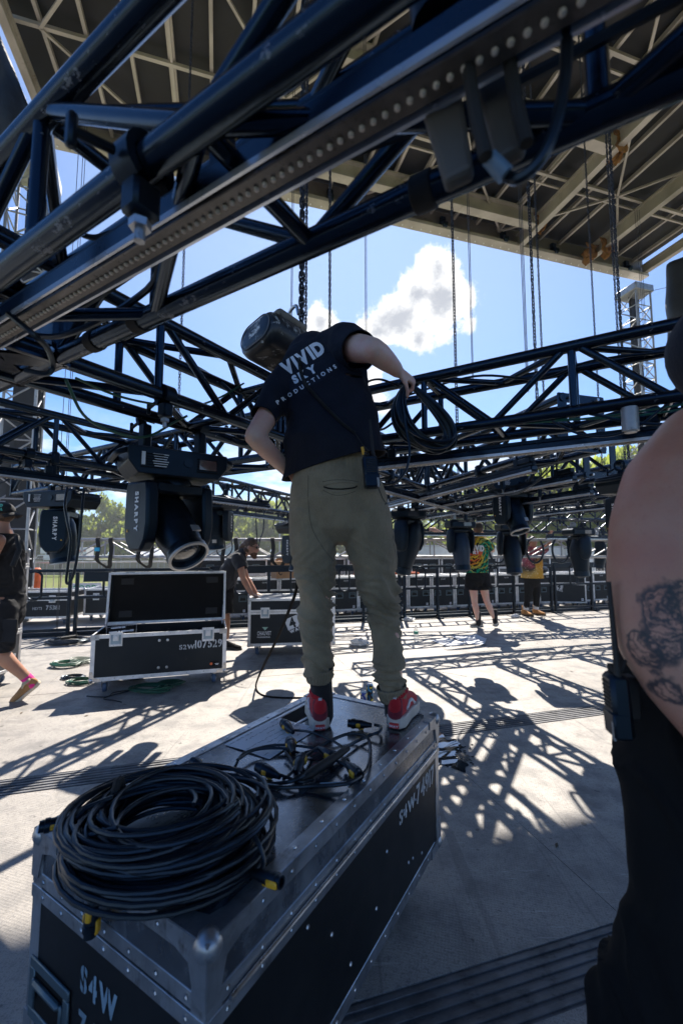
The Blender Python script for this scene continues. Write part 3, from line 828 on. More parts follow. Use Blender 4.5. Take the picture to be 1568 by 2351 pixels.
# ---------------- moving head lights ----------------
def clamp(root, x, y, z0, z1, rt=0.027, axis=(1, 0, 0), m=None):
    """hook clamp gripping a tube at height z1 above a mounting plate at z0, tube along axis"""
    m = m or m_dark
    ax = V(axis).normalized(); side = UP.cross(ax)
    b = MB(); c = V((x, y, z1)); ro = rt+0.014
    outer = []; inner = []
    for i in range(15):
        t = rad(-60+i*20); outer.append((math.cos(t)*ro, math.sin(t)*ro)); inner.append((math.cos(t)*rt, math.sin(t)*rt))
    M = mat_from(c, side, UP, ax)
    vs = []; fs = []
    for z in (-0.022, 0.022):
        for q in outer: vs.append(M @ V((q[0], q[1], z)))
        for q in inner: vs.append(M @ V((q[0], q[1], z)))
    n = 15
    for i in range(n-1):
        fs += [(i, i+1, 2*n+i+1, 2*n+i), (n+i, 3*n+i, 3*n+i+1, n+i+1), (i, n+i, n+i+1, i+1), (2*n+i, 2*n+i+1, 3*n+i+1, 3*n+i)]
    fs += [(0, 2*n, 3*n, n), (n-1, 2*n-1, 4*n-1, 3*n-1)]
    b.add(vs, fs)
    b.box((0, 0, 0), (0.045, (z1-rt)-z0-0.004, 0.04), mat_from(V((x, y, (z0+z1-rt)/2)), side, UP, ax), bev=0.006)
    b.cyl(c+side*(ro+0.005)-UP*0.01, c+side*(ro+0.06)-UP*0.03, 0.007, 8)
    b.box((0, 0, 0), (0.012, 0.05, 0.016), mat_from(c+side*(ro+0.06)-UP*0.03, side, UP, ax), bev=0.004)
    return b.build('clamp', m, root, world=False)
def words(root, body, size, M, m=None, align='C', name='lettering', **kw):
    mb = place_text(body, size, (0, 0, 0), (1, 0, 0), (0, 1, 0), align, **kw)
    mb.v = [tuple(M @ V(q)) for q in mb.v]
    return mb.build(name, m or m_print, root, world=False, smooth=False)
GRP_ML = 'moving head lights hanging from the grid'
def beam_light(label, loc, rotz, pan=0.0, tilt=0.5, drop=0.13, sc=1.0, txt=True, axis=(1, 0, 0), group=GRP_ML):
    """heavy narrow-beam fixture; loc is the tube centre it hangs from"""
    root = thing('moving_light', label, 'stage light', loc, rotz, group)
    z = -drop
    clamp(root, -0.12, 0, z, 0, axis=axis); clamp(root, 0.12, 0, z, 0, axis=axis)
    L, D, Hh = 0.23*sc, 0.15*sc, 0.125*sc
    b = MB(); prof = [(-L, -0.005), (-L*0.97, 0.0), (L*0.97, 0.0), (L, -0.005), (L*0.985, -Hh*0.55), (L*0.80, -Hh), (-L*0.80, -Hh), (-L*0.985, -Hh*0.55)]
    M = mat_from(V((0, D, z)), V((1, 0, 0)), UP, V((0, -1, 0)))
    b.prism(prof, 0, 2*D, M); base = b.build('base', m_plast, root, world=False, angle=20)
    md = base.modifiers.new('b', 'BEVEL'); md.width = 0.008; md.segments = 2; md.limit_method = 'ANGLE'
    b = MB(); b.box((0, 0, z+0.006), (L*1.5, D*1.1, 0.02), bev=0.004); b.build('mounting_plate', m_dark, root, world=False)
    for sx in (-1, 1):
        b = MB(); b.tube(curve_pts([(sx*L*0.98, -D*0.8, z-0.015), (sx*(L+0.03), -D*0.7, z-0.03), (sx*(L+0.035), 0, z-0.035), (sx*(L+0.03), D*0.7, z-0.03), (sx*L*0.98, D*0.8, z-0.015)], 5), 0.012, 8)
        b.build('carry_handle', m_plast, root, world=False)
        b = MB()
        for k in range(6): b.box((sx*(L*0.55), -D-0.001, z-0.03-k*0.011), (0.10*sc, 0.004, 0.005))
        tag(b.build('vent_slots', m_foam, root, world=False), kind='stuff')
    y = -D-0.0015
    b = MB(); b.box((0.13*sc, y, z-0.052), (0.085*sc, 0.004, 0.05*sc), bev=0.001); b.build('display_window', m_glass, root, world=False)
    b = MB(); b.cyl((0.035*sc, y+0.001, z-0.052), (0.035*sc, y-0.004, z-0.052), 0.021*sc, 16); b.build('dial', m_plast2, root, world=False)
    b = MB(); b.box((-0.165*sc, y, z-0.05), (0.014, 0.004, 0.06*sc)); b.build('white_label', m_paper, root, world=False)
    b = MB()
    for k in range(6): b.box((-0.09*sc, y, z-0.028-k*0.010), (0.07*sc*(1-0.12*(k % 3)), 0.003, 0.0035))
    tag(b.build('printed_lines', m_print, root, world=False), kind='stuff')
    # yoke
    R = Matrix.Rotation(pan, 4, 'Z'); zt = z-Hh
    def rb(mb): mb.v = [tuple(R @ V(q)) for q in mb.v]; return mb
    b = MB(); b.lathe([(0.085*sc, zt), (0.095*sc, zt-0.012), (0.095*sc, zt-0.03)], 20); b.build('pan_collar', m_plast2, root, world=False)
    Ah = 0.33*sc; ax = 0.152*sc
    b = MB(); b.box((0, 0, zt-0.05*sc), (0.26*sc, 0.17*sc, 0.06*sc), bev=0.012); rb(b); yk = b.build('yoke', m_plast, root, world=False)
    for sx in (-1, 1):
        b = MB(); poly = [(-0.085, 0), (0.085, 0), (0.095, -0.05), (0.10, -0.20), (0.085, -0.28), (0.045, -0.33), (-0.045, -0.33), (-0.085, -0.28), (-0.10, -0.20), (-0.095, -0.05)]
        x0, x1 = sorted((sx*(ax-0.03*sc), sx*(ax+0.032*sc)))
        M = mat_from(V((0, 0, zt-0.025*sc)), V((0, 1, 0)), UP, V((1, 0, 0)))
        b.prism([(p[0]*sc, p[1]*sc) for p in poly], x0, x1, M); rb(b)
        arm = b.build('yoke_arm', m_plast, root, world=False, angle=25)
        md = arm.modifiers.new('b', 'BEVEL'); md.width = 0.012; md.segments = 2; md.limit_method = 'ANGLE'; md.angle_limit = rad(25)
        if txt:
            Mt = R @ mat_from(V((sx*(ax+0.034*sc), 0.0, zt-0.17*sc)), V((0, 0, -1)), V((0, sx, 0)), V((sx, 0, 0)))
            words(root, 'SHARPY', 0.038*sc, Mt, bold=0.002, spacing=1.3)
            b = MB(); b.cyl(V((sx*(ax+0.033*sc), 0.06*sc, zt-0.26*sc)), V((sx*(ax+0.035*sc), 0.06*sc, zt-0.26*sc)), 0.008, 3); rb(b); b.build('warning_mark', m_yel, root, world=False)
    # head turns about the axle between the arms
    c = V((0, 0, zt-0.215*sc)); Hm = R @ Matrix.Translation(c) @ Matrix.Rotation(tilt, 4, 'X')
    b = MB(); b.loft([(0, 0, 0.15*sc), (0, 0, 0.08*sc), (0, 0, -0.03*sc), (0, 0, -0.10*sc)], [(0.095*sc, 0.085*sc), (0.108*sc, 0.108*sc), (0.108*sc, 0.11*sc), (0.095*sc, 0.095*sc)], V((1, 0, 0)), 20)
    b.v = [tuple(Hm @ V(q)) for q in b.v]; head = b.build('head', m_plast, root, world=False)
    b = MB(); b.lathe([(0.104*sc, -0.07*sc), (0.098*sc, -0.12*sc), (0.090*sc, -0.175*sc), (0.090*sc, -0.19*sc), (0.097*sc, -0.20*sc), (0.097*sc, -0.225*sc), (0.088*sc, -0.226*sc), (0.081*sc, -0.21*sc), (0.079*sc, -0.18*sc)], 28, Hm)
    b.build('barrel', m_plast2, head, world=False)
    b = MB(); b.lathe([(0.0975*sc, -0.222*sc), (0.098*sc, -0.231*sc), (0.085*sc, -0.233*sc), (0.084*sc, -0.222*sc)], 28, Hm, False); b.build('front_ring', m_alu2, head, world=False)
    b = MB(); b.lathe([(0.082*sc, -0.195*sc), (0.055*sc, -0.208*sc), (0.025*sc, -0.213*sc), (0.0005, -0.214*sc)], 28, Hm); b.build('lens', m_glass, head, world=False)
    b = MB(); b.box((0.03*sc, -0.096*sc, -0.13*sc), (0.045*sc, 0.008, 0.035*sc)); b.v = [tuple(Hm @ V(q)) for q in b.v]; b.build('rating_plate', m_alu2, head, world=False)
    return root
def spot_light(label, loc, rotz, pan=0.0, tilt=0.3, drop=0.12, sc=1.0, blue=False, group=GRP_ML):
    """rounded wash / spot fixture with oval yoke arms"""
    root = thing('moving_light', label, 'stage light', loc, rotz, group)
    z = -drop
    clamp(root, -0.08, 0, z, 0, m=m_alu2); clamp(root, 0.08, 0, z, 0)
    b = MB(); b.box((0, 0, z-0.05*sc), (0.34*sc, 0.24*sc, 0.095*sc), bev=0.02*sc); b.box((0, 0, z+0.004), (0.24*sc, 0.10*sc, 0.02), bev=0.003); b.build('base', m_plast, root, world=False, angle=30)
    b = MB(); b.box((0.05*sc, -0.122*sc, z-0.05*sc), (0.10*sc, 0.006, 0.05*sc), bev=0.001); b.build('display_window', m_glass, root, world=False)
    R = Matrix.Rotation(pan, 4, 'Z'); zt = z-0.10*sc
    b = MB(); b.box((0, 0, zt-0.025*sc), (0.30*sc, 0.16*sc, 0.06*sc), bev=0.025*sc); b.v = [tuple(R @ V(q)) for q in b.v]; b.build('yoke', m_plast, root, world=False)
    for sx in (-1, 1):
        b = MB(); b.loft([(sx*0.143*sc, 0, zt-0.03*sc), (sx*0.150*sc, 0, zt-0.12*sc), (sx*0.150*sc, 0, zt-0.23*sc), (sx*0.146*sc, 0, zt-0.29*sc)], [(0.026*sc, 0.075*sc), (0.028*sc, 0.085*sc), (0.028*sc, 0.08*sc), (0.024*sc, 0.055*sc)], V((1, 0, 0)), 16)
        b.v = [tuple(R @ V(q)) for q in b.v]; b.build('yoke_arm', m_plast, root, world=False)
    c = V((0, 0, zt-0.22*sc)); Hm = R @ Matrix.Translation(c) @ Matrix.Rotation(tilt, 4, 'X')
    b = MB(); b.loft([(0, 0, 0.14*sc), (0, 0, 0.06*sc), (0, 0, -0.06*sc), (0, 0, -0.20*sc), (0, 0, -0.26*sc)], [(0.09*sc, 0.08*sc), (0.115*sc, 0.11*sc), (0.115*sc, 0.115*sc), (0.095*sc, 0.095*sc), (0.088*sc, 0.088*sc)], V((1, 0, 0)), 18)
    b.v = [tuple(Hm @ V(q)) for q in b.v]
    hm = m_plast if not blue else mat('dark_blue_plastic', (0.012, 0.03, 0.065), 0.45)
    head = b.build('head', hm, root, world=False)
    b = MB(); b.lathe([(0.094*sc, -0.25*sc), (0.096*sc, -0.315*sc), (0.085*sc, -0.318*sc), (0.08*sc, -0.29*sc)], 22, Hm); b.build('front_ring', m_plast2, head, world=False)
    b = MB(); b.lathe([(0.083*sc, -0.295*sc), (0.05*sc, -0.305*sc), (0.0005, -0.309*sc)], 20, Hm); b.build('lens', m_glass, head, world=False)
    return root
GZR = math.atan2(A.y, A.x); GZB = math.atan2(B.y, B.x)
CL = ZB
def hang(x, y, d, z=None):
    q = P(x, y, d); q.z = z if z is not None else CL; return q
beam_light('large black moving light tilted towards the camera, hanging at left of the standing man', AB(1.24, 1.6475, CL), rad(36), pan=rad(19), tilt=rad(-44), drop=0.155, axis=(0.92, 0.39, 0), sc=0.90)
beam_light('small black moving light pointing down before the left trees, a cable looped from it', hang(148, 1108, 3.5, CAM_H+0.56), rad(-12), pan=rad(-62), tilt=rad(8), drop=0.10, sc=1.0)
beam_light('black moving light base half hidden behind the largest moving light', hang(497, 1078, 4.3, CAM_H+0.62), GZR-rad(80), pan=rad(15), tilt=rad(10), drop=0.10, sc=0.9)
beam_light('black moving light hanging high at right above the row of oval ones', hang(1174, 1080, 4.2, CAM_H+0.755), rad(-8), pan=rad(32), tilt=rad(-22), drop=0.06, sc=0.95)
beam_light('black moving light partly hidden by the shoulder of the shirtless man', hang(1452, 1020, 2.9, CAM_H+0.56), rad(20), pan=rad(-20), tilt=rad(10), drop=0.07, sc=0.9)
beam_light('dark moving light mostly hidden behind the hips of the man on the case', hang(685, 1165, 5.2, CAM_H+0.40), rad(40), pan=rad(10), tilt=rad(4), drop=0.08)
spot_light('black oval-armed moving light just right of the standing man, head tilted left', hang(938, 1160, 5.0, CAM_H+0.56), rad(-12), pan=rad(62), tilt=rad(18), drop=0.09, sc=1.18)
spot_light('dark blue moving light hanging in front of the person in the tie-dye shirt', hang(1055, 1182, 5.6, CAM_H+0.50), rad(8), pan=rad(12), tilt=rad(-8), sc=1.02, blue=True)
spot_light('black moving light pointing straight down right of the tie-dye shirt', hang(1172, 1200, 5.4, CAM_H+0.40), rad(0), pan=rad(4), tilt=rad(-10), drop=0.06, sc=1.0)
spot_light('black moving light hanging closest to the shirtless man, over the guard rail', hang(1326, 1208, 6.2, CAM_H+0.36), rad(10), pan=rad(80), tilt=rad(-4), drop=0.05, sc=1.08)
spot_light('black moving light far at right behind the back truss, in front of trees', ST(7.3, 6.75, CAM_H+0.40), rad(20), pan=rad(30), tilt=rad(10), sc=1.0)

# blurred fixture base at the top right, close to the lens
def near_fixture():
    c = P(1118, 250, 0.60)
    root = thing('moving_light', 'blurred grey underside of a fixture strapped to the overhead truss at top right', 'stage light', c, GZR, GRP_ML)
    def lp(x, y, d): return WORLDM[root.name].inverted() @ P(x, y, d)
    for (q, nm) in ((((958, 215), (1052, 165), (1086, 378), (1019, 412)), 'base_plate'), (((1084, 150), (1170, 95), (1206, 326), (1139, 362)), 'base_plate')):
        a = [lp(*q[0], 0.56), lp(*q[1], 0.545), lp(*q[2], 0.475), lp(*q[3], 0.485)]
        nrm = (a[1]-a[0]).cross(a[3]-a[0]).normalized(); b = MB()
        vs = a+[q-nrm*0.02 for q in a] if nrm.y < 0 else a+[q+nrm*0.02 for q in a]
        b.add(vs, [(0, 1, 2, 3), (7, 6, 5, 4), (0, 4, 5, 1), (1, 5, 6, 2), (2, 6, 7, 3), (3, 7, 4, 0)])
        o = b.build(nm, mat('worn_grey_base_paint', (0.075, 0.068, 0.060), 0.65, var=0.2, wear=(0.2, 0.18, 0.15), wscale=20), root, world=False, smooth=False)
        md = o.modifiers.new('b', 'BEVEL'); md.width = 0.006; md.segments = 2
    for k, (x, yy) in enumerate(((1085, 40), (1178, 10))):
        b = MB(); b.tube(curve_pts([lp(x-30, yy, 0.50), lp(x-10, yy+120, 0.485), lp(x+8, yy+230, 0.47), lp(x+30, yy+320, 0.46)], 6), 0.0075, 8)
        b.build('hanging_strap', m_strap, root, world=False)
    b = MB(); b.tube(curve_pts([lp(1292, -60, 0.46), lp(1300, 100, 0.46), lp(1288, 230, 0.46), lp(1250, 350, 0.46), lp(1190, 410, 0.47), lp(1140, 390, 0.49)], 8), 0.0065, 8); b.build('power_cable', m_cable, root, world=False)
    b = MB(); b.tube([lp(1122, 362, 0.47), lp(1160, 402, 0.47)], [0.009, 0.010], 12); b.build('plug', mat('blue_grey_plug', (0.10, 0.17, 0.25), 0.4), root, world=False)
    b = MB(); b.cyl(lp(1000, -25, 0.5), lp(1010, 55, 0.5), 0.033, 14); b.build('clamp_body', m_dark, root, world=False)
near_fixture()
# big hook clamps on the overhead truss at left
def loose_clamp(label, c, ax):
    root = thing('hook_clamp', label, 'clamp', c, math.atan2(ax.y, ax.x), 'loose hook clamps on the trusses')
    clamp(root, 0, 0, -0.085, 0)
    b = MB(); b.cyl((0, 0, -0.12), (0, 0, -0.08), 0.008, 8); b.lathe([(0.016, -0.10), (0.016, -0.088)], 6); b.build('bolt', m_oldalu, root, world=False)
loose_clamp('large blurred hook clamp on the middle tube of the overhead truss', AB(CA-W2, 0.57, ZB), B)
loose_clamp('hook clamp on the scuffed left truss, in front of the sky', AB(1.0, CB-W2, ZB), A)
loose_clamp('hook clamp on the truss entering at the left edge', AB(1.2, 3.085-W2, ZB), A)
for i, (t_, lab) in enumerate(((-0.35, 'hook clamp on the right-hand truss under its silver stub'), (-1.0, 'hook clamp farther right on the right-hand truss, near the bare shoulder'))):
    loose_clamp(lab, AB(2.13-W2, t_, ZB), B)
b = MB(); b.cyl(AB(2.13-W2, -0.12, ZB-0.02), AB(2.13-W2, -0.12, ZB-0.115), 0.03, 16); b.cyl(AB(2.13-W2, -0.12, ZB-0.1149), AB(2.13-W2, -0.12, ZB-0.12), 0.022, 16)
tag(b.build('truss_stub', m_alu2), 'short silver tube stub sticking down from the right-hand truss', 'tube stub')

# ---------------- chain hoist, chains and ropes ----------------
def chain(label, x, y, z0, z1, pitch=0.027, wire=0.0032, wl=0.011, m=None, group='lifting chains hanging from the roof'):
    """links alternate by a quarter turn"""
    vs0 = []; n, k = 10, 5; half = pitch*0.5-wl*0.5+wire*1.3
    path = []
    for i in range(n):
        a = 2*math.pi*i/n; path.append(V((math.cos(a)*wl, 0, math.sin(a)*wl+(half if math.sin(a) > 0.01 else (-half if math.sin(a) < -0.01 else 0)))))
    wire *= 1.08; link = MB(); link.tube(path, wire, k, closed=True)
    lv = np.array(link.v); lf = np.array(link.f); N = int((z1-z0)/pitch)
    allv = []; allf = []
    rng = random.Random(int(x*100)+int(y*10))
    for i in range(N):
        t = (math.pi/2 if i % 2 else 0)+0.5+rng.uniform(-.2, .2); c, s_ = math.cos(t), math.sin(t)
        w = lv.copy(); w[:, 0] = lv[:, 0]*c-lv[:, 1]*s_; w[:, 1] = lv[:, 0]*s_+lv[:, 1]*c; w[:, 2] += z0+i*pitch
        allv.append(w); allf.append(lf+len(lv)*i)
    V_ = np.concatenate(allv)+np.array([x, y, 0]); F_ = np.concatenate(allf)
    me = bpy.data.meshes.new('chain'); me.from_pydata(V_.tolist(), [], F_.tolist())
    me.polygons.foreach_set('use_smooth', [True]*len(me.polygons)); me.update()
    return tag(put(me, 'hoist_chain', m or m_chain), label, 'chain', group)
def chain_at(label, px, py, d, z0=None, z1=ROOFZ+0.1, **kw):
    q = P(px, py, d); return chain(label, q.x, q.y, (q.z if d < 2.6 else ZB) if z0 is None else z0, z1, **kw)
def rope_at(label, px, py, d, z0=None, z1=ROOFZ, sep=0.035, n=2):
    q = P(px, py, d); root = thing('wire_rope', label, 'wire rope', (q.x, q.y, z0 if z0 is not None else q.z), 0, 'thin steel wire ropes hanging from the roof edge')
    for k in range(n):
        b = MB(); off = V(((k-(n-1)/2)*sep, 0, 0)); b.tube([q+off*0.4+UP*((z0 or q.z)-q.z), V((q.x+off.x, q.y, z1))], 0.005, 6); b.build('rope_strand', m_rope, root)
def hoist():
    c = P(642, 797, 2.25); root = thing('chain_hoist', 'scuffed black electric chain hoist hanging behind the shoulder of the standing man', 'chain hoist', c, 0)
    ax = (A*0.72+V((0.22, 0.0, 0))-UP*0.12).normalized(); x, y, z = frame_of(ax, V((1, 0, 0.02)))
    M = mat_from(c, x, y, z)
    def stad(hw, hh, n=10):
        out = []
        for i in range(n+1): a = -math.pi/2+math.pi*i/n; out.append((hw-hh+hh*math.cos(a), hh*math.sin(a)))
        for i in range(n+1): a = math.pi/2+math.pi*i/n; out.append((-hw+hh+hh*math.cos(a), hh*math.sin(a)))
        return out
    def rings(mb, lst):
        vs = []; fs = []
        for (hw, hh, zz) in lst: vs += [M @ V((p[0], p[1], zz)) for p in stad(hw, hh)]
        k = 22
        for i in range(len(lst)-1):
            for j in range(k): j2 = (j+1) % k; fs.append((i*k+j, i*k+j2, (i+1)*k+j2, (i+1)*k+j))
        fs += [tuple(range(k))[::-1], tuple((len(lst)-1)*k+j for j in range(k))]
        mb.add(vs, fs)
    m_h = mat('hoist_black_paint', (0.012, 0.014, 0.018), 0.38, wear=(0.34, 0.34, 0.33), wscale=13, wlo=0.55, whi=0.60, bump=0.3, bscale=30)
    b = MB(); rings(b, [(0.118, 0.068, -0.152), (0.14, 0.088, -0.14), (0.15, 0.098, -0.11), (0.152, 0.10, 0.02), (0.150, 0.098, 0.12), (0.135, 0.085, 0.15)]); body = b.build('motor_body', m_h, root, angle=50)
    b = MB(); rings(b, [(0.105, 0.056, -0.160), (0.112, 0.062, -0.157), (0.115, 0.065, -0.148)]); b.build('end_cover', m_h, root)
    b = MB(); b.tube([M @ V((p[0], p[1], -0.158)) for p in stad(0.118, 0.068)], 0.0035, 6, closed=True); b.build('cover_rim', mat('scuffed_grey_rim', (0.10, 0.105, 0.115), 0.5, wear=(0.3, 0.3, 0.3), wscale=20), root)
    b = MB(); b.box((0.0, 0.0, -0.1605), (0.09, 0.035, 0.001), M); b.build('worn_label', mat('worn_pale_label', (0.02, 0.022, 0.028), 0.5, wear=(0.6, 0.6, 0.6), wscale=45, wlo=0.46, whi=0.52), root)
    b = MB(); b.box((0.02, -0.11, 0.0), (0.2, 0.05, 0.2), M, bev=0.02); b.build('chain_guide', mat('hoist_worn_casting', (0.20, 0.18, 0.16), 0.55, 0.3, wear=(0.02, 0.02, 0.02), wscale=10, wlo=0.5, whi=0.6), root)
    top = c+UP*0.10+x*0.10
    b = MB(); b.tube(curve_pts([top+x*-0.03, top+UP*0.05-x*0.02, top+UP*0.055+x*0.03, top+UP*0.0+x*0.05], 5), 0.009, 8); b.build('lifting_lug', m_steel, root)
    b = MB(); b.tube([P(655, 770, 2.15), P(668, 757, 2.15), P(684, 757, 2.18), P(690, 772, 2.2)], 0.006, 6); b.build('cable_guard', m_dark, root)
    b = MB(); b.tube(curve_pts([P(660, 835, 2.2), P(690, 870, 2.2), P(670, 900, 2.15)], 5), 0.006, 6); b.build('hoist_lead', m_cable, root)
    return root
hoist()
chain_at('heavy steel chain rising from the chain hoist behind the man', 692, 752, 2.30, pitch=0.036, wire=0.0052, wl=0.013)
chain_at('thin chain hanging just right of the heavy hoist chain', 702, 765, 2.5, pitch=0.020, wire=0.0024, wl=0.007)
chain_at('chain hanging past the small cloud, above the collar of the man', 757, 760, 4.0, pitch=0.03, wire=0.0036, wl=0.0115)
chain_at('chain hanging in front of the right edge of the big cloud', 1047, 890, 4.3, pitch=0.034, wire=0.0042, wl=0.0135)
chain_at('thick chain hanging right of the big cloud, the left one of two', 1232, 905, 4.2, pitch=0.034, wire=0.0044, wl=0.0135)
chain_at('thinner chain close beside the thick one right of the big cloud', 1243, 800, 4.6, pitch=0.026, wire=0.003, wl=0.0095)
chain_at('thin chain hanging from the loose burlap at right', 1371, 880, 6.0, pitch=0.034, wire=0.0036, wl=0.0115)
chain_at('thin chain left of the thick chain near the right tower', 1424, 880, 5.2, pitch=0.032, wire=0.0036, wl=0.011)
chain_at('thick chain hanging nearest to the right tower', 1432, 880, 4.6, pitch=0.034, wire=0.0044, wl=0.0135)
chain_at('chain hanging at left behind the scuffed left truss', 413, 870, 4.6, pitch=0.03, wire=0.0034, wl=0.011)
rope_at('pair of wire ropes behind the chain hoist', 669, 760, 6.0)
rope_at('pair of wire ropes crossing the left end of the big cloud', 841, 880, 6.0)
rope_at('pair of wire ropes right of the big cloud', 1086, 900, 6.2)
rope_at('bundle of three wire ropes left of the thick chains', 1211, 900, 6.4, n=3)
rope_at('bundle of wire ropes beside the right tower', 1486, 860, 11.0, n=3, sep=0.06)
rope_at('pair of wire ropes at far left reaching down to the floor', 131, 1450, 6.9, z0=0.0, sep=0.05)
rope_at('single wire rope at left seen through the overhead truss', 172, 500, 7.5, z0=3.0, n=1)

# ---------------- lattice towers and black cloths ----------------
def tower(label, c, ang, w, z0, z1, m):
    root = thing('lattice_tower', label, 'tower', (c.x, c.y, z0), ang, 'silver lattice towers carrying the roof')
    h = w/2; H_ = z1-z0
    for x in (-h, h):
        for y in (-h, h): put(rod_mesh(H_, 0.030, 8), 'leg_tube', m, root, rod_matrix((x, y, 0), (x, y, H_)))
    n = int(H_/(w*0.8)); st_ = H_/n
    dm = rod_mesh(math.hypot(st_, w), 0.017, 6); hm = rod_mesh(w, 0.017, 6)
    for i in range(n):
        for (a, b) in (((-h, -h), (h, -h)), ((h, -h), (h, h)), ((h, h), (-h, h)), ((-h, h), (-h, -h))):
            z = i*st_
            if i % 2: put(dm, 'lattice_brace', m, root, rod_matrix((*a, z), (*b, z+st_)))
            else: put(dm, 'lattice_brace', m, root, rod_matrix((*b, z), (*a, z+st_)))
            put(hm, 'lattice_rung', m, root, rod_matrix((*a, z), (*b, z)))
    b = MB(); b.box((0, 0, H_+0.12), (w+0.16, w+0.16, 0.24), bev=0.02); b.build('head_block', m, root, world=False)
    b = MB(); b.box((0, 0, 0.03), (w+0.3, w+0.3, 0.06), bev=0.01); b.build('base_plate', m, root, world=False)
    b = MB()
    k = 6; vs = []; fs = []
    for j in range(31):
        for i in range(k): vs.append((-h*0.4+w*0.75*i/(k-1), h*0.35+0.05*noise.noise(V((i*0.8, j*0.3, 2))), H_*j/30))
    for j in range(30):
        for i in range(k-1): fs.append((j*k+i, j*k+i+1, (j+1)*k+i+1, (j+1)*k+i))
    b.add(vs, fs); o = b.build('inner_cloth', m_scrim, root, world=False); md = o.modifiers.new('t', 'SOLIDIFY'); md.thickness = 0.01
    return root
tower('silver lattice roof tower at the left edge behind the walking man', V((-6.78, 8.75, 0)), SA+0.15, 0.72, DOCKZ, 9.6, m_alu2)
tower('silver lattice roof tower at the right under the roof corner', ST(13.30, 10.45), SA, 0.62, DOCKZ, 9.9, m_alu2)
def cloth(name, label, pts, depth, seed, m=m_scrim):
    """hanging cloth through four corners (tl, tr, br, bl) with soft folds"""
    tl, tr, br, bl = [V(q) for q in pts]; n, k = 26, 22; vs = []; fs = []
    nrm = (tr-tl).cross(bl-tl).normalized()
    for j in range(k+1):
        for i in range(n+1):
            u, w = i/n, j/k; q = (tl*(1-u)+tr*u)*(1-w)+(bl*(1-u)+br*u)*w
            vs.append(q+nrm*depth*(math.sin(u*19+seed+1.5*noise.noise(V((u*3, w*2, seed))))*0.5+noise.noise(V((u*5, w*3, seed+4)))))
    for j in range(k):
        for i in range(n): a = j*(n+1)+i; fs.append((a, a+1, a+n+2, a+n+1))
    b = MB(); b.add(vs, fs); o = b.build(name, m); md = o.modifiers.new('t', 'SOLIDIFY'); md.thickness = 0.015
    return tag(o, label, 'stage cloth', 'black masking cloths at the stage sides')
cloth('masking_cloth', 'black masking cloth bulging at the top left below the roof edge', [P(-260, -160, 8.0), P(-22, 30, 8.4), P(82, 282, 8.9), P(-70, 600, 8.4)], 0.16, 1)
cloth('masking_cloth', 'black masking cloth hanging beside the right tower', [P(1529, 612, 12.5), P(1760, 470, 10), P(1760, 900, 10), P(1533, 800, 12.5)], 0.12, 3)
cloth('masking_cloth', 'dark masking cloth low behind the left lattice tower', [V((-9.5, 9.6, 4.6)), V((-7.1, 9.3, 4.6)), V((-7.2, 9.4, DOCKZ+0.1)), V((-9.5, 9.6, DOCKZ+0.1))], 0.08, 6)
b = MB(); b.tube([ST(13.4, 10.2, 9.9), ST(15.5, 6.0, 9.0)], 0.008, 6); tag(b.build('guy_wire', m_rope), 'thin pale guy wire crossing the black cloth at upper right', 'guy wire')

# ---------------- cables draped along the trusses ----------------
CG = 'cables draped along the trusses'
def cable(label, pts, r, m, group=CG, per=8, name='cable'):
    b = MB(); b.tube(curve_pts(pts, per), r, 7); return tag(b.build(name, m), label, 'cable', group)
def swag(label, p, q, sag, r=0.006, m=None, per=6):
    return cable(label, [p, seg(p, q, .25)-UP*sag*0.75, seg(p, q, .5)-UP*sag, seg(p, q, .75)-UP*sag*0.75, q], r, m or m_cable, per=per)
cable('dark cable strung between the two upper tubes of the right-hand truss', [AB(2.13, 0.9, ZT-.02), AB(2.1, 0.5, ZT+.0), AB(2.12, 0.2, ZT-0.07), AB(2.15, 0.0, ZT-.02), AB(2.14, -0.3, ZT-0.05), AB(2.14, -0.6, ZT-0.07), AB(2.2, -1.1, ZT+0.02)], 0.006, m_cable)
cable('dark green cable lying along the lower tubes of the right-hand truss', [AB(2.2, 0.1, ZB+0.03), AB(2.1, -0.2, ZB+0.03), AB(2.2, -0.6, ZB+0.04), AB(2.2, -1.3, ZB+0.03)], 0.006, m_green)
cable('dark green cable drooping below the scuffed left truss', [P(152, 872, 1.33), P(200, 960, 1.45), P(290, 1000, 1.62), P(345, 1000, 1.75), P(400, 970, 1.85), P(430, 955, 1.9)], 0.0052, m_green)
cable('thin green cable running along the scuffed left truss to its far end', [P(175, 868, 1.36), P(260, 905, 1.5), P(340, 925, 1.62), P(430, 935, 1.85), P(500, 915, 2.0), P(560, 880, 2.2)], 0.0045, m_green)
cable('bundle of black cables hanging at the far end of the left truss', [P(430, 830, 2.15), P(520, 890, 2.2), P(560, 960, 2.2), P(545, 1000, 2.2), P(590, 1005, 2.25), P(640, 990, 2.3)], 0.011, m_cable)
cable('thick black cable curled at the corner block behind the bare elbow', [P(520, 980, 2.3), P(530, 1005, 2.25), P(555, 1020, 2.2), P(590, 1015, 2.2), P(610, 985, 2.25)], 0.011, m_cable)
cable('black cable looped under the overhead truss at far left', [P(20, 720, 1.0), P(80, 770, 1.0), P(110, 800, 1.05), P(122, 838, 1.1), P(108, 858, 1.1), P(60, 850, 1.1)], 0.007, m_cable)
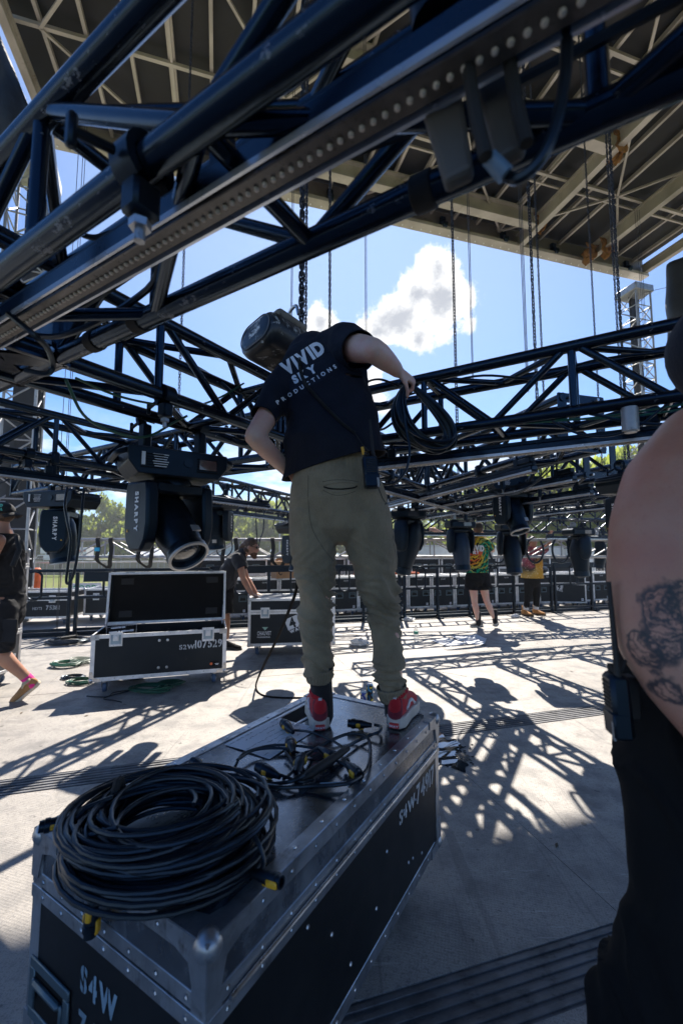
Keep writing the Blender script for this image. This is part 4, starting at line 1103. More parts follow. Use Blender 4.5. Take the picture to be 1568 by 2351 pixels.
for k_, (z_, o_) in enumerate(((0.05, 0.0), (0.02, 0.03), (0.07, -0.03))):
    cable(('thick black cable lying inside the overhead truss at far left', 'second black cable inside the overhead truss, under the first', 'thin grey-black cable resting on top of the two overhead ones')[k_], [AB(0.50+o_, 1.9, ZB+z_), AB(0.46+o_, 1.5, ZB+z_+0.03), AB(0.52+o_, 1.2, ZB+z_-0.03), AB(0.56+o_, 0.9, ZB+z_+0.02), AB(0.50-o_, 0.6, ZB+z_), AB(0.55+o_, 0.1, ZB+z_+0.04), AB(0.52, -0.6, ZB+z_)], 0.008 if k_ < 2 else 0.005, m_cable)
for k_, b_ in enumerate((1.18, 0.98, 0.22)):
    c_ = AB(CA+W2, b_, ZB); r_ = thing('cable_tie', ('black strap wrapped on the lower overhead tube at left', 'second strap wrapped on the lower overhead tube, right of the first', 'strap wrapped on the lower overhead tube near the middle')[k_], 'strap', c_, math.atan2(B.y, B.x))
    bb = MB(); bb.lathe([(0.0262, -0.018), (0.0285, -0.016), (0.0285, 0.016), (0.0262, 0.018)], 16, mat_from(V((0, 0, 0)), V((0, 1, 0)), UP, V((1, 0, 0)))); bb.box((0.0, -0.02, 0.03), (0.02, 0.012, 0.02)); bb.build('wrap', m_strap, r_, world=False)
cable('dark cable crossing the gap of the overhead truss at left', [P(165, 480, 0.9), P(178, 528, 0.9), P(215, 545, 0.92), P(265, 532, 0.95)], 0.006, m_cable)
rng = random.Random(3)
def clutter():
    rows = [(ST(1.98, 2.2), ST(1.98, 5.7)), (ST(2.86, 2.8), ST(2.86, 6.0)), (ST(4.0, 3.1), ST(4.0, 6.0)), (ST(5.2, 3.1), ST(5.2, 6.0)), (AB(2.5, CB), AB(5.2, CB)), (V((-1.9, 4.3, 0)), V((-0.6, 7.6, 0))), (AB(2.13, 0.9), AB(2.13, -2.2)), (ST(2.4, 6.45), ST(9.0, 6.45)), (AB(0.4, 3.085), AB(1.9, 3.085))]
    rn = ['first row right of the coil', 'second right-hand row', 'third right-hand row', 'fourth right-hand row', 'truss running back to the tie-dye person', 'truss running back to the trees', 'right-hand truss', 'long truss across the back', 'truss at the left edge']
    for k, (p, q) in enumerate(rows):
        L = (q-p).length; n = max(3, int(L/0.55)); side = (q-p).normalized().cross(UP)
        for i in range(n):
            f0 = rng.uniform(0, 0.75); f1 = f0+rng.uniform(0.08, 0.25); o = rng.choice((-1, 1))*0.13
            a = seg(p, q, f0)+side*o+UP*(ZB-0.02); b_ = seg(p, q, min(f1, 1))+side*(o*rng.choice((1, 1, -0.6)))+UP*(ZB-0.02)
            g = rng.random()
            if g < 0.2: swag('thin green data cable drooping from the '+rn[k], a, b_, rng.uniform(.02, .09), 0.004, m_green, per=4)
            else: swag('thin black cable drooping from the '+rn[k], a, b_, rng.uniform(.02, .16), rng.choice((0.004, 0.005, 0.0065)), per=4)
        # clamps and small power boxes along the lower tubes
        for i in range(n):
            f = (i+rng.random())/n; c = seg(p, q, f)+side*rng.choice((-1, 1))*0.13+UP*ZB
            r0 = thing('tube_clamp', 'small black clamp gripping a lower tube of the '+rn[k], 'clamp', c, math.atan2((q-p).y, (q-p).x), 'small clamps on the far trusses')
            b = MB(); b.box((0, 0, 0), (0.05, 0.075, 0.085), bev=0.012); b.box((0, 0.0, -0.075), (0.03, 0.03, 0.08), bev=0.006); b.build('clamp_jaw', m_dark, r0, world=False)
            b = MB(); b.cyl((0, 0.03, 0.0), (0, 0.085, -0.01), 0.007, 6); b.cyl((0, 0, -0.11), (0, 0, -0.14), 0.007, 6); b.build('bolt', m_steel, r0, world=False)
clutter()
for i, (a, b_) in enumerate(((515, 532), (588, 607))):
    lab = ('black cable hanging in a crossed loop left of the bent man', 'black cable hanging down above the head of the bent man')[i]
    if i == 0: cable(lab, [P(508, 1165, 5.4), P(513, 1200, 5.4), P(530, 1235, 5.4), P(533, 1262, 5.4), P(518, 1278, 5.4), P(500, 1270, 5.4), P(503, 1248, 5.4), P(527, 1210, 5.4), P(533, 1165, 5.4)], 0.008, m_cable)
    else: cable(lab, [P(587, 1170, 6.0), P(589, 1215, 6.0), P(593, 1262, 6.0), P(597, 1240, 6.0), P(605, 1215, 6.0), P(606, 1170, 6.0)], 0.008, m_cable)
cable('black cable arching in front of the far trees right of the bent man', [P(627, 1215, 6.0), P(630, 1195, 6.0), P(640, 1184, 6.0), P(655, 1178, 6.0)], 0.006, m_cable)
cable('black cable hanging in a long loop from the small moving light at left', [P(155, 1120, 2.98), P(150, 1160, 2.85), P(156, 1200, 2.82), P(163, 1240, 2.82), P(158, 1290, 2.82), P(153, 1333, 2.82), P(160, 1338, 2.82), P(172, 1310, 2.82), P(183, 1240, 2.82), P(190, 1160, 2.85), P(196, 1105, 2.98)], 0.0085, m_cable)
cable('thin cable stretched from a far truss across the trees', [P(909, 1215, 6.5), P(940, 1210, 6.5), P(985, 1185, 6.5), P(1010, 1165, 6.5)], 0.005, m_cable)
# slings and shackles on the silver truss
def sling(label, f, blue):
    c = seg(RT0, RT1, f); dr = (RT1-RT0); dr.z = 0; dr.normalize(); nr = V((dr.y, -dr.x, 0))
    root = thing('lifting_sling', label, 'sling', (c.x, c.y, RZB-0.3), math.atan2(dr.y, dr.x), 'black slings wrapped round the silver truss')
    for o in (-0.11, 0.12):
        mb = MB(); z = V((c.x, c.y, 0))+dr*o
        b_ = [z+nr*0.19+UP*(RZB+0.35), z+nr*0.20+dr*0.02+UP*(RZB+0.16), z+nr*0.19+UP*(RZB-0.05), z-dr*o*0.55+nr*0.05+UP*(RZB-0.16), z-dr*o+UP*(RZB-0.21)]
        pts = curve_pts([z-nr*0.18+UP*(RZB+0.35)]+b_, 6)
        vs = []; fs = []
        for q in pts: vs += [q-dr*0.035-nr*0.006, q+dr*0.035-nr*0.006, q+dr*0.035+nr*0.008, q-dr*0.035+nr*0.008]
        for i in range(len(pts)-1):
            for j in range(4): j2 = (j+1) % 4; fs.append((i*4+j, i*4+j2, i*4+4+j2, i*4+4+j))
        mb.add(vs, fs); mb.build('sling_strap', m_strap, root)
    if blue:
        mb = MB(); mb.box(V((c.x, c.y, 0))+dr*-0.11+nr*0.205+UP*(RZB+0.14), (0.10, 0.03, 0.07), None, bev=0.01); mb.build('tape_mark', m_cyan, root)
    mb = MB(); p = V((c.x, c.y, RZB-0.21)); mb.tube([p+V((math.cos(a)*0.04, 0, math.sin(a)*0.05)) for a in [2*math.pi*i/10 for i in range(10)]], 0.011, 6, closed=True)
    mb.tube([p-UP*0.05, p-UP*0.10, p-UP*0.13+dr*0.03, p-UP*0.10+dr*0.055], 0.012, 6); mb.build('shackle_hook', m_dark, root)
for f, bl, lab in ((0.055, True, 'black sling with cyan tape nearest the left end of the silver truss'), (0.122, True, 'second black sling with cyan tape on the silver truss, above the open case'), (0.205, True, 'black sling on the silver truss beside the large moving light lens'), (0.262, False, 'black sling on the silver truss behind the back of the bent man'), (0.345, False, 'black sling on the silver truss in front of the bent man')): sling(lab, f, bl)
for f in (0.72, 0.75, 0.785, 0.83, 0.93, 0.955):
    c = seg(RT0, RT1, f); dr = (RT1-RT0); dr.z = 0; dr.normalize(); nr = V((dr.y, -dr.x, 0))
    cable('black cable hank hooked over the silver truss behind the hanging lights', [V((c.x, c.y, RZB))+dr*(0.16*math.cos(a))+nr*(0.2)+UP*(0.13+0.24*math.sin(a)) for a in [-4.6+0.6*i for i in range(10)]], 0.02, m_cable, group='cable hanks on the silver truss', per=4)

# ---------------- road cases ----------------
PARTMESH = {}
def shared(key, fn):
    if key not in PARTMESH: PARTMESH[key] = fn()
    return PARTMESH[key]
def latch_mesh():
    b = MB(); b.box((0, 0.002, 0), (0.115, 0.006, 0.135), bev=0.003)
    b.box((0, 0.007, 0.048), (0.1, 0.004, 0.012), bev=0.001); b.box((0, 0.007, -0.056), (0.1, 0.004, 0.01), bev=0.001)
    for x in (-0.05, 0.05): b.box((x, 0.007, 0), (0.008, 0.004, 0.10), bev=0.001)
    b.box((0, 0.008, 0.012), (0.05, 0.008, 0.055), bev=0.003); b.cyl((0, 0.008, 0.015), (0, 0.022, 0.015), 0.017, 14); b.box((0, 0.02, 0.015), (0.045, 0.006, 0.010), bev=0.002)
    return b.mesh('latch')
def latch_dish_mesh():
    b = MB(); b.box((0, 0.0062, 0), (0.088, 0.003, 0.092), bev=0.001); return b.mesh('latch_dish')
def handle_mesh():
    b = MB()
    for z in (-0.052, 0.052): b.box((0, 0.003, z), (0.165, 0.006, 0.022), bev=0.002)
    for x in (-0.072, 0.072): b.box((x, 0.003, 0), (0.022, 0.0062, 0.084), bev=0.002)
    b.bar((-0.055, 0.009, 0.022), (0.055, 0.009, 0.022), 0.014, 0.014, bev=0.005)
    for x in (-0.058, 0.058): b.box((x, 0.007, 0.005), (0.010, 0.008, 0.045), bev=0.003)
    return b.mesh('handle')
def handle_cup_mesh():
    b = MB(); b.box((0, 0.001, 0), (0.124, 0.003, 0.084)); return b.mesh('handle_cup', smooth=False)
def ball_mesh(r):
    b = MB(); b.ball((0, 0, 0), r, 14, 10); 
    return b.mesh('ball_corner', angle=60)
def plate_mesh(t):
    b = MB()   # braced corner plate, three leaves
    p = [(0, 0), (t*2.1, 0), (t*2.1, t*0.55), (t*0.9, t*0.9), (t*0.55, t*2.1), (0, t*2.1)]
    I = Matrix()
    b.prism(p, -0.0015, 0.0025, I)
    b.prism(p, -0.0025, 0.0015, mat_from(V((0, 0, 0)), V((1, 0, 0)), V((0, 0, 1)), V((0, -1, 0))) )
    b.prism(p, -0.0015, 0.0025, mat_from(V((0, 0, 0)), V((0, 1, 0)), V((0, 0, 1)), V((1, 0, 0))))
    return b.mesh('corner_plate', smooth=False)
def caster_mesh():
    b = MB(); b.box((0, 0, -0.006), (0.10, 0.085, 0.008), bev=0.002); b.cyl((0, 0, -0.03), (0, 0, -0.01), 0.032, 12)
    for y in (-0.026, 0.026): b.prism([(-0.03, -0.02), (0.03, -0.02), (0.012+0.03, -0.09), (0.0+0.02, -0.09)], y-0.002, y+0.002, mat_from(V((0, 0, 0)), V((1, 0, 0)), UP, V((0, -1, 0))))
    b.cyl((0.03, -0.034, -0.08), (0.03, 0.034, -0.08), 0.009, 8)
    return b.mesh('caster_fork')
def wheel_mesh():
    b = MB(); M = mat_from(V((0.03, 0, -0.08)), V((1, 0, 0)), UP, V((0, -1, 0))); b.lathe([(0.012, -0.02), (0.042, -0.02), (0.050, -0.014), (0.050, 0.014), (0.042, 0.02), (0.012, 0.02)], 20, M); return b.mesh('wheel')
def hub_mesh():
    b = MB(); M = mat_from(V((0.03, 0, -0.08)), V((1, 0, 0)), UP, V((0, -1, 0))); b.lathe([(0.0005, -0.0215), (0.028, -0.0212), (0.028, 0.0212), (0.0005, 0.0215)], 14, M); return b.mesh('hub')
CASTER = 0.13
m_bluewheel = mat('blue_grey_wheel', (0.05, 0.09, 0.16), 0.5)
def casters(root, L, W, z, wheel=None, turn=0.4, seed=0):
    rng = random.Random(seed)
    for sx in (-1, 1):
        for sy in (-1, 1):
            M = Matrix.Translation((sx*(L/2-0.11), sy*(W/2-0.09), z)) @ Matrix.Rotation(rng.uniform(-turn, turn)+math.pi/2, 4, 'Z')
            f = put(shared('caster', caster_mesh), 'caster', m_steel, root, M)
            w = put(shared('wheel', wheel_mesh), 'wheel', wheel or m_rubber, f)
            put(shared('hub', hub_mesh), 'hub', m_steel, f)
def edge_bars(root, L, W, z0, z1, t, m, pr=0.002, top=True, bottom=True, joined=False, name='edge_trim'):
    segs = []
    for z, use in ((z0, bottom), (z1, top)):
        if not use: continue
        zc = z+t/2-pr if z == z0 else z-t/2+pr
        for y in (-1, 1): segs.append(((0, y*(W/2-t/2+pr), zc), (L+2*pr, t, t)))
        for x in (-1, 1): segs.append(((x*(L/2-t/2+pr), 0, zc), (t, W-2*t+2*pr, t)))
    za, zb = z0+(t-pr if bottom else 0.001), z1-(t-pr if top else 0.001)
    for x in (-1, 1):
        for y in (-1, 1): segs.append(((x*(L/2-t/2+pr), y*(W/2-t/2+pr), (za+zb)/2), (t, t, zb-za)))
    if joined:
        b = MB()
        for c, s in segs: b.box(c, s)
        return b.build(name, m, root, world=False, smooth=False)
    for c, s in segs:
        b = MB(); b.box(c, s, bev=0.0015); b.build(name, m, root, world=False, smooth=False)
def band(root, L, W, z, hgt, m, pr=0.004, name='lid_band'):
    b = MB()
    for y in (-1, 1): b.box((0, y*(W/2+pr-0.004), z), (L+2*pr, 0.008, hgt), bev=0.001)
    for x in (-1, 1): b.box((x*(L/2+pr-0.005), 0, z), (0.008, W-0.004, hgt), bev=0.001)
    return b.build(name, m, root, world=False, smooth=False)
def rivets(root, L, W, zs, step=0.12, m=None):
    b = MB()
    for z in zs:
        n = int(L/step)
        for i in range(n+1):
            x = -L/2+0.05+(L-0.1)*i/n
            for y in (-1, 1): b.lathe([(0.0055, 0), (0.004, 0.0025), (0.0003, 0.003)], 6, mat_from(V((x, y*(W/2+0.0035), z)), V((1, 0, 0)), V((0, 0, 1)), V((0, y, 0))))
        n = max(2, int(W/step))
        for i in range(n+1):
            yy = -W/2+0.05+(W-0.1)*i/n
            for x in (-1, 1): b.lathe([(0.0055, 0), (0.004, 0.0025), (0.0003, 0.003)], 6, mat_from(V((x*(L/2+0.0035), yy, z)), V((0, 1, 0)), V((0, 0, 1)), V((x, 0, 0))))
    tag(b.build('rivets', m or m_steel, root, world=False), kind='stuff')
def corners(root, L, W, zs, r=0.018, t=0.036, plates=True, m=None):
    m = m or m_steel
    for x in (-1, 1):
        for y in (-1, 1):
            for i, z in enumerate(zs):
                sz = 1 if i == 0 else -1
                put(shared(('ball', r), lambda: ball_mesh(r)), 'ball_corner', m, root, Matrix.Translation((x*(L/2-r*0.45), y*(W/2-r*0.45), z+sz*r*0.45)))
                if plates:
                    M = Matrix(((-x, 0, 0, x*(L/2+0.0045)), (0, -y, 0, y*(W/2+0.0045)), (0, 0, sz, z-sz*0.0045), (0, 0, 0, 1)))
                    put(shared(('plate', t), lambda: plate_mesh(t)), 'corner_plate', m, root, M)
def face_place(root, key, fn, m, x, z, W, sy=-1, name=None, L=None, end=0, scale=1.0):
    """put a fitting on the front (-Y), back (+Y) or an end (+-X) face"""
    if end: M = mat_from(V((end*(L/2+0.001), x, z)), V((0, end, 0)), V((end, 0, 0)), UP)
    else: M = mat_from(V((x, sy*(W/2+0.001), z)), V((-sy, 0, 0)), V((0, sy, 0)), UP)
    return put(shared(key, fn), name or key, m, root, M @ Matrix.Scale(scale, 4))
def fit_latch(root, x, z, W, **kw):
    face_place(root, 'latch', latch_mesh, m_alu, x, z, W, **kw); face_place(root, 'latch_dish', latch_dish_mesh, mat('latch_dish_zinc', (0.28, 0.36, 0.42), 0.4, 0.7), x, z, W, **kw)
def fit_handle(root, x, z, W, **kw):
    face_place(root, 'handle', handle_mesh, m_alu, x, z, W, **kw); face_place(root, 'handle_cup', handle_cup_mesh, m_foam, x, z, W, **kw)
def case_text(root, body, size, x, z, W, m, align='L', end=0, L=None, sy=-1, roll=0.0, **kw):
    mb = place_text(body, size, (0, 0, 0), (math.cos(roll), math.sin(roll), 0), (-math.sin(roll), math.cos(roll), 0), align, **kw)
    if end: M = mat_from(V((end*(L/2+0.0015), x, z)), V((0, end, 0)), UP, V((end, 0, 0)))
    else: M = mat_from(V((x, sy*(W/2+0.0015), z)), V((-sy, 0, 0)), UP, V((0, sy, 0)))
    mb.v = [tuple(M @ V(q)) for q in mb.v]
    return mb.build('lettering', m, root, world=False, smooth=False)

# --- the near case the man stands on ---
NL, NW, NZ0, NZ1 = 1.24, 0.616, 0.15, 0.66
corner0 = PZ(477, 2172, NZ1); corner0 = V((-0.339*0.7, 1.175*0.7, 0))
NC = corner0+A*(NL/2)+B*(NW/2); NA = math.atan2(A.y, A.x)
def face_pt(px, py):
    r = ray(px, py); p0 = V((0, 0, CAM_H)); c = V((NC.x, NC.y, 0))-A*(NL/2); k = (c-p0).dot(A)/r.dot(A); q = p0+r*k-V((NC.x, NC.y, 0)); return V((q.dot(A), q.dot(B), q.z))
def near_case():
    root = thing('road_case', 'large black road case in front that the man in olive trousers stands on', 'road case', (NC.x, NC.y, 0), NA)
    L, W, z0, z1, t = NL, NW, NZ0, NZ1, 0.040; ls = z1-0.118
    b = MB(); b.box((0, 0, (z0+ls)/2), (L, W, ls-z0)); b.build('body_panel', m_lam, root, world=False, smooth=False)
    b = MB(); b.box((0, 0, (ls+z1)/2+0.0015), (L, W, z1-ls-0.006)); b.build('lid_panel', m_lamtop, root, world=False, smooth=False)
    edge_bars(root, L, W, z0, z1, t, m_oldalu)
    band(root, L, W, ls-0.022, 0.030, m_oldalu); band(root, L, W, ls+0.0125, 0.030, m_oldalu, pr=0.003)
    b = MB(); b.cyl((-L/2+0.05, -W/2-0.009, ls-0.0035), (L/2-0.05, -W/2-0.009, ls-0.0035), 0.005, 8); b.build('hinge_pin', m_steel, root, world=False)
    corners(root, L, W, (z0, z1), 0.027, 0.052, m=m_oldalu)
    rivets(root, L, W, (z0+0.02, ls-0.022, ls+0.0125, z1-0.018), 0.10)
    b = MB()
    for i in range(11):
        x = -L/2+0.05+(L-0.1)*i/10
        for y in (-1, 1): b.lathe([(0.0055, 0), (0.004, 0.0025), (0.0003, 0.003)], 6, Matrix.Translation((x, y*(W/2-0.02), z1+0.0022)))
    tag(b.build('lid_rivets', m_steel, root, world=False), kind='stuff')
    casters(root, L, W, z0, m_bluewheel, seed=2)
    for x in (-0.36, 0.36): fit_latch(root, x, ls-0.01, W, sy=1)
    # end face (towards the camera) has a handle and stencilled letters
    hp, tp = face_pt(116, 2300), face_pt(186, 2268)
    M = mat_from(V((-L/2-0.001, hp.y, hp.z)), V((0, -1, 0)), V((-1, 0, 0)), UP) @ Matrix.Scale(1.05, 4)
    put(shared('handle', handle_mesh), 'handle', mat('handle_blue_zinc', (0.10, 0.15, 0.18), 0.45, 0.6, wear=(0.03, 0.03, 0.03)), root, M); put(shared('handle_cup', handle_cup_mesh), 'handle_cup', m_foam, root, M)
    case_text(root, 'S4W', 0.070, tp.y, tp.z, W, m_stenb, end=-1, L=L, stencil=True, bold=0.003, squash=0.8)
    case_text(root, '74917', 0.070, tp.y, tp.z-0.09, W, m_stenb, end=-1, L=L, stencil=True, bold=0.003, squash=0.8)
    # side face number
    case_text(root, 'S4W', 0.060, 0.215, 0.428, W, m_sten, stencil=True, bold=0.002)
    case_text(root, '74917', 0.094, 0.372, 0.420, W, m_sten, stencil=True, bold=0.002, squash=0.80)
    b = MB(); rng = random.Random(4)
    for i in range(14):
        x, z = rng.uniform(-0.55, 0.55), rng.uniform(0.2, 0.5); b.lathe([(0.006, 0), (0.004, 0.003), (0.0003, 0.0035)], 6, mat_from(V((x, -W/2-0.0004, z)), V((1, 0, 0)), V((0, 0, 1)), V((0, -1, 0))))
    tag(b.build('panel_rivets', m_steel, root, world=False), kind='stuff')
    # recessed stacking dish on the lid
    b = MB()
    for (cx, cy, sx, sy) in ((0.33, 0.245, 0.22, 0.012), (0.33, 0.145, 0.22, 0.012), (0.226, 0.195, 0.012, 0.088), (0.434, 0.195, 0.012, 0.088)): b.box((cx, cy, z1+0.0015), (sx, sy, 0.006), bev=0.002)
    b.build('dish_frame', m_alu, root, world=False); b = MB(); b.box((0.33, 0.195, z1-0.0002), (0.195, 0.087, 0.001)); b.build('dish_recess', m_foam, root, world=False, smooth=False)
    return root
near_case_o = near_case()
def NP(x, y, z=0.0): return V((NC.x, NC.y, 0))+A*x+B*y+UP*(NZ1+z)
def note():
    root = thing('paper_note', 'white handwritten sheet taped to the lid of the front case by the left shoe', 'paper', NP(0.10, 0.15, 0.0), NA)
    b = MB(); n = 9; vs = []; fs = []
    for j in range(n):
        for i in range(n): u, v = i/(n-1)-0.5, j/(n-1)-0.5; vs.append((u*0.29, v*0.21, 0.0025+0.0012*math.sin(u*9)*math.cos(v*7)))
    for j in range(n-1):
        for i in range(n-1): a = j*n+i; fs.append((a, a+1, a+n+1, a+n))
    b.add(vs, fs); b.build('sheet', m_paper, root, world=False)
    b = MB(); rng = random.Random(8)
    for r in range(7):
        y = 0.085-r*0.027; x = 0.13
        while x > -0.12:
            w = rng.uniform(0.012, 0.03); p = [(x-w*k/5, y+rng.uniform(-.004, .004), 0.0048) for k in range(6)]
            if rng.random() < 0.6: b.tube(p, 0.00055, 4)
            x -= w+0.006
    tag(b.build('handwriting', m_ink, root, world=False), kind='stuff')
note()

# --- generic closed case ---
def road_case(label, loc, rotz, L, W, H, lid=0.16, t=0.030, panel=None, joined=True, fit='handles', group=None, wheels=True, caster=CASTER, wheel=None, seed=0, bands=True):
    root = thing('road_case', label, 'road case', loc, rotz, group)
    z0 = caster if wheels else 0.0; z1 = z0+H; ls = z1-lid
    b = MB(); b.box((0, 0, (z0+z1)/2), (L-0.002, W-0.002, H-0.002)); b.build('panel', panel or m_lam, root, world=False, smooth=False)
    edge_bars(root, L, W, z0, z1, t, m_alu, joined=joined)
    if bands: band(root, L, W, ls-0.018, 0.026, m_alu); band(root, L, W, ls+0.012, 0.026, m_alu, pr=0.003)
    corners(root, L, W, (z0, z1), 0.022, 0.036, plates=True)
    if wheels: casters(root, L, W, z0, wheel, seed=seed)
    return root
def sticker_f5(root, x, z, W, s=0.05, **kw):
    b = MB(); b.box((x, -W/2-0.0012, z), (s, 0.001, s*1.15)); b.build('sticker', m_paper, root, world=False, smooth=False)
    mb = place_text('F5', s*0.62, (x, -W/2-0.0022, z-s*0.22), (1, 0, 0), UP, 'C', bold=0.001); mb.build('sticker_print', m_ink, root, world=False, smooth=False)

# --- open case ---
def open_case():
    f0, f1 = PZ(206, 1566, CASTER), PZ(518, 1541, CASTER); d = f1-f0; L = d.length; ang = math.atan2(d.y, d.x)
    W = 0.56; nrm = V((-d.y, d.x, 0)).normalized(); c = (f0+f1)*0.5+nrm*W/2
    root = thing('road_case', 'open black road case with a raised black lid, stencilled number on its front', 'road case', (c.x, c.y, 0), ang)
    z0, H, th, t = CASTER, 0.425, 0.014, 0.036; z1 = z0+H
    for nm, cc, ss in (('front_panel', (0, -W/2+th/2, (z0+z1)/2), (L, th, H)), ('back_panel', (0, W/2-th/2, (z0+z1)/2), (L, th, H)), ('end_panel', (-L/2+th/2, 0, (z0+z1)/2), (th, W-2*th, H)), ('end_panel', (L/2-th/2, 0, (z0+z1)/2), (th, W-2*th, H)), ('bottom_panel', (0, 0, z0+th/2), (L-2*th, W-2*th, th))):
        b = MB(); b.box(cc, ss); b.build(nm, m_lam, root, world=False, smooth=False)
    b = MB(); b.box((0, 0.02, z0+0.30), (L-2*th-0.004, W-2*th-0.05, 0.02)); 
    for x in (-0.3, 0.02, 0.34): b.box((x, 0.02, z0+0.335), (0.02, W-2*th-0.06, 0.06))
    b.build('foam_insert', m_foam, root, world=False, smooth=False)
    # trims: bottom, uprights and the rim
    for y in (-1, 1):
        for z in (z0+t/2-0.002, z1-t/2+0.002):
            b = MB(); b.box((0, y*(W/2-0.004), z), (L+0.006, 0.014, t), bev=0.001); b.build('edge_trim', m_alu, root, world=False, smooth=False)
        for x in (-1, 1):
            b = MB(); b.box((x*(L/2-t/2+0.003), y*(W/2-0.0045), (z0+z1)/2), (t, 0.014, H-2*t+0.003), bev=0.001); b.build('edge_trim', m_alu, root, world=False, smooth=False)
    for x in (-1, 1):
        for z in (z0+t/2-0.002, z1-t/2+0.002):
            b = MB(); b.box((x*(L/2-0.004), 0, z), (0.014, W-0.022, t), bev=0.001); b.build('edge_trim', m_alu, root, world=False, smooth=False)
    corners(root, L, W, (z0,), 0.024, 0.045)
    b = MB()
    for x in (-1, 1): b.box((x*(L/2-0.03), -W/2-0.0045, z1-0.02), (0.075, 0.004, 0.05), bev=0.001)
    b.build('rim_corner_plate', m_steel, root, world=False)
    rivets(root, L, W, (z0+0.018, z1-0.016), 0.16)
    b = MB()
    for x in (-0.02, 0.055):
        for z in (z0+0.085, z0+0.345): b.lathe([(0.014, 0), (0.012, 0.005), (0.005, 0.007), (0.0003, 0.006)], 12, mat_from(V((x, -W/2-0.0005, z)), V((1, 0, 0)), V((0, 0, 1)), V((0, -1, 0))))
    tag(b.build('panel_bolts', m_steel, root, world=False), kind='stuff')
    casters(root, L, W, z0, mat('grey_wheel', (0.28, 0.28, 0.29), 0.5), turn=0.2, seed=6)
    for x in (-L*0.33, L*0.355): fit_latch(root, x, z1-0.045, W)
    case_text(root, 'S2W', 0.062, L*0.135, z0+0.245, W, m_sten, stencil=True, bold=0.002)
    case_text(root, '107529', 0.105, L*0.255, z0+0.250, W, m_sten, stencil=True, bold=0.003, squash=0.78)
    b = MB(); b.box((L*0.41, -W/2-0.001, z0+0.085), (0.085, 0.001, 0.055)); b.build('asset_label', m_foam, root, world=False, smooth=False)
    b = MB(); b.cyl((L*0.385, -W/2-0.0012, z0+0.085), (L*0.385, -W/2-0.003, z0+0.085), 0.013, 14); b.build('orange_mark', m_orange, root, world=False)
    b = MB(); b.box((L*0.43, -W/2-0.002, z0+0.083), (0.035, 0.001, 0.006)); b.box((L*0.43, -W/2-0.002, z0+0.073), (0.028, 0.001, 0.004)); b.build('label_print', m_paper, root, world=False, smooth=False)
    # lid, hinged along the back rim and leaning back
    LH, LD, lean = 0.545, 0.115, rad(8)
    Ml = Matrix.Translation((0, W/2+0.008, z1+0.012)) @ Matrix.Rotation(-lean, 4, 'X')
    def lp(nm, cc, ss, m, bev=0.0, **kw):
        b = MB(); b.box(cc, ss, Ml, bev); return b.build(nm, m, root, world=False, smooth=False)
    lp('lid_panel', (0, LD-0.007, LH/2), (L, 0.014, LH), m_lam)
    lp('lid_lining', (0, LD-0.024, LH/2), (L-0.06, 0.018, LH-0.06), m_foam)
    for x in (-1, 1): lp('lid_side', (x*(L/2-0.007), LD/2-0.007, LH/2), (0.014, LD-0.014, LH), m_lam); lp('lid_trim', (x*(L/2-0.006), 0.0, LH/2), (0.024, 0.03, LH+0.004), m_alu, 0.002)
    for z in (0.007, LH-0.007): lp('lid_side', (0, LD/2-0.007, z), (L-0.03, LD-0.014, 0.014), m_lam); lp('lid_trim', (0, 0.0, z), (L-0.026, 0.03, 0.028), m_alu, 0.002)
    for x in (-L*0.36, L*0.38):
        for z in (0.10, LH-0.09): lp('lining_patch', (x, LD-0.036, z), (0.13, 0.006, 0.07), m_rubber, 0.002)
    for x in (-L*0.33, L*0.355): lp('strike_plate', (x, -0.004, LH+0.002), (0.09, 0.03, 0.012), m_steel, 0.002)
    for x in (-1, 1):
        b = MB(); b.tube([(x*(L/2-0.03), W/2-0.12, z1-0.02), Ml @ V((x*(L/2-0.02), 0.02, 0.16))], 0.007, 6); b.build('lid_stay', m_steel, root, world=False)
    W_ = WORLDM[root.name]
    card = thing('picture_card', 'black card with white equipment drawings leaning inside the open case', 'card', W_ @ V((-L*0.31, -W/2+0.10, z1-0.06)), ang)
    b = MB(); M = Matrix.Rotation(rad(-38), 4, 'X') @ Matrix.Rotation(rad(-4), 4, 'Y'); b.box((0, 0, 0.06), (0.27, 0.005, 0.15), M); b.build('card_sheet', m_foam, card, world=False, smooth=False)
    b = MB(); rng = random.Random(3)
    for i in range(16):
        x, z = -0.09+(i % 6)*0.036+rng.uniform(-.006, .006), 0.03+0.045*(i//6); b.box((x, -0.0032, z), (rng.uniform(.018, .05), 0.001, rng.uniform(.008, .022)), M, bev=0)
    for x, z, sx, sz in ((0, 0.134, 0.268, 0.002), (0, -0.013, 0.268, 0.002), (-0.133, 0.06, 0.002, 0.148), (0.133, 0.06, 0.002, 0.148)): b.box((x, -0.0032, z), (sx, 0.001, sz), M)
    tag(b.build('white_drawings', m_paper, card, world=False, smooth=False), kind='stuff')
    return root
open_case()

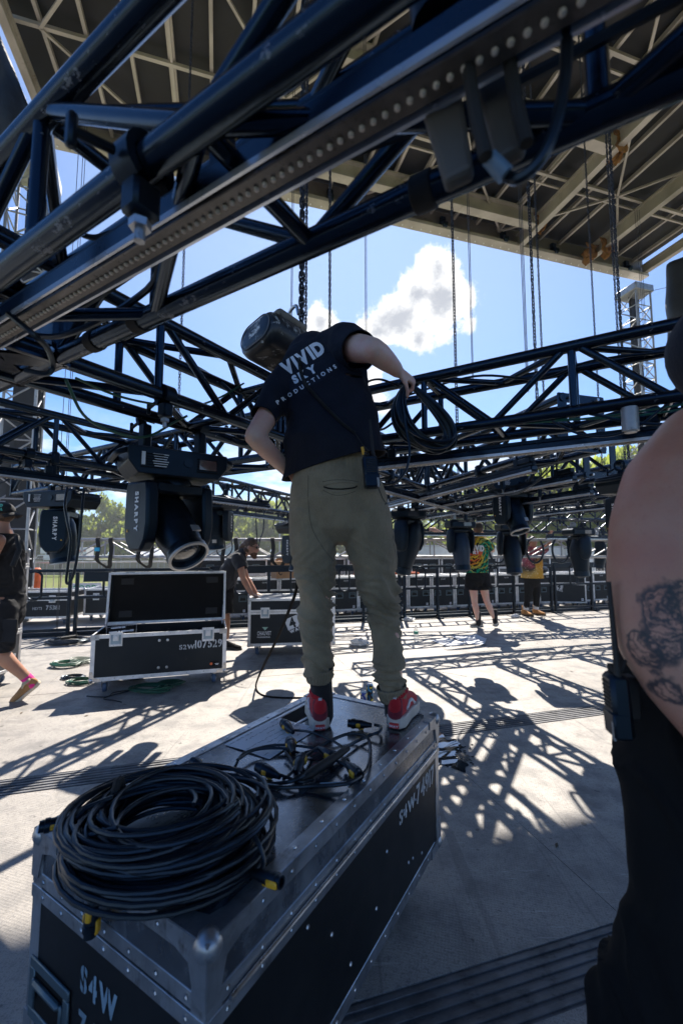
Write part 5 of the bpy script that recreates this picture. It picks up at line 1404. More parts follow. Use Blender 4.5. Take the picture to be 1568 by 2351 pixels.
# --- the case being pushed ---
def pushed_case():
    f0 = PZ(569, 1484, CASTER); ang = rad(7.5); d = V((math.cos(ang), math.sin(ang), 0)); n = V((-d.y, d.x, 0)); L, W, H = 1.12, 0.60, 0.60
    c = f0+d*L/2+n*W/2
    root = road_case('black road case with white company lettering, being pushed by the bent man', (c.x, c.y, 0), ang, L, W, H, lid=0.17, t=0.034, joined=False, wheel=m_bluewheel, seed=4)
    ls = CASTER+H-0.17
    fit_latch(root, -L*0.31, ls-0.012, W); fit_latch(root, L*0.31, ls-0.012, W)
    rivets(root, L, W, (CASTER+0.015, CASTER+H-0.015, ls-0.018), 0.2)
    case_text(root, 'CHAUVET', 0.070, -L*0.395, CASTER+0.135, W, m_print, bold=0.002, squash=0.50, spacing=0.8)
    case_text(root, 'PROFESSIONAL', 0.022, -L*0.395, CASTER+0.103, W, m_print, bold=0.0012, squash=0.95, spacing=0.6)
    b = MB(); x0, zz = -L*0.395+0.098, CASTER+0.215
    b.add([(x0-0.038, -W/2-0.0016, zz+0.022), (x0+0.038, -W/2-0.0016, zz+0.022), (x0, -W/2-0.0016, zz-0.02)], [(0, 2, 1)]); b.build('triangle_mark', mat('pale_green_print', (0.35, 0.55, 0.45), 0.7), root, world=False, smooth=False)
    sticker4(root, L*0.02, CASTER+0.27, W, 0.19, rad(22)); return root
def sticker4(root, x, z, W, s, roll):
    R = Matrix.Translation((x, -W/2-0.0014, z)) @ Matrix.Rotation(-roll, 4, 'Y')
    b = MB(); b.add([R @ V(q) for q in ((-s/2, 0, -s*0.28), (s/2, 0, -s*0.28), (s/2, 0, s*0.5), (-s/2, 0, s*0.5))], [(0, 1, 2, 3)]); b.build('sticker', m_print, root, world=False, smooth=False)
    mb = place_text('4', s*0.95, (-s*0.08, -0.001, -s*0.22), (1, 0, 0), UP, 'C', bold=0.006, squash=0.9); mb.v = [tuple(R @ V(q)) for q in mb.v]; mb.build('sticker_print', m_lam, root, world=False, smooth=False)
    mb = place_text('ENTERTAINMENT', s*0.09, (s*0.47, -0.001, s*0.48), (0, 0, -1), (1, 0, 0), 'L', squash=0.8, bold=0.001); mb.v = [tuple(R @ (V(q)-V((s*0.06, 0, 0)))) for q in mb.v]; mb.build('sticker_print', m_lam, root, world=False, smooth=False)
    mb = place_text('WALL', s*0.24, (-s*0.45, -0.0005, -s*0.5), (1, 0, 0), UP, 'L', bold=0.004, squash=1.1); mb.v = [tuple(R @ V(q)) for q in mb.v]; mb.build('sticker_word', m_print, root, world=False, smooth=False)
pushed_case()

# --- pair of grey cases at the left edge ---
cL = PZ(62, 1545, 0.0)
lowc = road_case('grey road case at the left edge standing on the floor, under another grey case', V((-3.70, 4.22, 0)), rad(88), 0.80, 0.62, 0.585, lid=0.2, panel=m_lamgrey, joined=False, seed=11)
for root_ in (lowc,):
    fit_latch(root_, -0.0, CASTER+0.385, 0.62); sticker_f5(root_, 0.30, CASTER+0.12, 0.62, 0.075)
upc = road_case('grey road case at the left edge stacked on top of another grey case', V((-3.68, 4.24, CASTER+0.585)), rad(89.5), 0.80, 0.62, 0.56, lid=0.17, panel=m_lamgrey, joined=False, seed=12, caster=0.085)
fit_latch(upc, 0.1, 0.085+0.39, 0.62); sticker_f5(upc, 0.30, 0.085+0.12, 0.62, 0.075)

# --- cases on the dock at left ---
def dock_at(px, t): 
    r = ray(px, 1400); k = t/(r.x*T.x+r.y*T.y); return V((r.x*k, r.y*k, DOCKZ))
q = dock_at(183, 9.6)
c1 = road_case('long black road case on the dock at left with white stencilled number', q-S*0.80, SA-rad(9), 1.6, 0.6, 0.50, lid=0.15, t=0.034, seed=21)
fit_latch(c1, 0.50, CASTER+0.35, 0.6); fit_latch(c1, -0.4, CASTER+0.35, 0.6)
case_text(c1, 'HDTI', 0.07, 0.17, CASTER+0.155, 0.6, m_sten, stencil=True, bold=0.002, squash=0.9); case_text(c1, '75381', 0.11, 0.40, CASTER+0.155, 0.6, m_sten, stencil=True, bold=0.003, squash=0.85)
q = dock_at(202, 9.7)
c2 = road_case('black road case on the dock behind the raised lid of the open case', q+S*0.62, SA-rad(9), 1.2, 0.6, 0.50, lid=0.15, t=0.034, seed=22)
fit_latch(c2, -0.38, CASTER+0.35, 0.6); fit_latch(c2, 0.38, CASTER+0.35, 0.6)

# --- the rows of cases behind the guard rail ---
proto = road_case('row case prototype', (0, 0, 0), SA, 0.545, 0.62, 0.69, lid=0.24, t=0.034, seed=31, group='row of black road cases behind the guard rail')
for x in (-0.14, 0.14): fit_handle(proto, x, CASTER+0.31, 0.62, scale=0.95)
sticker_f5(proto, 0.17, CASTER+0.075, 0.62, 0.045)
mb = place_text('CHAUVET', 0.036, (0, -0.3118, CASTER+0.60), (1, 0, 0), UP, 'C', bold=0.001, squash=0.6); mb.build('lettering', m_print, proto, world=False, smooth=False)
s0 = 0.05; rng = random.Random(5); nrow = 18; first = True
LMK = [(40, 'the left tower'), (147, 'the small light at left'), (300, 'the open case'), (420, 'the large moving light'), (575, 'the bent man'), (660, 'the brown cardboard box'), (725, 'the left trouser leg'), (800, 'the gap between the trouser legs'), (880, 'the right trouser leg'), (938, 'the oval-armed light'), (1000, 'the rail hoop'), (1095, 'the tie-dye shirt'), (1160, 'the light pointing straight down'), (1221, 'the yellow shirt'), (1325, 'the light near the bare shoulder'), (1390, 'the bare elbow'), (1480, 'the shirtless man')]
def px_of(q): d = q.y*CP+(q.z-CAM_H)*SP; return 784+FPX*q.x/d
SEEN_WHERE = {}
def where(base, q):
    """names the landmark nearest in view and which side of it"""
    p = px_of(q); l = min(LMK, key=lambda t: abs(t[0]-p)); side = 'behind' if abs(l[0]-p) < 14 else ('just left of' if p < l[0] else 'just right of')
    return base+' '+side+' '+l[1]
LABROW = 'low-row black road case'
for i in range(nrow):
    s = s0+0.30+i*0.562
    if i == 14: continue
    loc = ST(s, 8.95+rng.uniform(-.03, .03), DOCKZ); rz = SA+rng.uniform(-.03, .03)
    if first: proto.location = loc; proto.rotation_euler = (0, 0, rz); proto['label'] = where(LABROW, loc); WORLDM[proto.name] = Matrix.Translation(loc) @ Matrix.Rotation(rz, 4, 'Z'); first = False
    else: dup(proto, loc, rz, where(LABROW, loc))
c4 = road_case('dark road case with white square sticker, askew at right', ST(s0+0.34+14*0.562, 8.72, DOCKZ), SA-rad(24), 0.72, 0.62, 0.69, lid=0.24, t=0.028, seed=33)
sticker4(c4, -0.24, CASTER+0.36, 0.62, 0.16, rad(-14)); sticker_f5(c4, 0.27, CASTER+0.08, 0.62)
proto2 = road_case('tall case prototype', (0, 0, 0), SA, 0.80, 0.60, 1.05, lid=0.42, t=0.03, seed=35, group='tall black road cases behind the low row')
for x in (-0.2, 0.2): fit_handle(proto2, x, CASTER+0.84, 0.6)
for x in (-0.2, 0.2): fit_handle(proto2, x, CASTER+0.35, 0.6)
b = MB(); b.box((0, -0.3015, CASTER+0.83), (0.10, 0.001, 0.12)); b.build('paper_label', m_paper, proto2, world=False, smooth=False)
sticker_f5(proto2, 0.32, CASTER+0.70, 0.6, 0.05)
first = True
for i in range(11):
    s = 0.9+i*0.86
    if i in (3, 8): continue
    loc = ST(s, 10.45+rng.uniform(-.1, .1), DOCKZ); rz = SA+rng.uniform(-.06, .06); LAB2 = where('tall back-row case with paper label', loc)
    if first: proto2.location = loc; proto2.rotation_euler = (0, 0, rz); proto2['label'] = LAB2; WORLDM[proto2.name] = Matrix.Translation(loc) @ Matrix.Rotation(rz, 4, 'Z'); first = False
    else: dup(proto2, loc, rz, LAB2)
g1 = road_case('tall grey road case among the black ones left of the tie-dye shirt', ST(0.9+3*0.86, 10.4, DOCKZ), SA, 0.8, 0.6, 1.08, lid=0.3, panel=m_lamgrey, seed=36); sticker4(g1, 0.0, CASTER+0.72, 0.6, 0.26, rad(20))
g2 = road_case('tall grey road case among the black ones near the yellow shirt', ST(0.9+8*0.86, 10.4, DOCKZ), SA, 0.8, 0.6, 1.08, lid=0.3, panel=m_lamgrey, seed=37); sticker4(g2, 0.1, CASTER+0.75, 0.6, 0.22, rad(15))
g3 = road_case('wide black road case standing behind the bent man', ST(0.35, 10.3, DOCKZ), SA, 1.5, 0.6, 1.05, lid=0.35, seed=38)
for x in (-0.5, 0.1, 0.5): fit_handle(g3, x, CASTER+0.87, 0.6)
# things lying on the rows
b = MB(); b.box((0, 0, 0.17), (0.42, 0.36, 0.34), bev=0.006); b.box((0.0, -0.19, 0.345), (0.40, 0.14, 0.004), Matrix.Rotation(-0.25, 4, 'X'))
q = dock_at(650, 8.8); q.z = DOCKZ+CASTER+0.69
cb = thing('cardboard_box', 'brown cardboard box on the low cases behind the bent man', 'box', q, SA+0.2); b.build('carton', m_card, cb, world=False)
b = MB(); b.box((0, 0, 0.01), (0.05, 0.38, 0.667)); 
b = MB(); b.box((-0.12, -0.182, 0.22), (0.07, 0.002, 0.10)); b.build('shipping_label', m_paper, cb, world=False, smooth=False)
b = MB(); q = ST(3.6, 8.8, DOCKZ+CASTER+0.69)
b.bar(q-S*0.75+UP*0.05, q+S*0.75+UP*0.05, 0.05, 0.045, UP, bev=0.008); b.bar(q-S*0.7+T*0.25+UP*0.05, q+S*0.8+T*0.25+UP*0.05, 0.05, 0.045, UP, bev=0.008)
for k in range(6): b.bar(q+S*(-0.6+0.25*k)+T*0.02+UP*0.045, q+S*(-0.6+0.25*k)+T*0.23+UP*0.045, 0.03, 0.03, UP)
tag(b.build('orange_ladder', m_orange), 'orange ladder lying flat on the low row of cases', 'ladder')
q = ST(7.35, 8.9, DOCKZ+CASTER+0.69); b = MB()
b.loft([q-S*0.42+UP*0.08, q-S*0.2+UP*0.13, q+S*0.15+UP*0.14, q+S*0.45+UP*0.08], [(0.10, 0.16), (0.14, 0.22), (0.15, 0.22), (0.09, 0.15)], UP, 16)
me = remesh(b, 0.02, 3, lambda p, n: 0.02*noise.noise(p*7)); put(me, 'bundled_tarp', mat('dark_blue_tarp', (0.03, 0.04, 0.055), 0.5, bump=0.5, bscale=25, bdist=0.02)); tag(bpy.data.objects[-1] if False else COL.objects[-1], 'dark blue bundled tarp on the low cases near the shirtless man', 'tarp')
def loop_cable(label, pts, r, m, cat='cable', group=None, per=6): 
    b = MB(); b.tube(curve_pts(pts, per), r, 6); return tag(b.build('cable', m), label, cat, group)

# ---------------- guard rail along the stage edge ----------------
def guard_rail(label, s0, s1, flat=False):
    root = thing('guard_rail', label, 'guard rail', ST(s0, TEDGE-0.02, 0), SA, 'black steel guard rails along the stage edge'); L = s1-s0
    b = MB()
    if flat: b.box((L/2, 0, 1.02), (L, 0.05, 0.12), bev=0.006)
    else: b.bar((0, 0, 1.03), (L, 0, 1.03), 0.05, 0.05, bev=0.01)
    b.build('top_rail', m_dark, root, world=False)
    for z in (0.60, 0.10):
        b = MB(); b.bar((0, 0, z), (L, 0, z), 0.045, 0.045, bev=0.008); b.build('lower_rail', m_dark, root, world=False)
    for x in (0.03, L*0.5, L-0.03):
        b = MB(); b.box((x, 0.0, 0.5), (0.05, 0.055, 1.0), bev=0.006); b.box((x, -0.06, 0.012), (0.09, 0.2, 0.024), bev=0.004); b.build('post', m_dark, root, world=False)
    for x in (L*0.25, L*0.75):
        b = MB(); b.tube([(x+0.10*math.cos(a), -0.03, 0.80+(0.13 if math.sin(a) > 0 else -0.13)+0.09*math.sin(a)) for a in [2*math.pi*(i+0.5)/18 for i in range(18)]], 0.018, 8, closed=True); b.build('oval_hoop', m_dark, root, world=False)
    return root
edges = [-6.4, -4.3, -2.2, -0.1, 1.9, 3.5, 5.05, 7.1, 9.2, 11.3, 13.4]
labs = ['at the far left edge behind the grey cases', 'left of the open case, in front of the long stencilled case', 'behind the raised lid of the open case', 'behind the bent man', 'behind the legs of the man on the case', 'left of the tie-dye shirt, with an oval hoop', 'behind the person in the tie-dye shirt', 'with a thick flat top bar beside the yellow shirt', 'with a flat top bar ending at the shirtless man', 'hidden mostly by the shirtless man']
for i in range(10): guard_rail('black guard rail section '+labs[i], edges[i]+0.02, edges[i+1]-0.02, flat=i in (3, 4, 7, 8))
b = MB(); q = dock_at(222, TEDGE-0.09); b.box((0, 0, 0), (0.40, 0.02, 0.16), mat_from(V((q.x, q.y, 0.93)), S, T, UP), bev=0.004); tag(b.build('blank_board', m_dark), 'small black board hooked on the guard rail left of the open case', 'board')

# ---------------- cable coils ----------------
def coil_points(turns, R, dr, dz, seed, per=26, base=0.0, oval=1.0, wob=0.02):
    rng = random.Random(seed); tr = []
    for i in range(turns+2):
        a = rng.uniform(0, 2*math.pi); q = math.sqrt(rng.random())
        tr.append((R+dr*q*math.cos(a), base+dz*(1+q*math.sin(a)), rng.uniform(-wob, wob), rng.uniform(-wob, wob), rng.uniform(-1, 1)*0.12))
    pts = []
    for i in range(turns):
        for k in range(per):
            f = k/per; g = f*f*(3-2*f); a = 2*math.pi*f
            r = tr[i][0]*(1-g)+tr[i+1][0]*g; z = tr[i][1]*(1-g)+tr[i+1][1]*g
            cx = tr[i][2]*(1-g)+tr[i+1][2]*g; cy = tr[i][3]*(1-g)+tr[i+1][3]*g; tl = tr[i][4]*(1-g)+tr[i+1][4]*g
            x, y = cx+r*math.cos(a), cy+r*oval*math.sin(a)
            pts.append(V((x, y, max(z+tl*r*math.sin(a+seed), base))))
    return pts
def connector(root, p, d, M=None, L=0.085, r=0.0165):
    """black power connector with yellow latch parts, p = cable end, d = direction"""
    d = V(d).normalized(); x, y, z = frame_of(d); Mx = mat_from(V(p), x, y, z)
    b = MB(); b.lathe([(0.008, -0.02), (0.011, 0.0), (r*0.85, 0.012), (r, 0.025), (r, L*0.6), (r*1.12, L*0.62), (r*1.12, L*0.80), (r*0.9, L*0.82), (r*0.9, L), (r*0.6, L), (r*0.6, L-0.015)], 14, Mx)
    c = b.build('connector', m_plast2, root)
    b = MB(); b.box((0, r*1.0, L*0.70), (r*1.1, r*0.5, 0.028), Mx, bev=0.003); b.box((-r*0.95, 0, L*0.30), (r*0.5, r*0.9, 0.022), Mx, bev=0.003); b.box((0, -r*0.95, L*0.45), (r*0.9, r*0.4, 0.018), Mx, bev=0.003)
    b.build('connector_latch', m_yel, c)
def big_coil():
    c = PZ(388, 1945, NZ1); c.z = NZ1+0.004
    root = thing('cable_coil', 'big coil of thick black cable with yellow-marked plugs on the front case', 'cable coil', c, 0)
    W_ = WORLDM[root.name]
    pts = coil_points(64, 0.166, 0.078, 0.043, 5, per=28, base=0.008, oval=0.88, wob=0.040)
    b = MB(); b.tube(pts, 0.0054, 8); b.build('cable_turns', m_cable, root, world=False)
    # looser turns lying over the heap
    for k in range(8):
        p2 = coil_points(2, 0.165, 0.055, 0.008, 40+k, per=28, base=0.085, oval=0.86, wob=0.055)
        b = MB(); b.tube(p2, 0.0054, 8); b.build('loose_turn', m_cable, root, world=False)
    def at(x, y, z): q = PZ(x, y, z); return q
    for (px, py, zz, dx, dy) in ((156, 1886, 0.735, -1, -0.6), (468, 1762, 0.70, -0.8, 0.5), (598, 2010, 0.685, 0.9, -0.5)):
        p = at(px, py, zz); connector(root, p, V((dx, dy, 0.1)), L=0.055, r=0.0135)
    rr_ = ray(214, 2072); k_ = ((V((NC.x, NC.y, 0))-A*(NL/2+0.022))-V((0, 0, CAM_H))).dot(A)/rr_.dot(A); hang_p = V((0, 0, CAM_H))+rr_*k_
    connector(root, hang_p, V((0.0, -0.08, -1.0)), L=0.062, r=0.0145)
    b = MB(); b.tube(curve_pts([at(156, 1886, 0.735), at(176, 1880, 0.75), at(200, 1855, 0.76), at(260, 1830, 0.77)], 6), 0.0054, 8); b.build('cable_tail', m_cable, root)
    b = MB(); b.tube(curve_pts([hang_p, hang_p+V((-0.002, -0.004, 0.04)), hang_p+V((0.0, 0.02, 0.075)), at(215, 1975, 0.74), at(170, 1955, 0.735), at(190, 1925, 0.75), at(270, 1900, 0.77)], 6), 0.0054, 8); b.build('cable_tail', m_cable, root)
    b = MB(); b.tube(curve_pts([at(598, 2008, 0.685), at(605, 1975, 0.70), at(590, 1930, 0.73), at(560, 1880, 0.75)], 6), 0.0054, 8); b.build('cable_tail', m_cable, root)
    b = MB(); b.tube([V((-0.15, 0.05, 0.06))+V((0.0, math.cos(a)*0.02, math.sin(a)*0.062)) for a in [2*math.pi*i/14 for i in range(14)]], 0.010, 6, closed=True); b.build('tie_wrap', m_strap, root, world=False)
    return root
big_coil()
def tangle():
    z = NZ1+0.011
    def at(x, y, zz=0.0): return PZ(x, y, z+zz)
    c = at(700, 1740); root = thing('breakout_cable', 'loose black breakout cable with yellow-marked plugs lying on the front case by the shoes', 'cable', (c.x, c.y, NZ1), 0)
    runs = [[(540, 1760), (560, 1730), (620, 1712), (680, 1712), (740, 1722), (768, 1735), (740, 1760), (700, 1775)],
            [(545, 1745), (585, 1722), (650, 1718), (690, 1730)],
            [(575, 1800), (640, 1808), (710, 1805), (790, 1800), (830, 1780), (846, 1755), (850, 1718), (840, 1690), (800, 1685), (760, 1700), (725, 1720), (700, 1740), (690, 1775)],
            [(575, 1800), (620, 1800), (680, 1790), (740, 1752), (800, 1712), (845, 1690), (870, 1680), (874, 1668), (860, 1664)],
            [(668, 1676), (710, 1680), (745, 1692), (785, 1715), (780, 1735), (760, 1742)],
            [(632, 1775), (660, 1785), (690, 1795), (720, 1790)],
            [(655, 1725), (670, 1745), (680, 1765), (690, 1780)],
            [(730, 1724), (700, 1728), (690, 1745), (668, 1775), (650, 1790)],
            [(810, 1770), (790, 1755), (770, 1745)]]
    for i, r in enumerate(runs):
        b = MB(); b.tube(curve_pts([at(x, y, 0.004*((i*7+k*3) % 4)) for k, (x, y) in enumerate(r)], 6), 0.0046 if i not in (2, 3) else 0.0056, 8); b.build('cable_run', m_cable, root)
    b = MB(); b.tube([at(690, 1790, 0.004), at(715, 1775, 0.01), at(760, 1745, 0.012), at(800, 1718, 0.008)], [0.008, 0.0135, 0.0145, 0.008], 10); b.build('moulded_splitter', m_rubber, root)
    for (x, y, ex, ey) in ((668, 1676, 655, 1664), (672, 1722, 664, 1698), (632, 1778, 610, 1768), (740, 1722, 760, 1734), (842, 1664, 820, 1662), (800, 1758, 824, 1780), (683, 1765, 690, 1745)):
        p = at(x, y, 0.008); connector(root, p, at(ex, ey, 0.010)-p, L=0.075, r=0.0165)
    for (x, y, ex, ey) in ((595, 1801, 640, 1808), (735, 1803, 800, 1799)):
        b = MB(); b.tube([at(x, y, 0.002), at((x+ex)/2, (y+ey)/2, 0.002), at(ex, ey, 0.002)], 0.0066, 8); b.build('label_sleeve', mat('pale_blue_sleeve', (0.35, 0.45, 0.50), 0.5), root)
    return root
tangle()
def floor_coil(label, px, py, R, turns, r, m, seed, oval=0.8, dz=0.02):
    c = PZ(px, py, 0.004); b = MB(); b.tube([q+c for q in coil_points(turns, R, R*0.28, dz, seed, per=20, base=r, oval=oval, wob=R*0.25)], r, 6)
    return tag(b.build('cable_coil', m), label, 'cable coil', 'small cable coils on the floor')
floor_coil('black cable coil lying on the floor at left below the hanging wire ropes', 155, 1474, 0.22, 9, 0.009, m_cable, 3, 0.8)
b = MB(); b.cyl(PZ(140, 1466, 0.07), PZ(175, 1461, 0.07), 0.025, 12); tag(b.build('cable_plug', m_rubber), 'black plug on the coil at left under the wire ropes', 'plug')
floor_coil('green cable heap on the floor left of the open case', 150, 1528, 0.15, 13, 0.006, m_green, 7, 0.7)
floor_coil('pale cable heap on the floor touching the left corner of the open case', 188, 1522, 0.12, 11, 0.0055, m_paleg, 8, 0.7)
floor_coil('small black cable coil on the floor in front of the green heap', 172, 1556, 0.10, 6, 0.006, m_cable, 10, 0.6, 0.01)
floor_coil('small green cable coil in front at left on the floor', 188, 1568, 0.12, 7, 0.006, m_green, 9, 0.6, 0.012)
floor_coil('black cable coil in front of the open case', 297, 1557, 0.14, 8, 0.007, m_cable, 12, 0.55, 0.015)
floor_coil('green cable coil on the floor in front of the open case', 345, 1587, 0.16, 9, 0.007, m_green, 14, 0.55, 0.02)
floor_coil('green cable coil under the right end of the open case', 390, 1573, 0.11, 7, 0.006, m_green, 15, 0.55, 0.012)
loop_cable('thin black cable trailing from the small coils', [PZ(200, 1598, .006), PZ(245, 1600, .006), PZ(262, 1590, .006), PZ(300, 1585, .006), PZ(240, 1602, .006), PZ(262, 1608, .006), PZ(280, 1612, .006)], 0.005, m_cable)
loop_cable('thin black wires lying loose on the floor near the work boots', [PZ(1163, 1413, .005), PZ(1185, 1418, .005), PZ(1220, 1412, .005), PZ(1250, 1418, .005), PZ(1225, 1428, .005), PZ(1190, 1424, .005), PZ(1230, 1432, .005), PZ(1268, 1422, .005)], 0.004, m_cable)
loop_cable('thin black wires on the floor beside the man on the case', [PZ(792, 1442, .005), PZ(815, 1452, .005), PZ(845, 1446, .005), PZ(822, 1440, .005), PZ(800, 1446, .005)], 0.005, m_cable)
loop_cable('thin cable lying across the floor at left', [PZ(215, 1430, .005), PZ(180, 1448, .005), PZ(128, 1462, .005)], 0.005, m_cable)

# ---------------- small things on the floor ----------------
def bottle():
    c = PZ(955, 1471, 0); root = thing('water_bottle', 'clear water bottle with a green label standing on the floor', 'bottle', c, 0)
    m, t, bs, co = new_mat('clear_plastic'); bs.inputs['Base Color'].default_value = (0.95, 0.97, 0.98, 1); bs.inputs['Roughness'].default_value = 0.08; bs.inputs['Transmission Weight'].default_value = 0.85; bs.inputs['IOR'].default_value = 1.15; bs.inputs['Alpha'].default_value = 0.55
    b = MB(); b.lathe([(0.0005, 0.004), (0.028, 0.0), (0.034, 0.008), (0.033, 0.03), (0.035, 0.05), (0.033, 0.07), (0.035, 0.09), (0.035, 0.14), (0.033, 0.155), (0.024, 0.185), (0.014, 0.20), (0.014, 0.212)], 20); b.build('bottle_body', m, root, world=False)
    b = MB(); b.lathe([(0.0155, 0.208), (0.0155, 0.224), (0.0005, 0.225)], 14); b.build('cap', m_white, root, world=False)
    b = MB(); b.lathe([(0.0356, 0.10), (0.0358, 0.138)], 20); b.build('label_wrap', mat('green_label', (0.05, 0.32, 0.20), 0.5), root, world=False)
bottle()
def can(label, px, py, h, r, base, art, seed):
    c = PZ(px, py, 0); root = thing('drink_can', label, 'can', c, 0, 'drink cans on the floor behind the front case')
    m, t, bs, co = new_mat('can_print_'+str(seed)); n = t.noise(t.mapping(co, scale=(1, 1, 0.6)), 45.0, 3); n2 = t.noise(co, 28.0, 2)
    cc = t.mix(t.smooth(n, 0.47, 0.5), base, art); cc = t.mix(t.smooth(n2, 0.58, 0.60), cc, (0.75, 0.65, 0.1)); t.put(bs.inputs['Base Color'], cc); bs.inputs['Metallic'].default_value = 0.5; bs.inputs['Roughness'].default_value = 0.3
    b = MB(); b.lathe([(r*0.75, 0.0), (r, 0.01), (r, h-0.014)], 22); b.build('can_body', m, root, world=False)
    b = MB(); b.lathe([(r, h-0.014), (r*0.8, h-0.002), (r*0.82, h), (r*0.76, h), (r*0.74, h-0.004), (0.0005, h-0.004)], 22); b.build('can_top', m_steel, root, world=False)
can('tall blue patterned drink can on the floor between the trouser legs', 849, 1609, 0.157, 0.031, (0.04, 0.22, 0.42), (0.02, 0.02, 0.03), 1)
can('short blue and silver drink can beside the tall one', 834, 1611, 0.098, 0.028, (0.55, 0.57, 0.6), (0.02, 0.06, 0.35), 2)
def sheet_paper(label, px, py, a, w, l, seed):
    c = PZ(px, py, 0.003); root = thing('paper_sheet', label, 'paper', c, a, 'white sheets lying on the floor'); b = MB(); n = 8; vs = []; fs = []; rg = random.Random(seed)
    for j in range(n):
        for i in range(n): u, v = i/(n-1), j/(n-1); vs.append((w*(u-.5), l*(v-.5), 0.002+0.03*max(0, u-0.6)**2*rg.uniform(.9, 1.1)*4+0.012*v*v))
    for j in range(n-1):
        for i in range(n-1): q = j*n+i; fs.append((q, q+1, q+n+1, q+n))
    b.add(vs, fs); b.build('sheet', m_paper, root, world=False)
sheet_paper('white paper sheet on the floor, left one of the loose sheets', 1028, 1476, 0.5, 0.30, 0.42, 1)
sheet_paper('white paper sheet on the floor, farthest of the loose sheets', 1075, 1466, 0.2, 0.42, 0.30, 2)
sheet_paper('white paper sheet on the floor, right one of the loose sheets', 1090, 1474, -0.4, 0.30, 0.36, 3)
def crumple(label, px, py, r, seed):
    c = PZ(px, py, 0.0); b = MB(); b.ball(c+UP*r*0.35, (r, r*0.8, r*0.4), 14, 8)
    b.v = [tuple(V(q)+(V(q)-c)*0.5*noise.noise(V(q)*30+V((seed, 0, 0)))) for q in b.v]
    m = mat('clear_film', (0.8, 0.82, 0.84), 0.25, trans=0.3)
    return tag(b.build('crumpled_wrap', m, smooth=False), label, 'plastic wrap', 'bits of clear plastic wrap on the floor')
crumple('crumpled clear plastic wrap on the floor left of the bottle', 938, 1426, 0.10, 1); crumple('crumpled clear plastic wrap on the floor behind the trouser leg', 824, 1482, 0.13, 2); crumple('crumpled clear plastic wrap between the tie-dye person and the work boots', 1182, 1418, 0.09, 3)
def puddle():
    m, t, bs, co = new_mat('water_puddle'); bs.inputs['Base Color'].default_value = (0.02, 0.022, 0.025, 1); bs.inputs['Roughness'].default_value = 0.02; bs.inputs['Specular IOR Level'].default_value = 1.0; bs.inputs['Coat Weight'].default_value = 1.0; bs.inputs['Coat Roughness'].default_value = 0.01
    c = PZ(1020, 1722, 0.0); b = MB(); n = 64; vs = [(c.x, c.y, 0.0030)]; fs = []
    for i in range(n):
        a = 2*math.pi*i/n; r = 0.165*(1+0.55*noise.noise(V((math.cos(a)*1.6, math.sin(a)*1.6, 3.1)))+0.35*noise.noise(V((math.cos(a)*5, math.sin(a)*5, 1.7))))
        vs.append((c.x+r*math.cos(a)*0.85, c.y+r*math.sin(a)*1.35, 0.0026))
    fs = [(0, i+1, (i+1) % n+1) for i in range(n)]; b.add(vs, fs); tag(b.build('puddle', m), 'small puddle of water reflecting the sky beside the front case', 'puddle')
    rg = random.Random(4)
    b = MB(); n = 40; c = PZ(1064, 1740, 0.0); vs = [(c.x, c.y, 0.0055)]
    for i in range(n):
        a = 2*math.pi*i/n; r = 0.038*(1+0.9*noise.noise(V((math.cos(a)*3, math.sin(a)*3, 6.1)))); vs.append((c.x+r*math.cos(a), c.y+r*math.sin(a)*1.5, 0.0045))
    b.add(vs, [(0, i+1, (i+1) % n+1) for i in range(n)])
    for i in range(16): q = PZ(1066+rg.uniform(-20, 22), 1738+rg.uniform(-34, 24), 0.004); b.ball(q, (rg.uniform(.004, .013), rg.uniform(.004, .009), 0.004), 6, 4)
    tag(b.build('wet_litter', mat('wet_dark_mush', (0.03, 0.028, 0.026), 0.25, var=0.6, vscale=60, wear=(0.22, 0.21, 0.2), wscale=40, wlo=0.6, whi=0.66)), 'soggy dark scraps in the puddle beside the front case', 'litter')
puddle()
b = MB(); rg = random.Random(12)
for i in range(70):
    q = ST(rg.uniform(-3, 6), rg.uniform(1.6, 7.4), 0.003); a = rg.uniform(0, 3.1); l = rg.uniform(.006, .03)
    b.add([q+V((math.cos(a)*l, math.sin(a)*l, 0)), q+V((-math.sin(a)*l*.3, math.cos(a)*l*.3, .004)), q-V((math.cos(a)*l, math.sin(a)*l, -.002)), q+V((math.sin(a)*l*.3, -math.cos(a)*l*.3, 0.001))], [(0, 1, 2, 3)])
tag(b.build('floor_litter', mat('dead_leaf_bits', (0.10, 0.065, 0.035), 0.8)), 'small dead leaf bits and grit scattered on the stage floor', 'litter', kind='stuff')

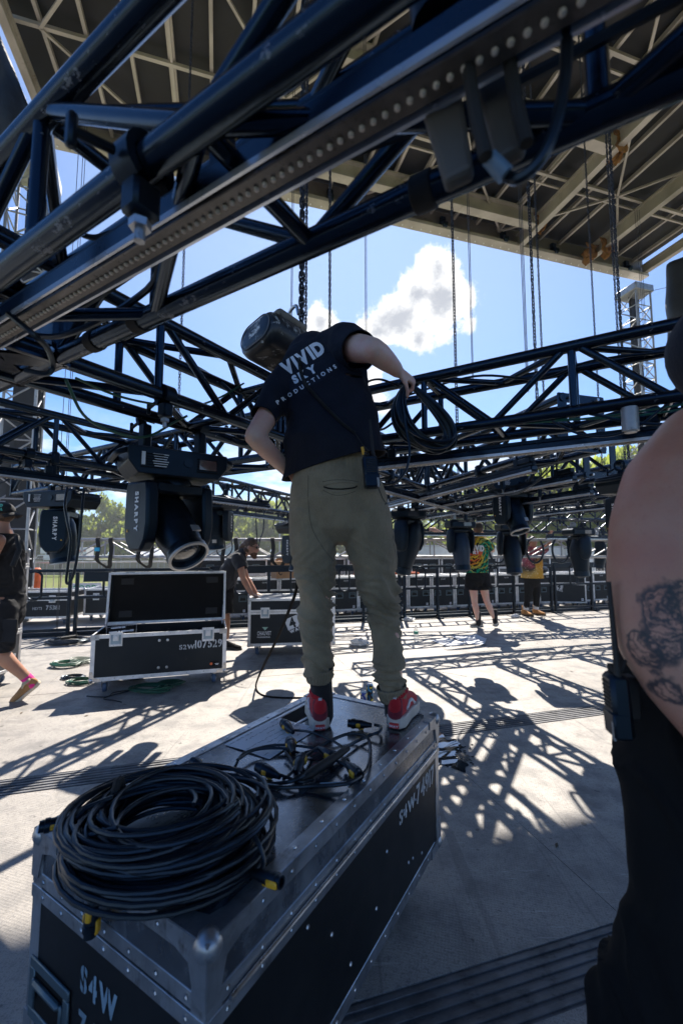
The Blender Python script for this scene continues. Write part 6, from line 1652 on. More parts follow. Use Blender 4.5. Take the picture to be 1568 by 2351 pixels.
# ---------------- people ----------------
def skin_material(name, base, red, tattoo=False):
    m, t, bs, co = new_mat(name); geo = t.node('ShaderNodeNewGeometry').outputs['Position']
    n = t.noise(geo, 9.0, 4); c = t.mix(t.smooth(n, 0.35, 0.68), base, red)
    c = t.mix(t.math('MULTIPLY', t.smooth(t.noise(geo, 130.0, 3), 0.55, 0.7), 0.25), c, tuple(x*0.72 for x in red))
    if tattoo:
        for (px, py, d, r, ax) in TATTOOS:
            q = P(px, py, d); v = t.vmath('SUBTRACT', geo, tuple(q)); v = t.vmath('MULTIPLY', v, ax)
            v = t.vmath('ADD', v, t.vmath('SCALE', t.vmath('SUBTRACT', t.node('ShaderNodeTexNoise').outputs['Color'], (0.5, 0.5, 0.5)), scale=0.0))
            e = t.math('ADD', t.vmath('LENGTH', v), t.math('MULTIPLY', t.math('SUBTRACT', t.noise(geo, 34.0, 3), 0.5), 0.035))
            vo = t.node('ShaderNodeTexVoronoi', feature='DISTANCE_TO_EDGE'); t.put(vo.inputs['Vector'], t.mapping(geo, scale=(1, 1, 0.55), rot=(0.3, 0.4, 0.2))); vo.inputs['Scale'].default_value = 62; ln = t.smooth(vo.outputs['Distance'], 0.10, 0.03)
            rim = t.math('MULTIPLY', t.smooth(e, r*0.72, r*0.80), 0.9)
            w = t.node('ShaderNodeTexWave', wave_type='RINGS'); t.put(w.inputs['Vector'], t.vmath('SUBTRACT', geo, tuple(q+V((0.01, 0, 0.02))))); w.inputs['Scale'].default_value = 34; w.inputs['Distortion'].default_value = 7.0; w.inputs['Detail'].default_value = 2; w.inputs['Detail Scale'].default_value = 3
            f = t.math('MULTIPLY', t.smooth(e, r, r*0.8), t.math('MINIMUM', 0.92, t.math('ADD', rim, t.math('ADD', t.math('MULTIPLY', t.smooth(t.noise(geo, 55.0, 3), 0.4, 0.62), 0.55), t.math('MULTIPLY', t.smooth(w.outputs['Fac'], 0.5, 0.7), 0.5)))))
            c = t.mix(f, c, (0.03, 0.034, 0.045))
    t.put(bs.inputs['Base Color'], c); bs.inputs['Roughness'].default_value = 0.46
    bs.inputs['Subsurface Weight'].default_value = 0.25; bs.inputs['Subsurface Radius'].default_value = (0.012, 0.004, 0.0025); bs.inputs['Subsurface Scale'].default_value = 1.0
    t.put(bs.inputs['Normal'], t.bump(t.noise(geo, 240.0, 4), 0.45, 0.002))
    return m
TATTOOS = [(1535, 1425, 0.64, 0.044, (1.5, 0.6, 0.62)), (1478, 1500, 0.65, 0.026, (1, 0.6, 0.8)), (1548, 1610, 0.61, 0.034, (1, 0.6, 1)), (1500, 1560, 0.63, 0.022, (1, 0.6, 0.7)), (1560, 1385, 0.65, 0.03, (1.2, 0.6, 0.8)), (1590, 1680, 0.6, 0.026, (1, 0.6, 1))]
m_skin = skin_material('fair_skin', (0.70, 0.46, 0.36), (0.70, 0.38, 0.30))
m_skin2 = skin_material('tanned_skin', (0.50, 0.27, 0.175), (0.46, 0.22, 0.14))
m_skin3 = skin_material('tattooed_skin', (0.48, 0.265, 0.19), (0.47, 0.215, 0.15), True)
def fabric(name, base, var=0.2, bump=0.35, scale=900.0, rough=0.85, sheen=0.15, fade=None):
    m, t, bs, co = new_mat(name); geo = t.node('ShaderNodeNewGeometry').outputs['Position']
    c = t.mix(t.smooth(t.noise(geo, 11.0, 4), 0.3, 0.7), tuple(x*(1-var) for x in base), tuple(x*(1+var) for x in base))
    c = t.mix(t.math('MULTIPLY', t.smooth(t.noise(geo, 420.0, 2), 0.45, 0.65), 0.35), c, tuple(x*1.5 for x in base))
    t.put(bs.inputs['Base Color'], c); bs.inputs['Roughness'].default_value = rough; bs.inputs['Specular IOR Level'].default_value = 0.25
    bs.inputs['Sheen Weight'].default_value = sheen; bs.inputs['Sheen Roughness'].default_value = 0.6
    h = t.math('ADD', t.noise(geo, scale, 2), t.math('MULTIPLY', t.noise(geo, 48.0, 6), 3.2))
    t.put(bs.inputs['Normal'], t.bump(h, bump, 0.002)); return m
m_navy = fabric('navy_black_cotton', (0.010, 0.0125, 0.022), bump=0.7, sheen=0.0)
m_olive = fabric('olive_cotton_twill', (0.25, 0.205, 0.132), 0.16, 0.9, 700)
m_black = fabric('black_cotton', (0.008, 0.008, 0.009), sheen=0.0)
m_faded = fabric('faded_black_cotton', (0.017, 0.017, 0.019), sheen=0.0)
m_sock = fabric('black_sock', (0.010, 0.010, 0.012)); m_pink = fabric('bright_pink_sock', (0.80, 0.03, 0.26), 0.1)
m_hair = mat('brown_hair', (0.085, 0.042, 0.02), 0.55, var=0.5, vscale=40, bump=0.9, bscale=220, bdist=0.006, stretch=(1, 1, 0.25))
m_beard = mat('reddish_beard', (0.10, 0.045, 0.022), 0.7, var=0.4, vscale=60, bump=0.8, bscale=300, bdist=0.004)
m_suede_r = fabric('red_suede', (0.42, 0.012, 0.02), 0.2, 0.4); m_mesh_r = fabric('dark_red_mesh', (0.16, 0.015, 0.03), 0.3, 0.6, 500)
m_sole = mat('off_white_rubber_sole', (0.55, 0.52, 0.47), 0.6, var=0.15, wear=(0.25, 0.22, 0.18), wscale=25, wlo=0.56, whi=0.7)
m_tan = fabric('tan_suede', (0.36, 0.19, 0.075), 0.2, 0.4); m_boot = fabric('wheat_nubuck', (0.42, 0.20, 0.06), 0.2, 0.4)
m_cap = fabric('black_cap_cloth', (0.011, 0.011, 0.012))

def tiedye(name, cpos, warm):
    m, t, bs, co = new_mat(name); geo = t.node('ShaderNodeNewGeometry').outputs['Position']
    v = t.vmath('SUBTRACT', geo, tuple(cpos)); sp = t.node('ShaderNodeSeparateXYZ'); t.put(sp.inputs[0], v)
    ang = t.math('ARCTAN2', sp.outputs[2], sp.outputs[0]); r = t.math('SQRT', t.math('ADD', t.math('POWER', t.math('ABSOLUTE', sp.outputs[0]), 2), t.math('POWER', t.math('ABSOLUTE', sp.outputs[2]), 2)))
    n = t.math('SUBTRACT', t.noise(geo, 14.0, 4), 0.5); n2 = t.math('SUBTRACT', t.noise(geo, 40.0, 3), 0.5)
    a2 = t.math('ADD', t.math('ADD', ang, t.math('MULTIPLY', r, 5.0)), t.math('MULTIPLY', n, 0.8))
    k = t.math('FRACT', t.math('ADD', t.math('MULTIPLY', a2, 1/(2*math.pi)), 0.02))
    if warm: stops = [(0.0, (0.55, 0.30, 0.04)), (0.25, (0.50, 0.25, 0.04)), (0.4, (0.05, 0.03, 0.05)), (0.55, (0.42, 0.10, 0.14)), (0.7, (0.06, 0.06, 0.05)), (0.85, (0.55, 0.36, 0.10)), (1.0, (0.55, 0.30, 0.04))]
    else: stops = [(0.0, (0.0, 0.22, 0.12)), (0.10, (0.0, 0.30, 0.17)), (0.22, (0.0, 0.13, 0.08)), (0.34, (0.0, 0.30, 0.16)), (0.47, (0.62, 0.40, 0.02)), (0.53, (0.58, 0.02, 0.03)), (0.66, (0.62, 0.02, 0.03)), (0.74, (0.75, 0.48, 0.03)), (0.82, (0.60, 0.03, 0.03)), (0.92, (0.70, 0.45, 0.03)), (0.97, (0.0, 0.25, 0.14))]
    c = t.ramp(k, stops)
    ray_ = t.math('SINE', t.math('ADD', t.math('MULTIPLY', a2, 15.0), t.math('MULTIPLY', n2, 5.0)))
    if not warm:
        c = t.mix(t.math('MULTIPLY', t.smooth(ray_, 0.0, 0.5), t.smooth(r, 0.03, 0.09)), c, (0.010, 0.010, 0.010))
        c = t.mix(t.math('MULTIPLY', t.smooth(t.math('SINE', t.math('ADD', t.math('MULTIPLY', r, 75.0), t.math('MULTIPLY', n, 7.0))), 0.6, 0.95), 0.45), c, (0.78, 0.55, 0.04))
        c = t.mix(t.smooth(r, 0.055, 0.035), c, (0.70, 0.12, 0.05))
    else: c = t.mix(t.smooth(n2, 0.1, 0.2), c, (0.75, 0.65, 0.5))
    t.put(bs.inputs['Base Color'], c); bs.inputs['Roughness'].default_value = 0.85; bs.inputs['Specular IOR Level'].default_value = 0.2
    t.put(bs.inputs['Normal'], t.bump(t.noise(geo, 50.0, 4), 0.4, 0.004)); return m

def head_shape(mb, c, f, u, s=1.0):
    f = V(f).normalized(); u = V(u); u = (u-f*u.dot(f)).normalized(); r = f.cross(u)
    M = Matrix((r, f, u)).transposed()
    def e(o, rr): mb.ball(c+M @ V(o)*s, tuple(x*s for x in rr), 18, 12, M)
    e((0, -0.012, 0.022), (0.076, 0.098, 0.100)); e((0, 0.028, -0.05), (0.060, 0.066, 0.072)); e((0, 0.055, -0.098), (0.032, 0.030, 0.024))
    e((0, 0.096, -0.022), (0.014, 0.020, 0.028)); e((0, 0.075, 0.02), (0.056, 0.020, 0.014)); e((0, 0.080, -0.064), (0.026, 0.016, 0.012))
    for x in (-1, 1): e((x*0.077, -0.008, -0.012), (0.010, 0.024, 0.034)); e((x*0.045, 0.055, -0.03), (0.025, 0.03, 0.025))
    return M
def hand_shape(mb, wr, d, nrm, thumb, curl=0.35, s=1.0, spread=0.06):
    d = V(d).normalized(); nrm = V(nrm); nrm = (nrm-d*nrm.dot(d)).normalized(); th = V(thumb); th = (th-d*th.dot(d)-nrm*th.dot(nrm)).normalized()
    wr = V(wr)
    mb.loft([wr-d*0.015*s, wr+d*0.02*s, wr+d*0.055*s, wr+d*0.088*s], [(0.028*s, 0.020*s), (0.033*s, 0.019*s), (0.041*s, 0.0165*s), (0.040*s, 0.013*s)], th, 14)
    for off, ln, r in ((0.030, 0.068, 0.0088), (0.010, 0.078, 0.0092), (-0.010, 0.073, 0.0088), (-0.029, 0.057, 0.0078)):
        p = wr+d*0.083*s+th*off*s; dd = (d+th*(off/0.03)*spread).normalized(); nn = nrm.copy(); pts = [p-d*0.015*s, p]; ax = th
        for k, fr in enumerate((0.45, 0.31, 0.24)):
            a = curl*(0.8 if k == 0 else 1.05); dd = (Matrix.Rotation(a, 3, ax) @ dd) if (Matrix.Rotation(0.1, 3, ax) @ d).dot(nrm) < 0 else (Matrix.Rotation(-a, 3, ax) @ dd)
            p = p+dd*ln*fr*s; pts.append(p)
        mb.loft(pts, [r*s*1.05, r*s*1.05, r*s, r*s*0.92, r*s*0.8], None, 10)
    p0 = wr+d*0.022*s+th*0.026*s-nrm*0.006*s; d1 = (d*0.62+th*0.75-nrm*0.25).normalized(); p1 = p0+d1*0.042*s; d2 = (d*0.9+th*0.25-nrm*(0.3+0.4*curl)).normalized(); p2 = p1+d2*0.030*s; p3 = p2+(d2*0.9-nrm*0.3*curl).normalized()*0.024*s
    mb.loft([p0-d1*0.012*s, p0, p1, p2, p3], [0.013*s, 0.0135*s, 0.0105*s, 0.0098*s, 0.0085*s], None, 10)
def arm_shape(mb, sh, el, wr, s=1.0, up=(0.056, 0.050, 0.043), fo=(0.043, 0.030)):
    sh, el, wr = V(sh), V(el), V(wr)
    mb.loft([sh, seg(sh, el, .35), seg(sh, el, .7), el, ], [up[0]*s, up[1]*s*1.04, up[1]*s*0.93, up[2]*s*0.95], None, 16)
    mb.loft([el, seg(el, wr, .22), seg(el, wr, .5), seg(el, wr, .8), wr], [up[2]*s*0.92, fo[0]*s*1.03, fo[0]*s*0.93, fo[1]*s*1.12, (fo[1]*s*1.08, fo[1]*s*0.85)], None, 16)
def leg_shape(mb, hp, kn, an, s=1.0, r=(0.088, 0.060, 0.054, 0.036)):
    hp, kn, an = V(hp), V(kn), V(an)
    mb.loft([hp, seg(hp, kn, .4), seg(hp, kn, .8), kn], [r[0]*s, r[0]*s*0.92, r[1]*s*1.05, r[1]*s*0.95], None, 16)
    mb.loft([kn, seg(kn, an, .28), seg(kn, an, .6), seg(kn, an, .88), an], [r[1]*s*0.93, r[2]*s*1.07, r[2]*s*0.84, r[3]*s*1.05, r[3]*s], None, 16)
def add_body(root, mb, m, voxel=0.008, smooth=6):
    me = remesh(mb, voxel, smooth, None, (), 'body'); localise(me, root); return put(me, 'body', m, root)
def cloth_folds(amp, fz=18.0, fx=5.0, seed=0.0, slant=6.0, fine=0.3):
    def f(p, n):
        w = noise.noise(V((p.x*6+seed, p.y*6, p.z*6)))
        a = noise.noise(V((p.x*fx+seed, p.y*fx, p.z*fz+p.x*slant+w*2.2)))
        b = noise.noise(V((p.x*fx*2.3, p.y*fx*2.3+seed, p.z*fz*1.9-p.x*slant*1.3+w*3)))
        return amp*(1.25*max(0.0, 1-abs(a)*3.2)**1.3-0.25+fine*b)
    return f
def garment(root, name, mb, m, voxel=0.01, smooth=4, disp=None, cuts=(), thick=0.004):
    me = remesh(mb, voxel, smooth, disp, cuts, name)
    bv = BVHTree.FromPolygons([v.co.copy() for v in me.vertices], [tuple(p.vertices) for p in me.polygons])
    localise(me, root); o = put(me, name, m, root)
    if thick: md = o.modifiers.new('t', 'SOLIDIFY'); md.thickness = thick; md.offset = -1
    return o, bv
def ring_band(root, name, pts, radii, side, m, gathers=46, amp=0.0028, n=150):
    """elasticated band with gathers"""
    mb = MB(); pts = [V(q) for q in pts]; k = len(pts); vs = []; fs = []
    for i in range(k):
        d = (pts[min(i+1, k-1)]-pts[max(i-1, 0)]).normalized(); x, y, z = frame_of(d, side); r = radii[i]; r = r if isinstance(r, tuple) else (r, r)
        for j in range(n):
            a = 2*math.pi*j/n; g = amp*math.sin(a*gathers+1.3*math.sin(a*5))*math.sin(math.pi*(i+0.35)/(k-0.3)); vs.append(pts[i]+x*(r[0]+g)*math.cos(a)+y*(r[1]+g)*math.sin(a))
    for i in range(k-1):
        for j in range(n): j2 = (j+1) % n; fs.append((i*n+j, i*n+j2, (i+1)*n+j2, (i+1)*n+j))
    mb.add(vs, fs); o = mb.build(name, m, root); md = o.modifiers.new('t', 'SOLIDIFY'); md.thickness = 0.004; return o
def drape(root, name, bv, pix, r, m, d0=1.0, d1=4.0, n=6, lift=0.0):
    """a thin line sewn on a garment, following picture directions from the camera"""
    pts = []
    cam_p = V((0, 0, CAM_H))
    for q in curve_pts([V((x, y, 0)) for x, y in pix], n):
        rr = ray(q.x, q.y).normalized(); h = bv.ray_cast(cam_p, rr, 6)
        if h[0] is not None: pts.append(h[0]-rr*lift)
    if len(pts) < 2: return None
    mb = MB(); mb.tube(pts, r, 6); return mb.build(name, m, root)

def shoe(root, heel, toe, m_up, m_so=None, up=UP, L=0.285, high=0.092, name='shoe', collar=None, sole_h=0.028, wide=1.0, style=None):
    heel, toe = V(heel), V(toe); f = (toe-heel).normalized(); u = V(up); u = (u-f*u.dot(f)).normalized(); r = f.cross(u); M = mat_from(heel, f, r, u); k = L/0.285
    out = []
    hw = [(0.0, 0.0), (0.006, 0.020), (0.03, 0.034), (0.08, 0.036), (0.13, 0.037), (0.185, 0.047), (0.23, 0.046), (0.265, 0.030), (0.283, 0.010), (0.285, 0.0)]
    poly = [(x*k, -w*wide) for x, w in hw]+[(x*k, w*wide) for x, w in hw[-2:0:-1]]
    b = MB(); b.prism(poly, 0.0, sole_h, M); so = b.build(name, m_so or m_sole, root); md = so.modifiers.new('b', 'BEVEL'); md.width = 0.006; md.segments = 2; md.limit_method = 'ANGLE'; md.angle_limit = rad(50)
    b = MB(); z0 = sole_h-0.004
    def c(x, h, w): return (M @ V((x*k, 0, z0+h*0.5-0.006)), (w*wide, h*0.5+0.006))
    sec = [c(0.022, high*0.86, 0.026), c(0.045, high*0.9, 0.033), c(0.075, high*0.9, 0.034), c(0.11, high*0.80, 0.034), c(0.15, high*0.66, 0.037), c(0.19, high*0.52, 0.041), c(0.23, high*0.42, 0.039), c(0.255, high*0.36, 0.030)]
    b.loft([q[0] for q in sec], [q[1] for q in sec], r, 18)
    if collar:
        b.loft([M @ V((0.06*k, 0, z0+high*0.6)), M @ V((0.058*k, 0, z0+high+collar))], [(0.034, 0.044), (0.037, 0.047)], r, 16, round_ends=False)
    me = remesh(b, 0.006, 4, None, (), 'upper'); localise(me, root); put(me, 'upper', m_up, so)
    return so, M, z0, k
def cap(root, hm, c, m, s=1.0, back=False, brim=True):
    """hm: head axes (right, forward, up)"""
    b = MB(); n, k = 26, 10; vs = []; fs = []
    for i in range(k+1):
        th = (math.pi/2*1.08)*i/k
        for j in range(n):
            a = 2*math.pi*j/n; q = V((0.086*math.sin(th)*math.cos(a), 0.108*math.sin(th)*math.sin(a)-0.012, 0.03+0.092*math.cos(th)))*s; vs.append(c+hm @ q)
    for i in range(k):
        for j in range(n): j2 = (j+1) % n; fs.append((i*n+j, (i+1)*n+j, (i+1)*n+j2, i*n+j2))
    b.add(vs, fs); o = b.build('cap', m, root); md = o.modifiers.new('t', 'SOLIDIFY'); md.thickness = 0.004
    if brim:
        g = -1 if back else 1; b = MB(); vs = []; fs = []
        for i in range(5):
            for j in range(13):
                a = rad(-62+j*124/12); rr = 1+i*0.19*(1-0.35*abs(j-6)/6)
                q = V((0.084*math.sin(a)*(1+i*0.02), g*(0.100*math.cos(a)*rr)-0.012, 0.022-0.012*i*0.6-0.02*abs(j-6)/6*abs(j-6)/6)); vs.append(c+hm @ (q*s))
        for i in range(4):
            for j in range(12): a = i*13+j; fs.append((a, a+1, a+14, a+13))
        b.add(vs, fs); w = b.build('brim', m, o); md = w.modifiers.new('t', 'SOLIDIFY'); md.thickness = 0.005
    return o
def walkie(root, p, d, face, s=1.0, ant=0.15, adir=None):
    """hand radio: p = centre of the body, d = up direction, face = outward direction"""
    d = V(d).normalized(); f = V(face); f = (f-d*f.dot(d)).normalized(); x = f.cross(d); M = mat_from(V(p), x, f, d)
    b = MB(); b.box((0, 0, 0), (0.055*s, 0.036*s, 0.125*s), M, bev=0.008*s); b.box((0, 0.004*s, -0.035*s), (0.057*s, 0.034*s, 0.05*s), M, bev=0.004*s); o = b.build('radio', m_plast2, root)
    b = MB(); 
    for i in range(7): b.box((0, 0.0185*s, 0.045*s-i*0.008*s), (0.036*s, 0.003*s, 0.0035*s), M)
    tag(b.build('speaker_slots', m_rubber, o), kind='stuff')
    b = MB(); b.box((-0.02*s, 0.02*s, -0.045*s), (0.008*s, 0.003*s, 0.035*s), M); b.build('label_strip', mat('grey_label', (0.3, 0.3, 0.3), 0.5), o)
    a0 = M @ V((-0.016*s, 0, 0.06*s)); ad = V(adir).normalized() if adir is not None else d
    b = MB(); b.tube([a0, a0+ad*0.03*s, a0+ad*ant*s], [0.0075*s, 0.006*s, 0.0045*s], 10); b.build('antenna', m_rubber, o)
    b = MB(); b.cyl(M @ V((0.016*s, 0, 0.06*s)), M @ V((0.016*s, 0, 0.078*s)), 0.007*s, 10); b.cyl(M @ V((0.003*s, 0, 0.06*s)), M @ V((0.003*s, 0, 0.074*s)), 0.005*s, 10); b.build('knob', m_rubber, o)
    return o, M

# --- the man standing on the case ---
def main_man():
    g = PZ(820, 1668, NZ1)
    root = thing('person', 'man in navy t-shirt and olive trousers standing on the front case holding coiled cable', 'person', g, 0)
    shL, elL, wrL = P(652, 893, 1.93), P(584, 1003, 1.72), P(660, 1080, 1.87)
    shR, elR, wrR = P(790, 796, 1.93), P(858, 804, 1.67), P(912, 850, 1.855)
    csv = (P(792, 792, 1.95)-P(640, 893, 1.93)).normalized()
    pel, wai, mid, chs, nck = P(772, 1120, 1.80), P(768, 1060, 1.83), P(755, 950, 1.90), P(728, 862, 1.99), P(712, 812, 2.09)
    hipL, knL, anL = P(722, 1180, 1.77), P(727, 1385, 1.745), P(738, 1590, 1.725)
    hipR, knR, anR = P(828, 1180, 1.78), P(879, 1392, 1.76), P(908, 1605, 1.745)
    b = MB(); X = V((1, 0, 0.03))
    b.loft([pel-UP*0.06, pel, wai, mid, chs, nck], [(0.16, .11), (.165, .115), (.145, .105), (.15, .105), (.155, .095), (.07, .07)], [X, X, X, seg(X, csv, .5), csv, csv], 20)
    hd = P(700, 868, 2.24); b.loft([nck, seg(nck, hd, .6)], [0.062, 0.058], None, 14)
    hm = head_shape(b, hd, V((-0.15, 0.45, -0.75)), V((-0.1, 0.75, 0.5)))
    arm_shape(b, shL, elL, wrL, 1.0, (0.058, 0.048, 0.042), (0.040, 0.029)); arm_shape(b, shR, elR, wrR, 1.0, (0.062, 0.060, 0.050), (0.047, 0.032))
    hand_shape(b, wrL, P(700, 1110, 1.95)-wrL, V((-0.6, -0.5, 0.3)), V((0.2, 0.5, 0.8)), 0.4)
    hand_shape(b, wrR, P(944, 872, 1.89)-wrR, V((0.35, -0.55, 0.6)), V((-0.5, -0.5, -0.25)), 1.15)
    leg_shape(b, hipL, knL, anL, 1.0); leg_shape(b, hipR, knR, anR, 1.0)
    add_body(root, b, m_skin, 0.0065, 5)
    b = MB(); b.ball(hd+hm @ V((0, -0.02, 0.035)), (0.082, 0.102, 0.096), 18, 12, hm); b.build('hair', m_hair, root)
    # trousers
    b = MB(); Xh = V((1, 0.0, 0.02))
    b.loft([P(768, 1062, 1.80), P(770, 1110, 1.785), P(776, 1150, 1.775), P(776, 1172, 1.768)], [(0.164, .116), (0.188, .138), (0.205, .156), (0.200, .148)], Xh, 26)
    b.loft([P(720, 1180, 1.765), P(719, 1250, 1.755), P(721, 1310, 1.75), P(726, 1390, 1.745), P(726, 1470, 1.735), P(730, 1525, 1.73), P(734, 1550, 1.725)], [(.100, .120), (.094, .108), (.082, .092), (.072, .078), (.068, .074), (.060, .066), (.050, .052)], Xh, 22)
    b.loft([P(836, 1180, 1.77), P(850, 1250, 1.765), P(862, 1310, 1.76), P(878, 1395, 1.757), P(889, 1480, 1.752), P(894, 1555, 1.745), P(901, 1592, 1.742)], [(.110, .124), (.103, .112), (.088, .095), (.063, .071), (.062, .067), (.057, .060), (.053, .055)], Xh, 22)
    base = cloth_folds(1.0, 21.0, 3.4, 2.0, 9.0, 0.4)
    zk = knL.z
    def folds(p, n):
        z = p.z; 
        lower = max(0.0, min(1.0, (1.36+0.02-z)/0.18)); band_ = math.exp(-((z-zk-0.03)/0.10)**2); low = math.exp(-((z-(NZ1+0.17))/0.10)**2)
        seat = 0.0028*noise.noise(V((p.x*9+3, p.y*9, p.z*10)))
        # slanting pulls from the crotch
        c = P(768, 1290, 1.72); dx = p.x-c.x; q = noise.noise(V((dx*5, p.y*4, (z-c.z+abs(dx)*0.75)*24)))
        pull = 0.007*(1-abs(q)*2.4)*math.exp(-((z-c.z)/0.10)**2)
        return base(p, n)*lower*(0.0075+0.0165*band_+0.0125*low)+seat*1.8+pull*1.1-0.005*lower
    tro, bv = garment(root, 'trousers', b, m_olive, 0.0075, 3, folds, [(P(734, 1553, 1.725), (0.02, 0, -1), 0.10), (P(902, 1596, 1.742), (0.05, 0, -1), 0.10)])
    ring_band(root, 'waistband', [P(769, 1052+i*7, 1.80) for i in range(6)], [(0.164+0.003*i, .116+0.005*i) for i in range(6)], Xh, m_olive, 60, 0.0028, 240)
    ring_band(root, 'ankle_cuff', [P(733, 1533+i*6, 1.727) for i in range(6)], [(.058, .062), (.056, .060), (.054, .058), (.053, .057), (.052, .055), (.050, .052)], Xh, m_olive, 30, 0.0026)
    ring_band(root, 'ankle_cuff', [P(898+i*0.9, 1575+i*6, 1.743) for i in range(6)], [(.062, .064), (.060, .062), (.058, .060), (.056, .058), (.055, .056), (.053, .054)], Xh, m_olive, 30, 0.0026)
    m_seam = fabric('olive_seam', (0.07, 0.066, 0.048), 0.1)
    for pix in ([(708, 1092), (708, 1150), (716, 1210), (742, 1258), (766, 1288)], [(884, 1120), (896, 1170), (903, 1240), (912, 1300), (915, 1360)]):
        drape(root, 'seam', bv, pix, 0.0012, m_seam)
    for pix, r, m_ in (([(743, 1118), (760, 1122), (785, 1123), (812, 1120), (820, 1116)], 0.0032, m_foam), ([(741, 1115), (760, 1110), (790, 1107), (818, 1110), (822, 1117)], 0.0034, m_olive), ([(742, 1121), (765, 1130), (790, 1129), (815, 1123), (822, 1118)], 0.0036, m_olive), ([(742, 1126), (765, 1136), (790, 1136), (816, 1128)], 0.0011, m_seam), ([(740, 1106), (765, 1102), (795, 1102), (822, 1106)], 0.0011, m_seam), ([(862, 1105), (872, 1130), (880, 1148), (888, 1156)], 0.003, m_seam), ([(880, 1095), (890, 1120), (895, 1142), (884, 1158)], 0.003, m_navy)):
        drape(root, 'pocket_edge', bv, pix, r, m_)
    # shirt
    b = MB()
    b.loft([P(776, 1112, 1.81), P(770, 1055, 1.815), P(763, 1000, 1.84), P(755, 940, 1.88), P(742, 882, 1.93), P(722, 832, 2.00), P(712, 800, 2.07)], [(.232, .176), (.212, .156), (.196, .138), (.190, .134), (.188, .130), (.170, .112), (.085, .08)], [V((1, 0, .12)), V((1, 0, .12)), V((1, 0, .14)), V((1, 0, .22)), seg(V((1, 0, .2)), csv, .6), csv, csv], 26)
    b.loft([P(668, 878, 1.94), P(640, 903, 1.90), P(604, 955, 1.79), P(597, 965, 1.775)], [.085, .080, .066, .066], None, 20)
    b.loft([P(760, 812, 1.97), P(792, 797, 1.92), P(822, 800, 1.79), P(832, 801, 1.76)], [.098, .094, .080, .080], None, 20)
    def sf(p, n):
        k = noise.noise(V((p.x*3.5+p.z*2.4, p.y*3, p.z*2.6-p.x*2.6+5))); k2 = noise.noise(V((p.x*9, p.y*9+3, p.z*7)))
        arm = math.exp(-((p-P(838, 862, 1.85)).length/0.10)**2)+math.exp(-((p-P(652, 965, 1.86)).length/0.09)**2)+0.7*math.exp(-((p-P(690, 812, 1.97)).length/0.08)**2)
        k3 = noise.noise(V((p.x*26, p.y*20, p.z*26)))
        return 0.016*(1-abs(k)*2.5)+0.006*k2+0.016*arm*k3
    shirt, bs_ = garment(root, 'shirt', b, m_navy, 0.0075, 3, sf, [(P(603, 957, 1.79), (P(597, 965, 1.775)-P(625, 925, 1.85)), 0.10), (P(825, 800, 1.775), (P(832, 801, 1.76)-P(815, 799, 1.82)), 0.112), (P(766, 1070, 1.80), (0.27, 0, -1), 0.6), (P(712, 803, 2.06), P(712, 800, 2.07)-P(722, 832, 2.00), 0.14)], 0.005)
    # printed words on the back
    def shirt_words(body, size, px, py, tilt, **kw):
        o = P(px, py, 1.55); xd = V((math.cos(tilt), 0, math.sin(tilt))); yd = V((-math.sin(tilt), 0, math.cos(tilt)))
        mb = place_text(body, size, o, xd, yd, 'C', **kw); mb = project_text(mb, bs_, (o-V((0, 0, CAM_H))).normalized(), 0.002)
        o_ = mb.build('shirt_print', m_print, shirt, smooth=False)
    shirt_words('VIVID', 0.084, 703, 834, rad(33), bold=0.005, spacing=0.7, squash=0.80)
    shirt_words('SKY', 0.048, 703, 866, rad(30), bold=0.003, spacing=1.4, squash=0.95)
    shirt_words('PRODUCTIONS', 0.024, 706, 886, rad(33), bold=0.001, spacing=4.4)
    # radio, its coiled lead
    rp = P(851, 1084, 1.615); ro, M = walkie(root, rp, V((-0.08, 0.12, 1)), V((0.15, -1, 0.0)), 1.02, 0.155, P(834, 955, 1.66)-P(842, 1040, 1.615))
    b = MB(); p0 = M @ V((0.02, 0.0, 0.07)); b.cyl(p0, p0+V((-0.006, 0, 0.03)), 0.006, 8); b.build('yellow_plug', m_yel, ro)
    line = []
    for q in curve_pts([V((x, y, 0)) for x, y in ((687, 822), (690, 850), (700, 878), (722, 906), (752, 938), (784, 970), (815, 994))], 10):
        rr = ray(q.x, q.y).normalized(); h = bs_.ray_cast(V((0, 0, CAM_H)), rr, 6)
        if h[0] is not None: line.append(h[0]-rr*0.006)
    path = []; acc = 0.0
    for i in range(len(line)-1):
        a, c = line[i], line[i+1]; x, y, z = frame_of(c-a, V((0, 1, 0))); n = 26
        for k in range(n):
            acc += (c-a).length/n; ph = 2*math.pi*acc/0.0062; path.append(a+(c-a)*(k/n)+(x*math.cos(ph)+y*math.sin(ph))*0.0058)
    b = MB(); b.tube(path, 0.0021, 5); b.build('coiled_lead', m_rubber, ro)
    b = MB(); b.tube(curve_pts([line[-1], P(832, 1020, 1.62), P(846, 1036, 1.60), p0], 6), 0.0022, 6); b.build('radio_lead', m_rubber, ro)
    # socks and shoes
    hL, hR = PZ(735, 1679, NZ1+0.002), PZ(905, 1675, NZ1+0.002)
    b = MB(); b.loft([P(735, 1540, 1.725), P(738, 1580, 1.722), P(741, 1618, 1.715), P(741, 1645, 1.715)], [.046, .044, .042, .043], None, 16); b.build('sock', m_sock, root)
    b = MB(); b.loft([P(903, 1590, 1.742), P(906, 1615, 1.738), P(908, 1640, 1.735)], [.046, .044, .044], None, 16); b.build('sock', m_sock, root)
    tL, tR = hL+V((-0.03, 0.28, 0)), hR+V((0.105, 0.265, 0))
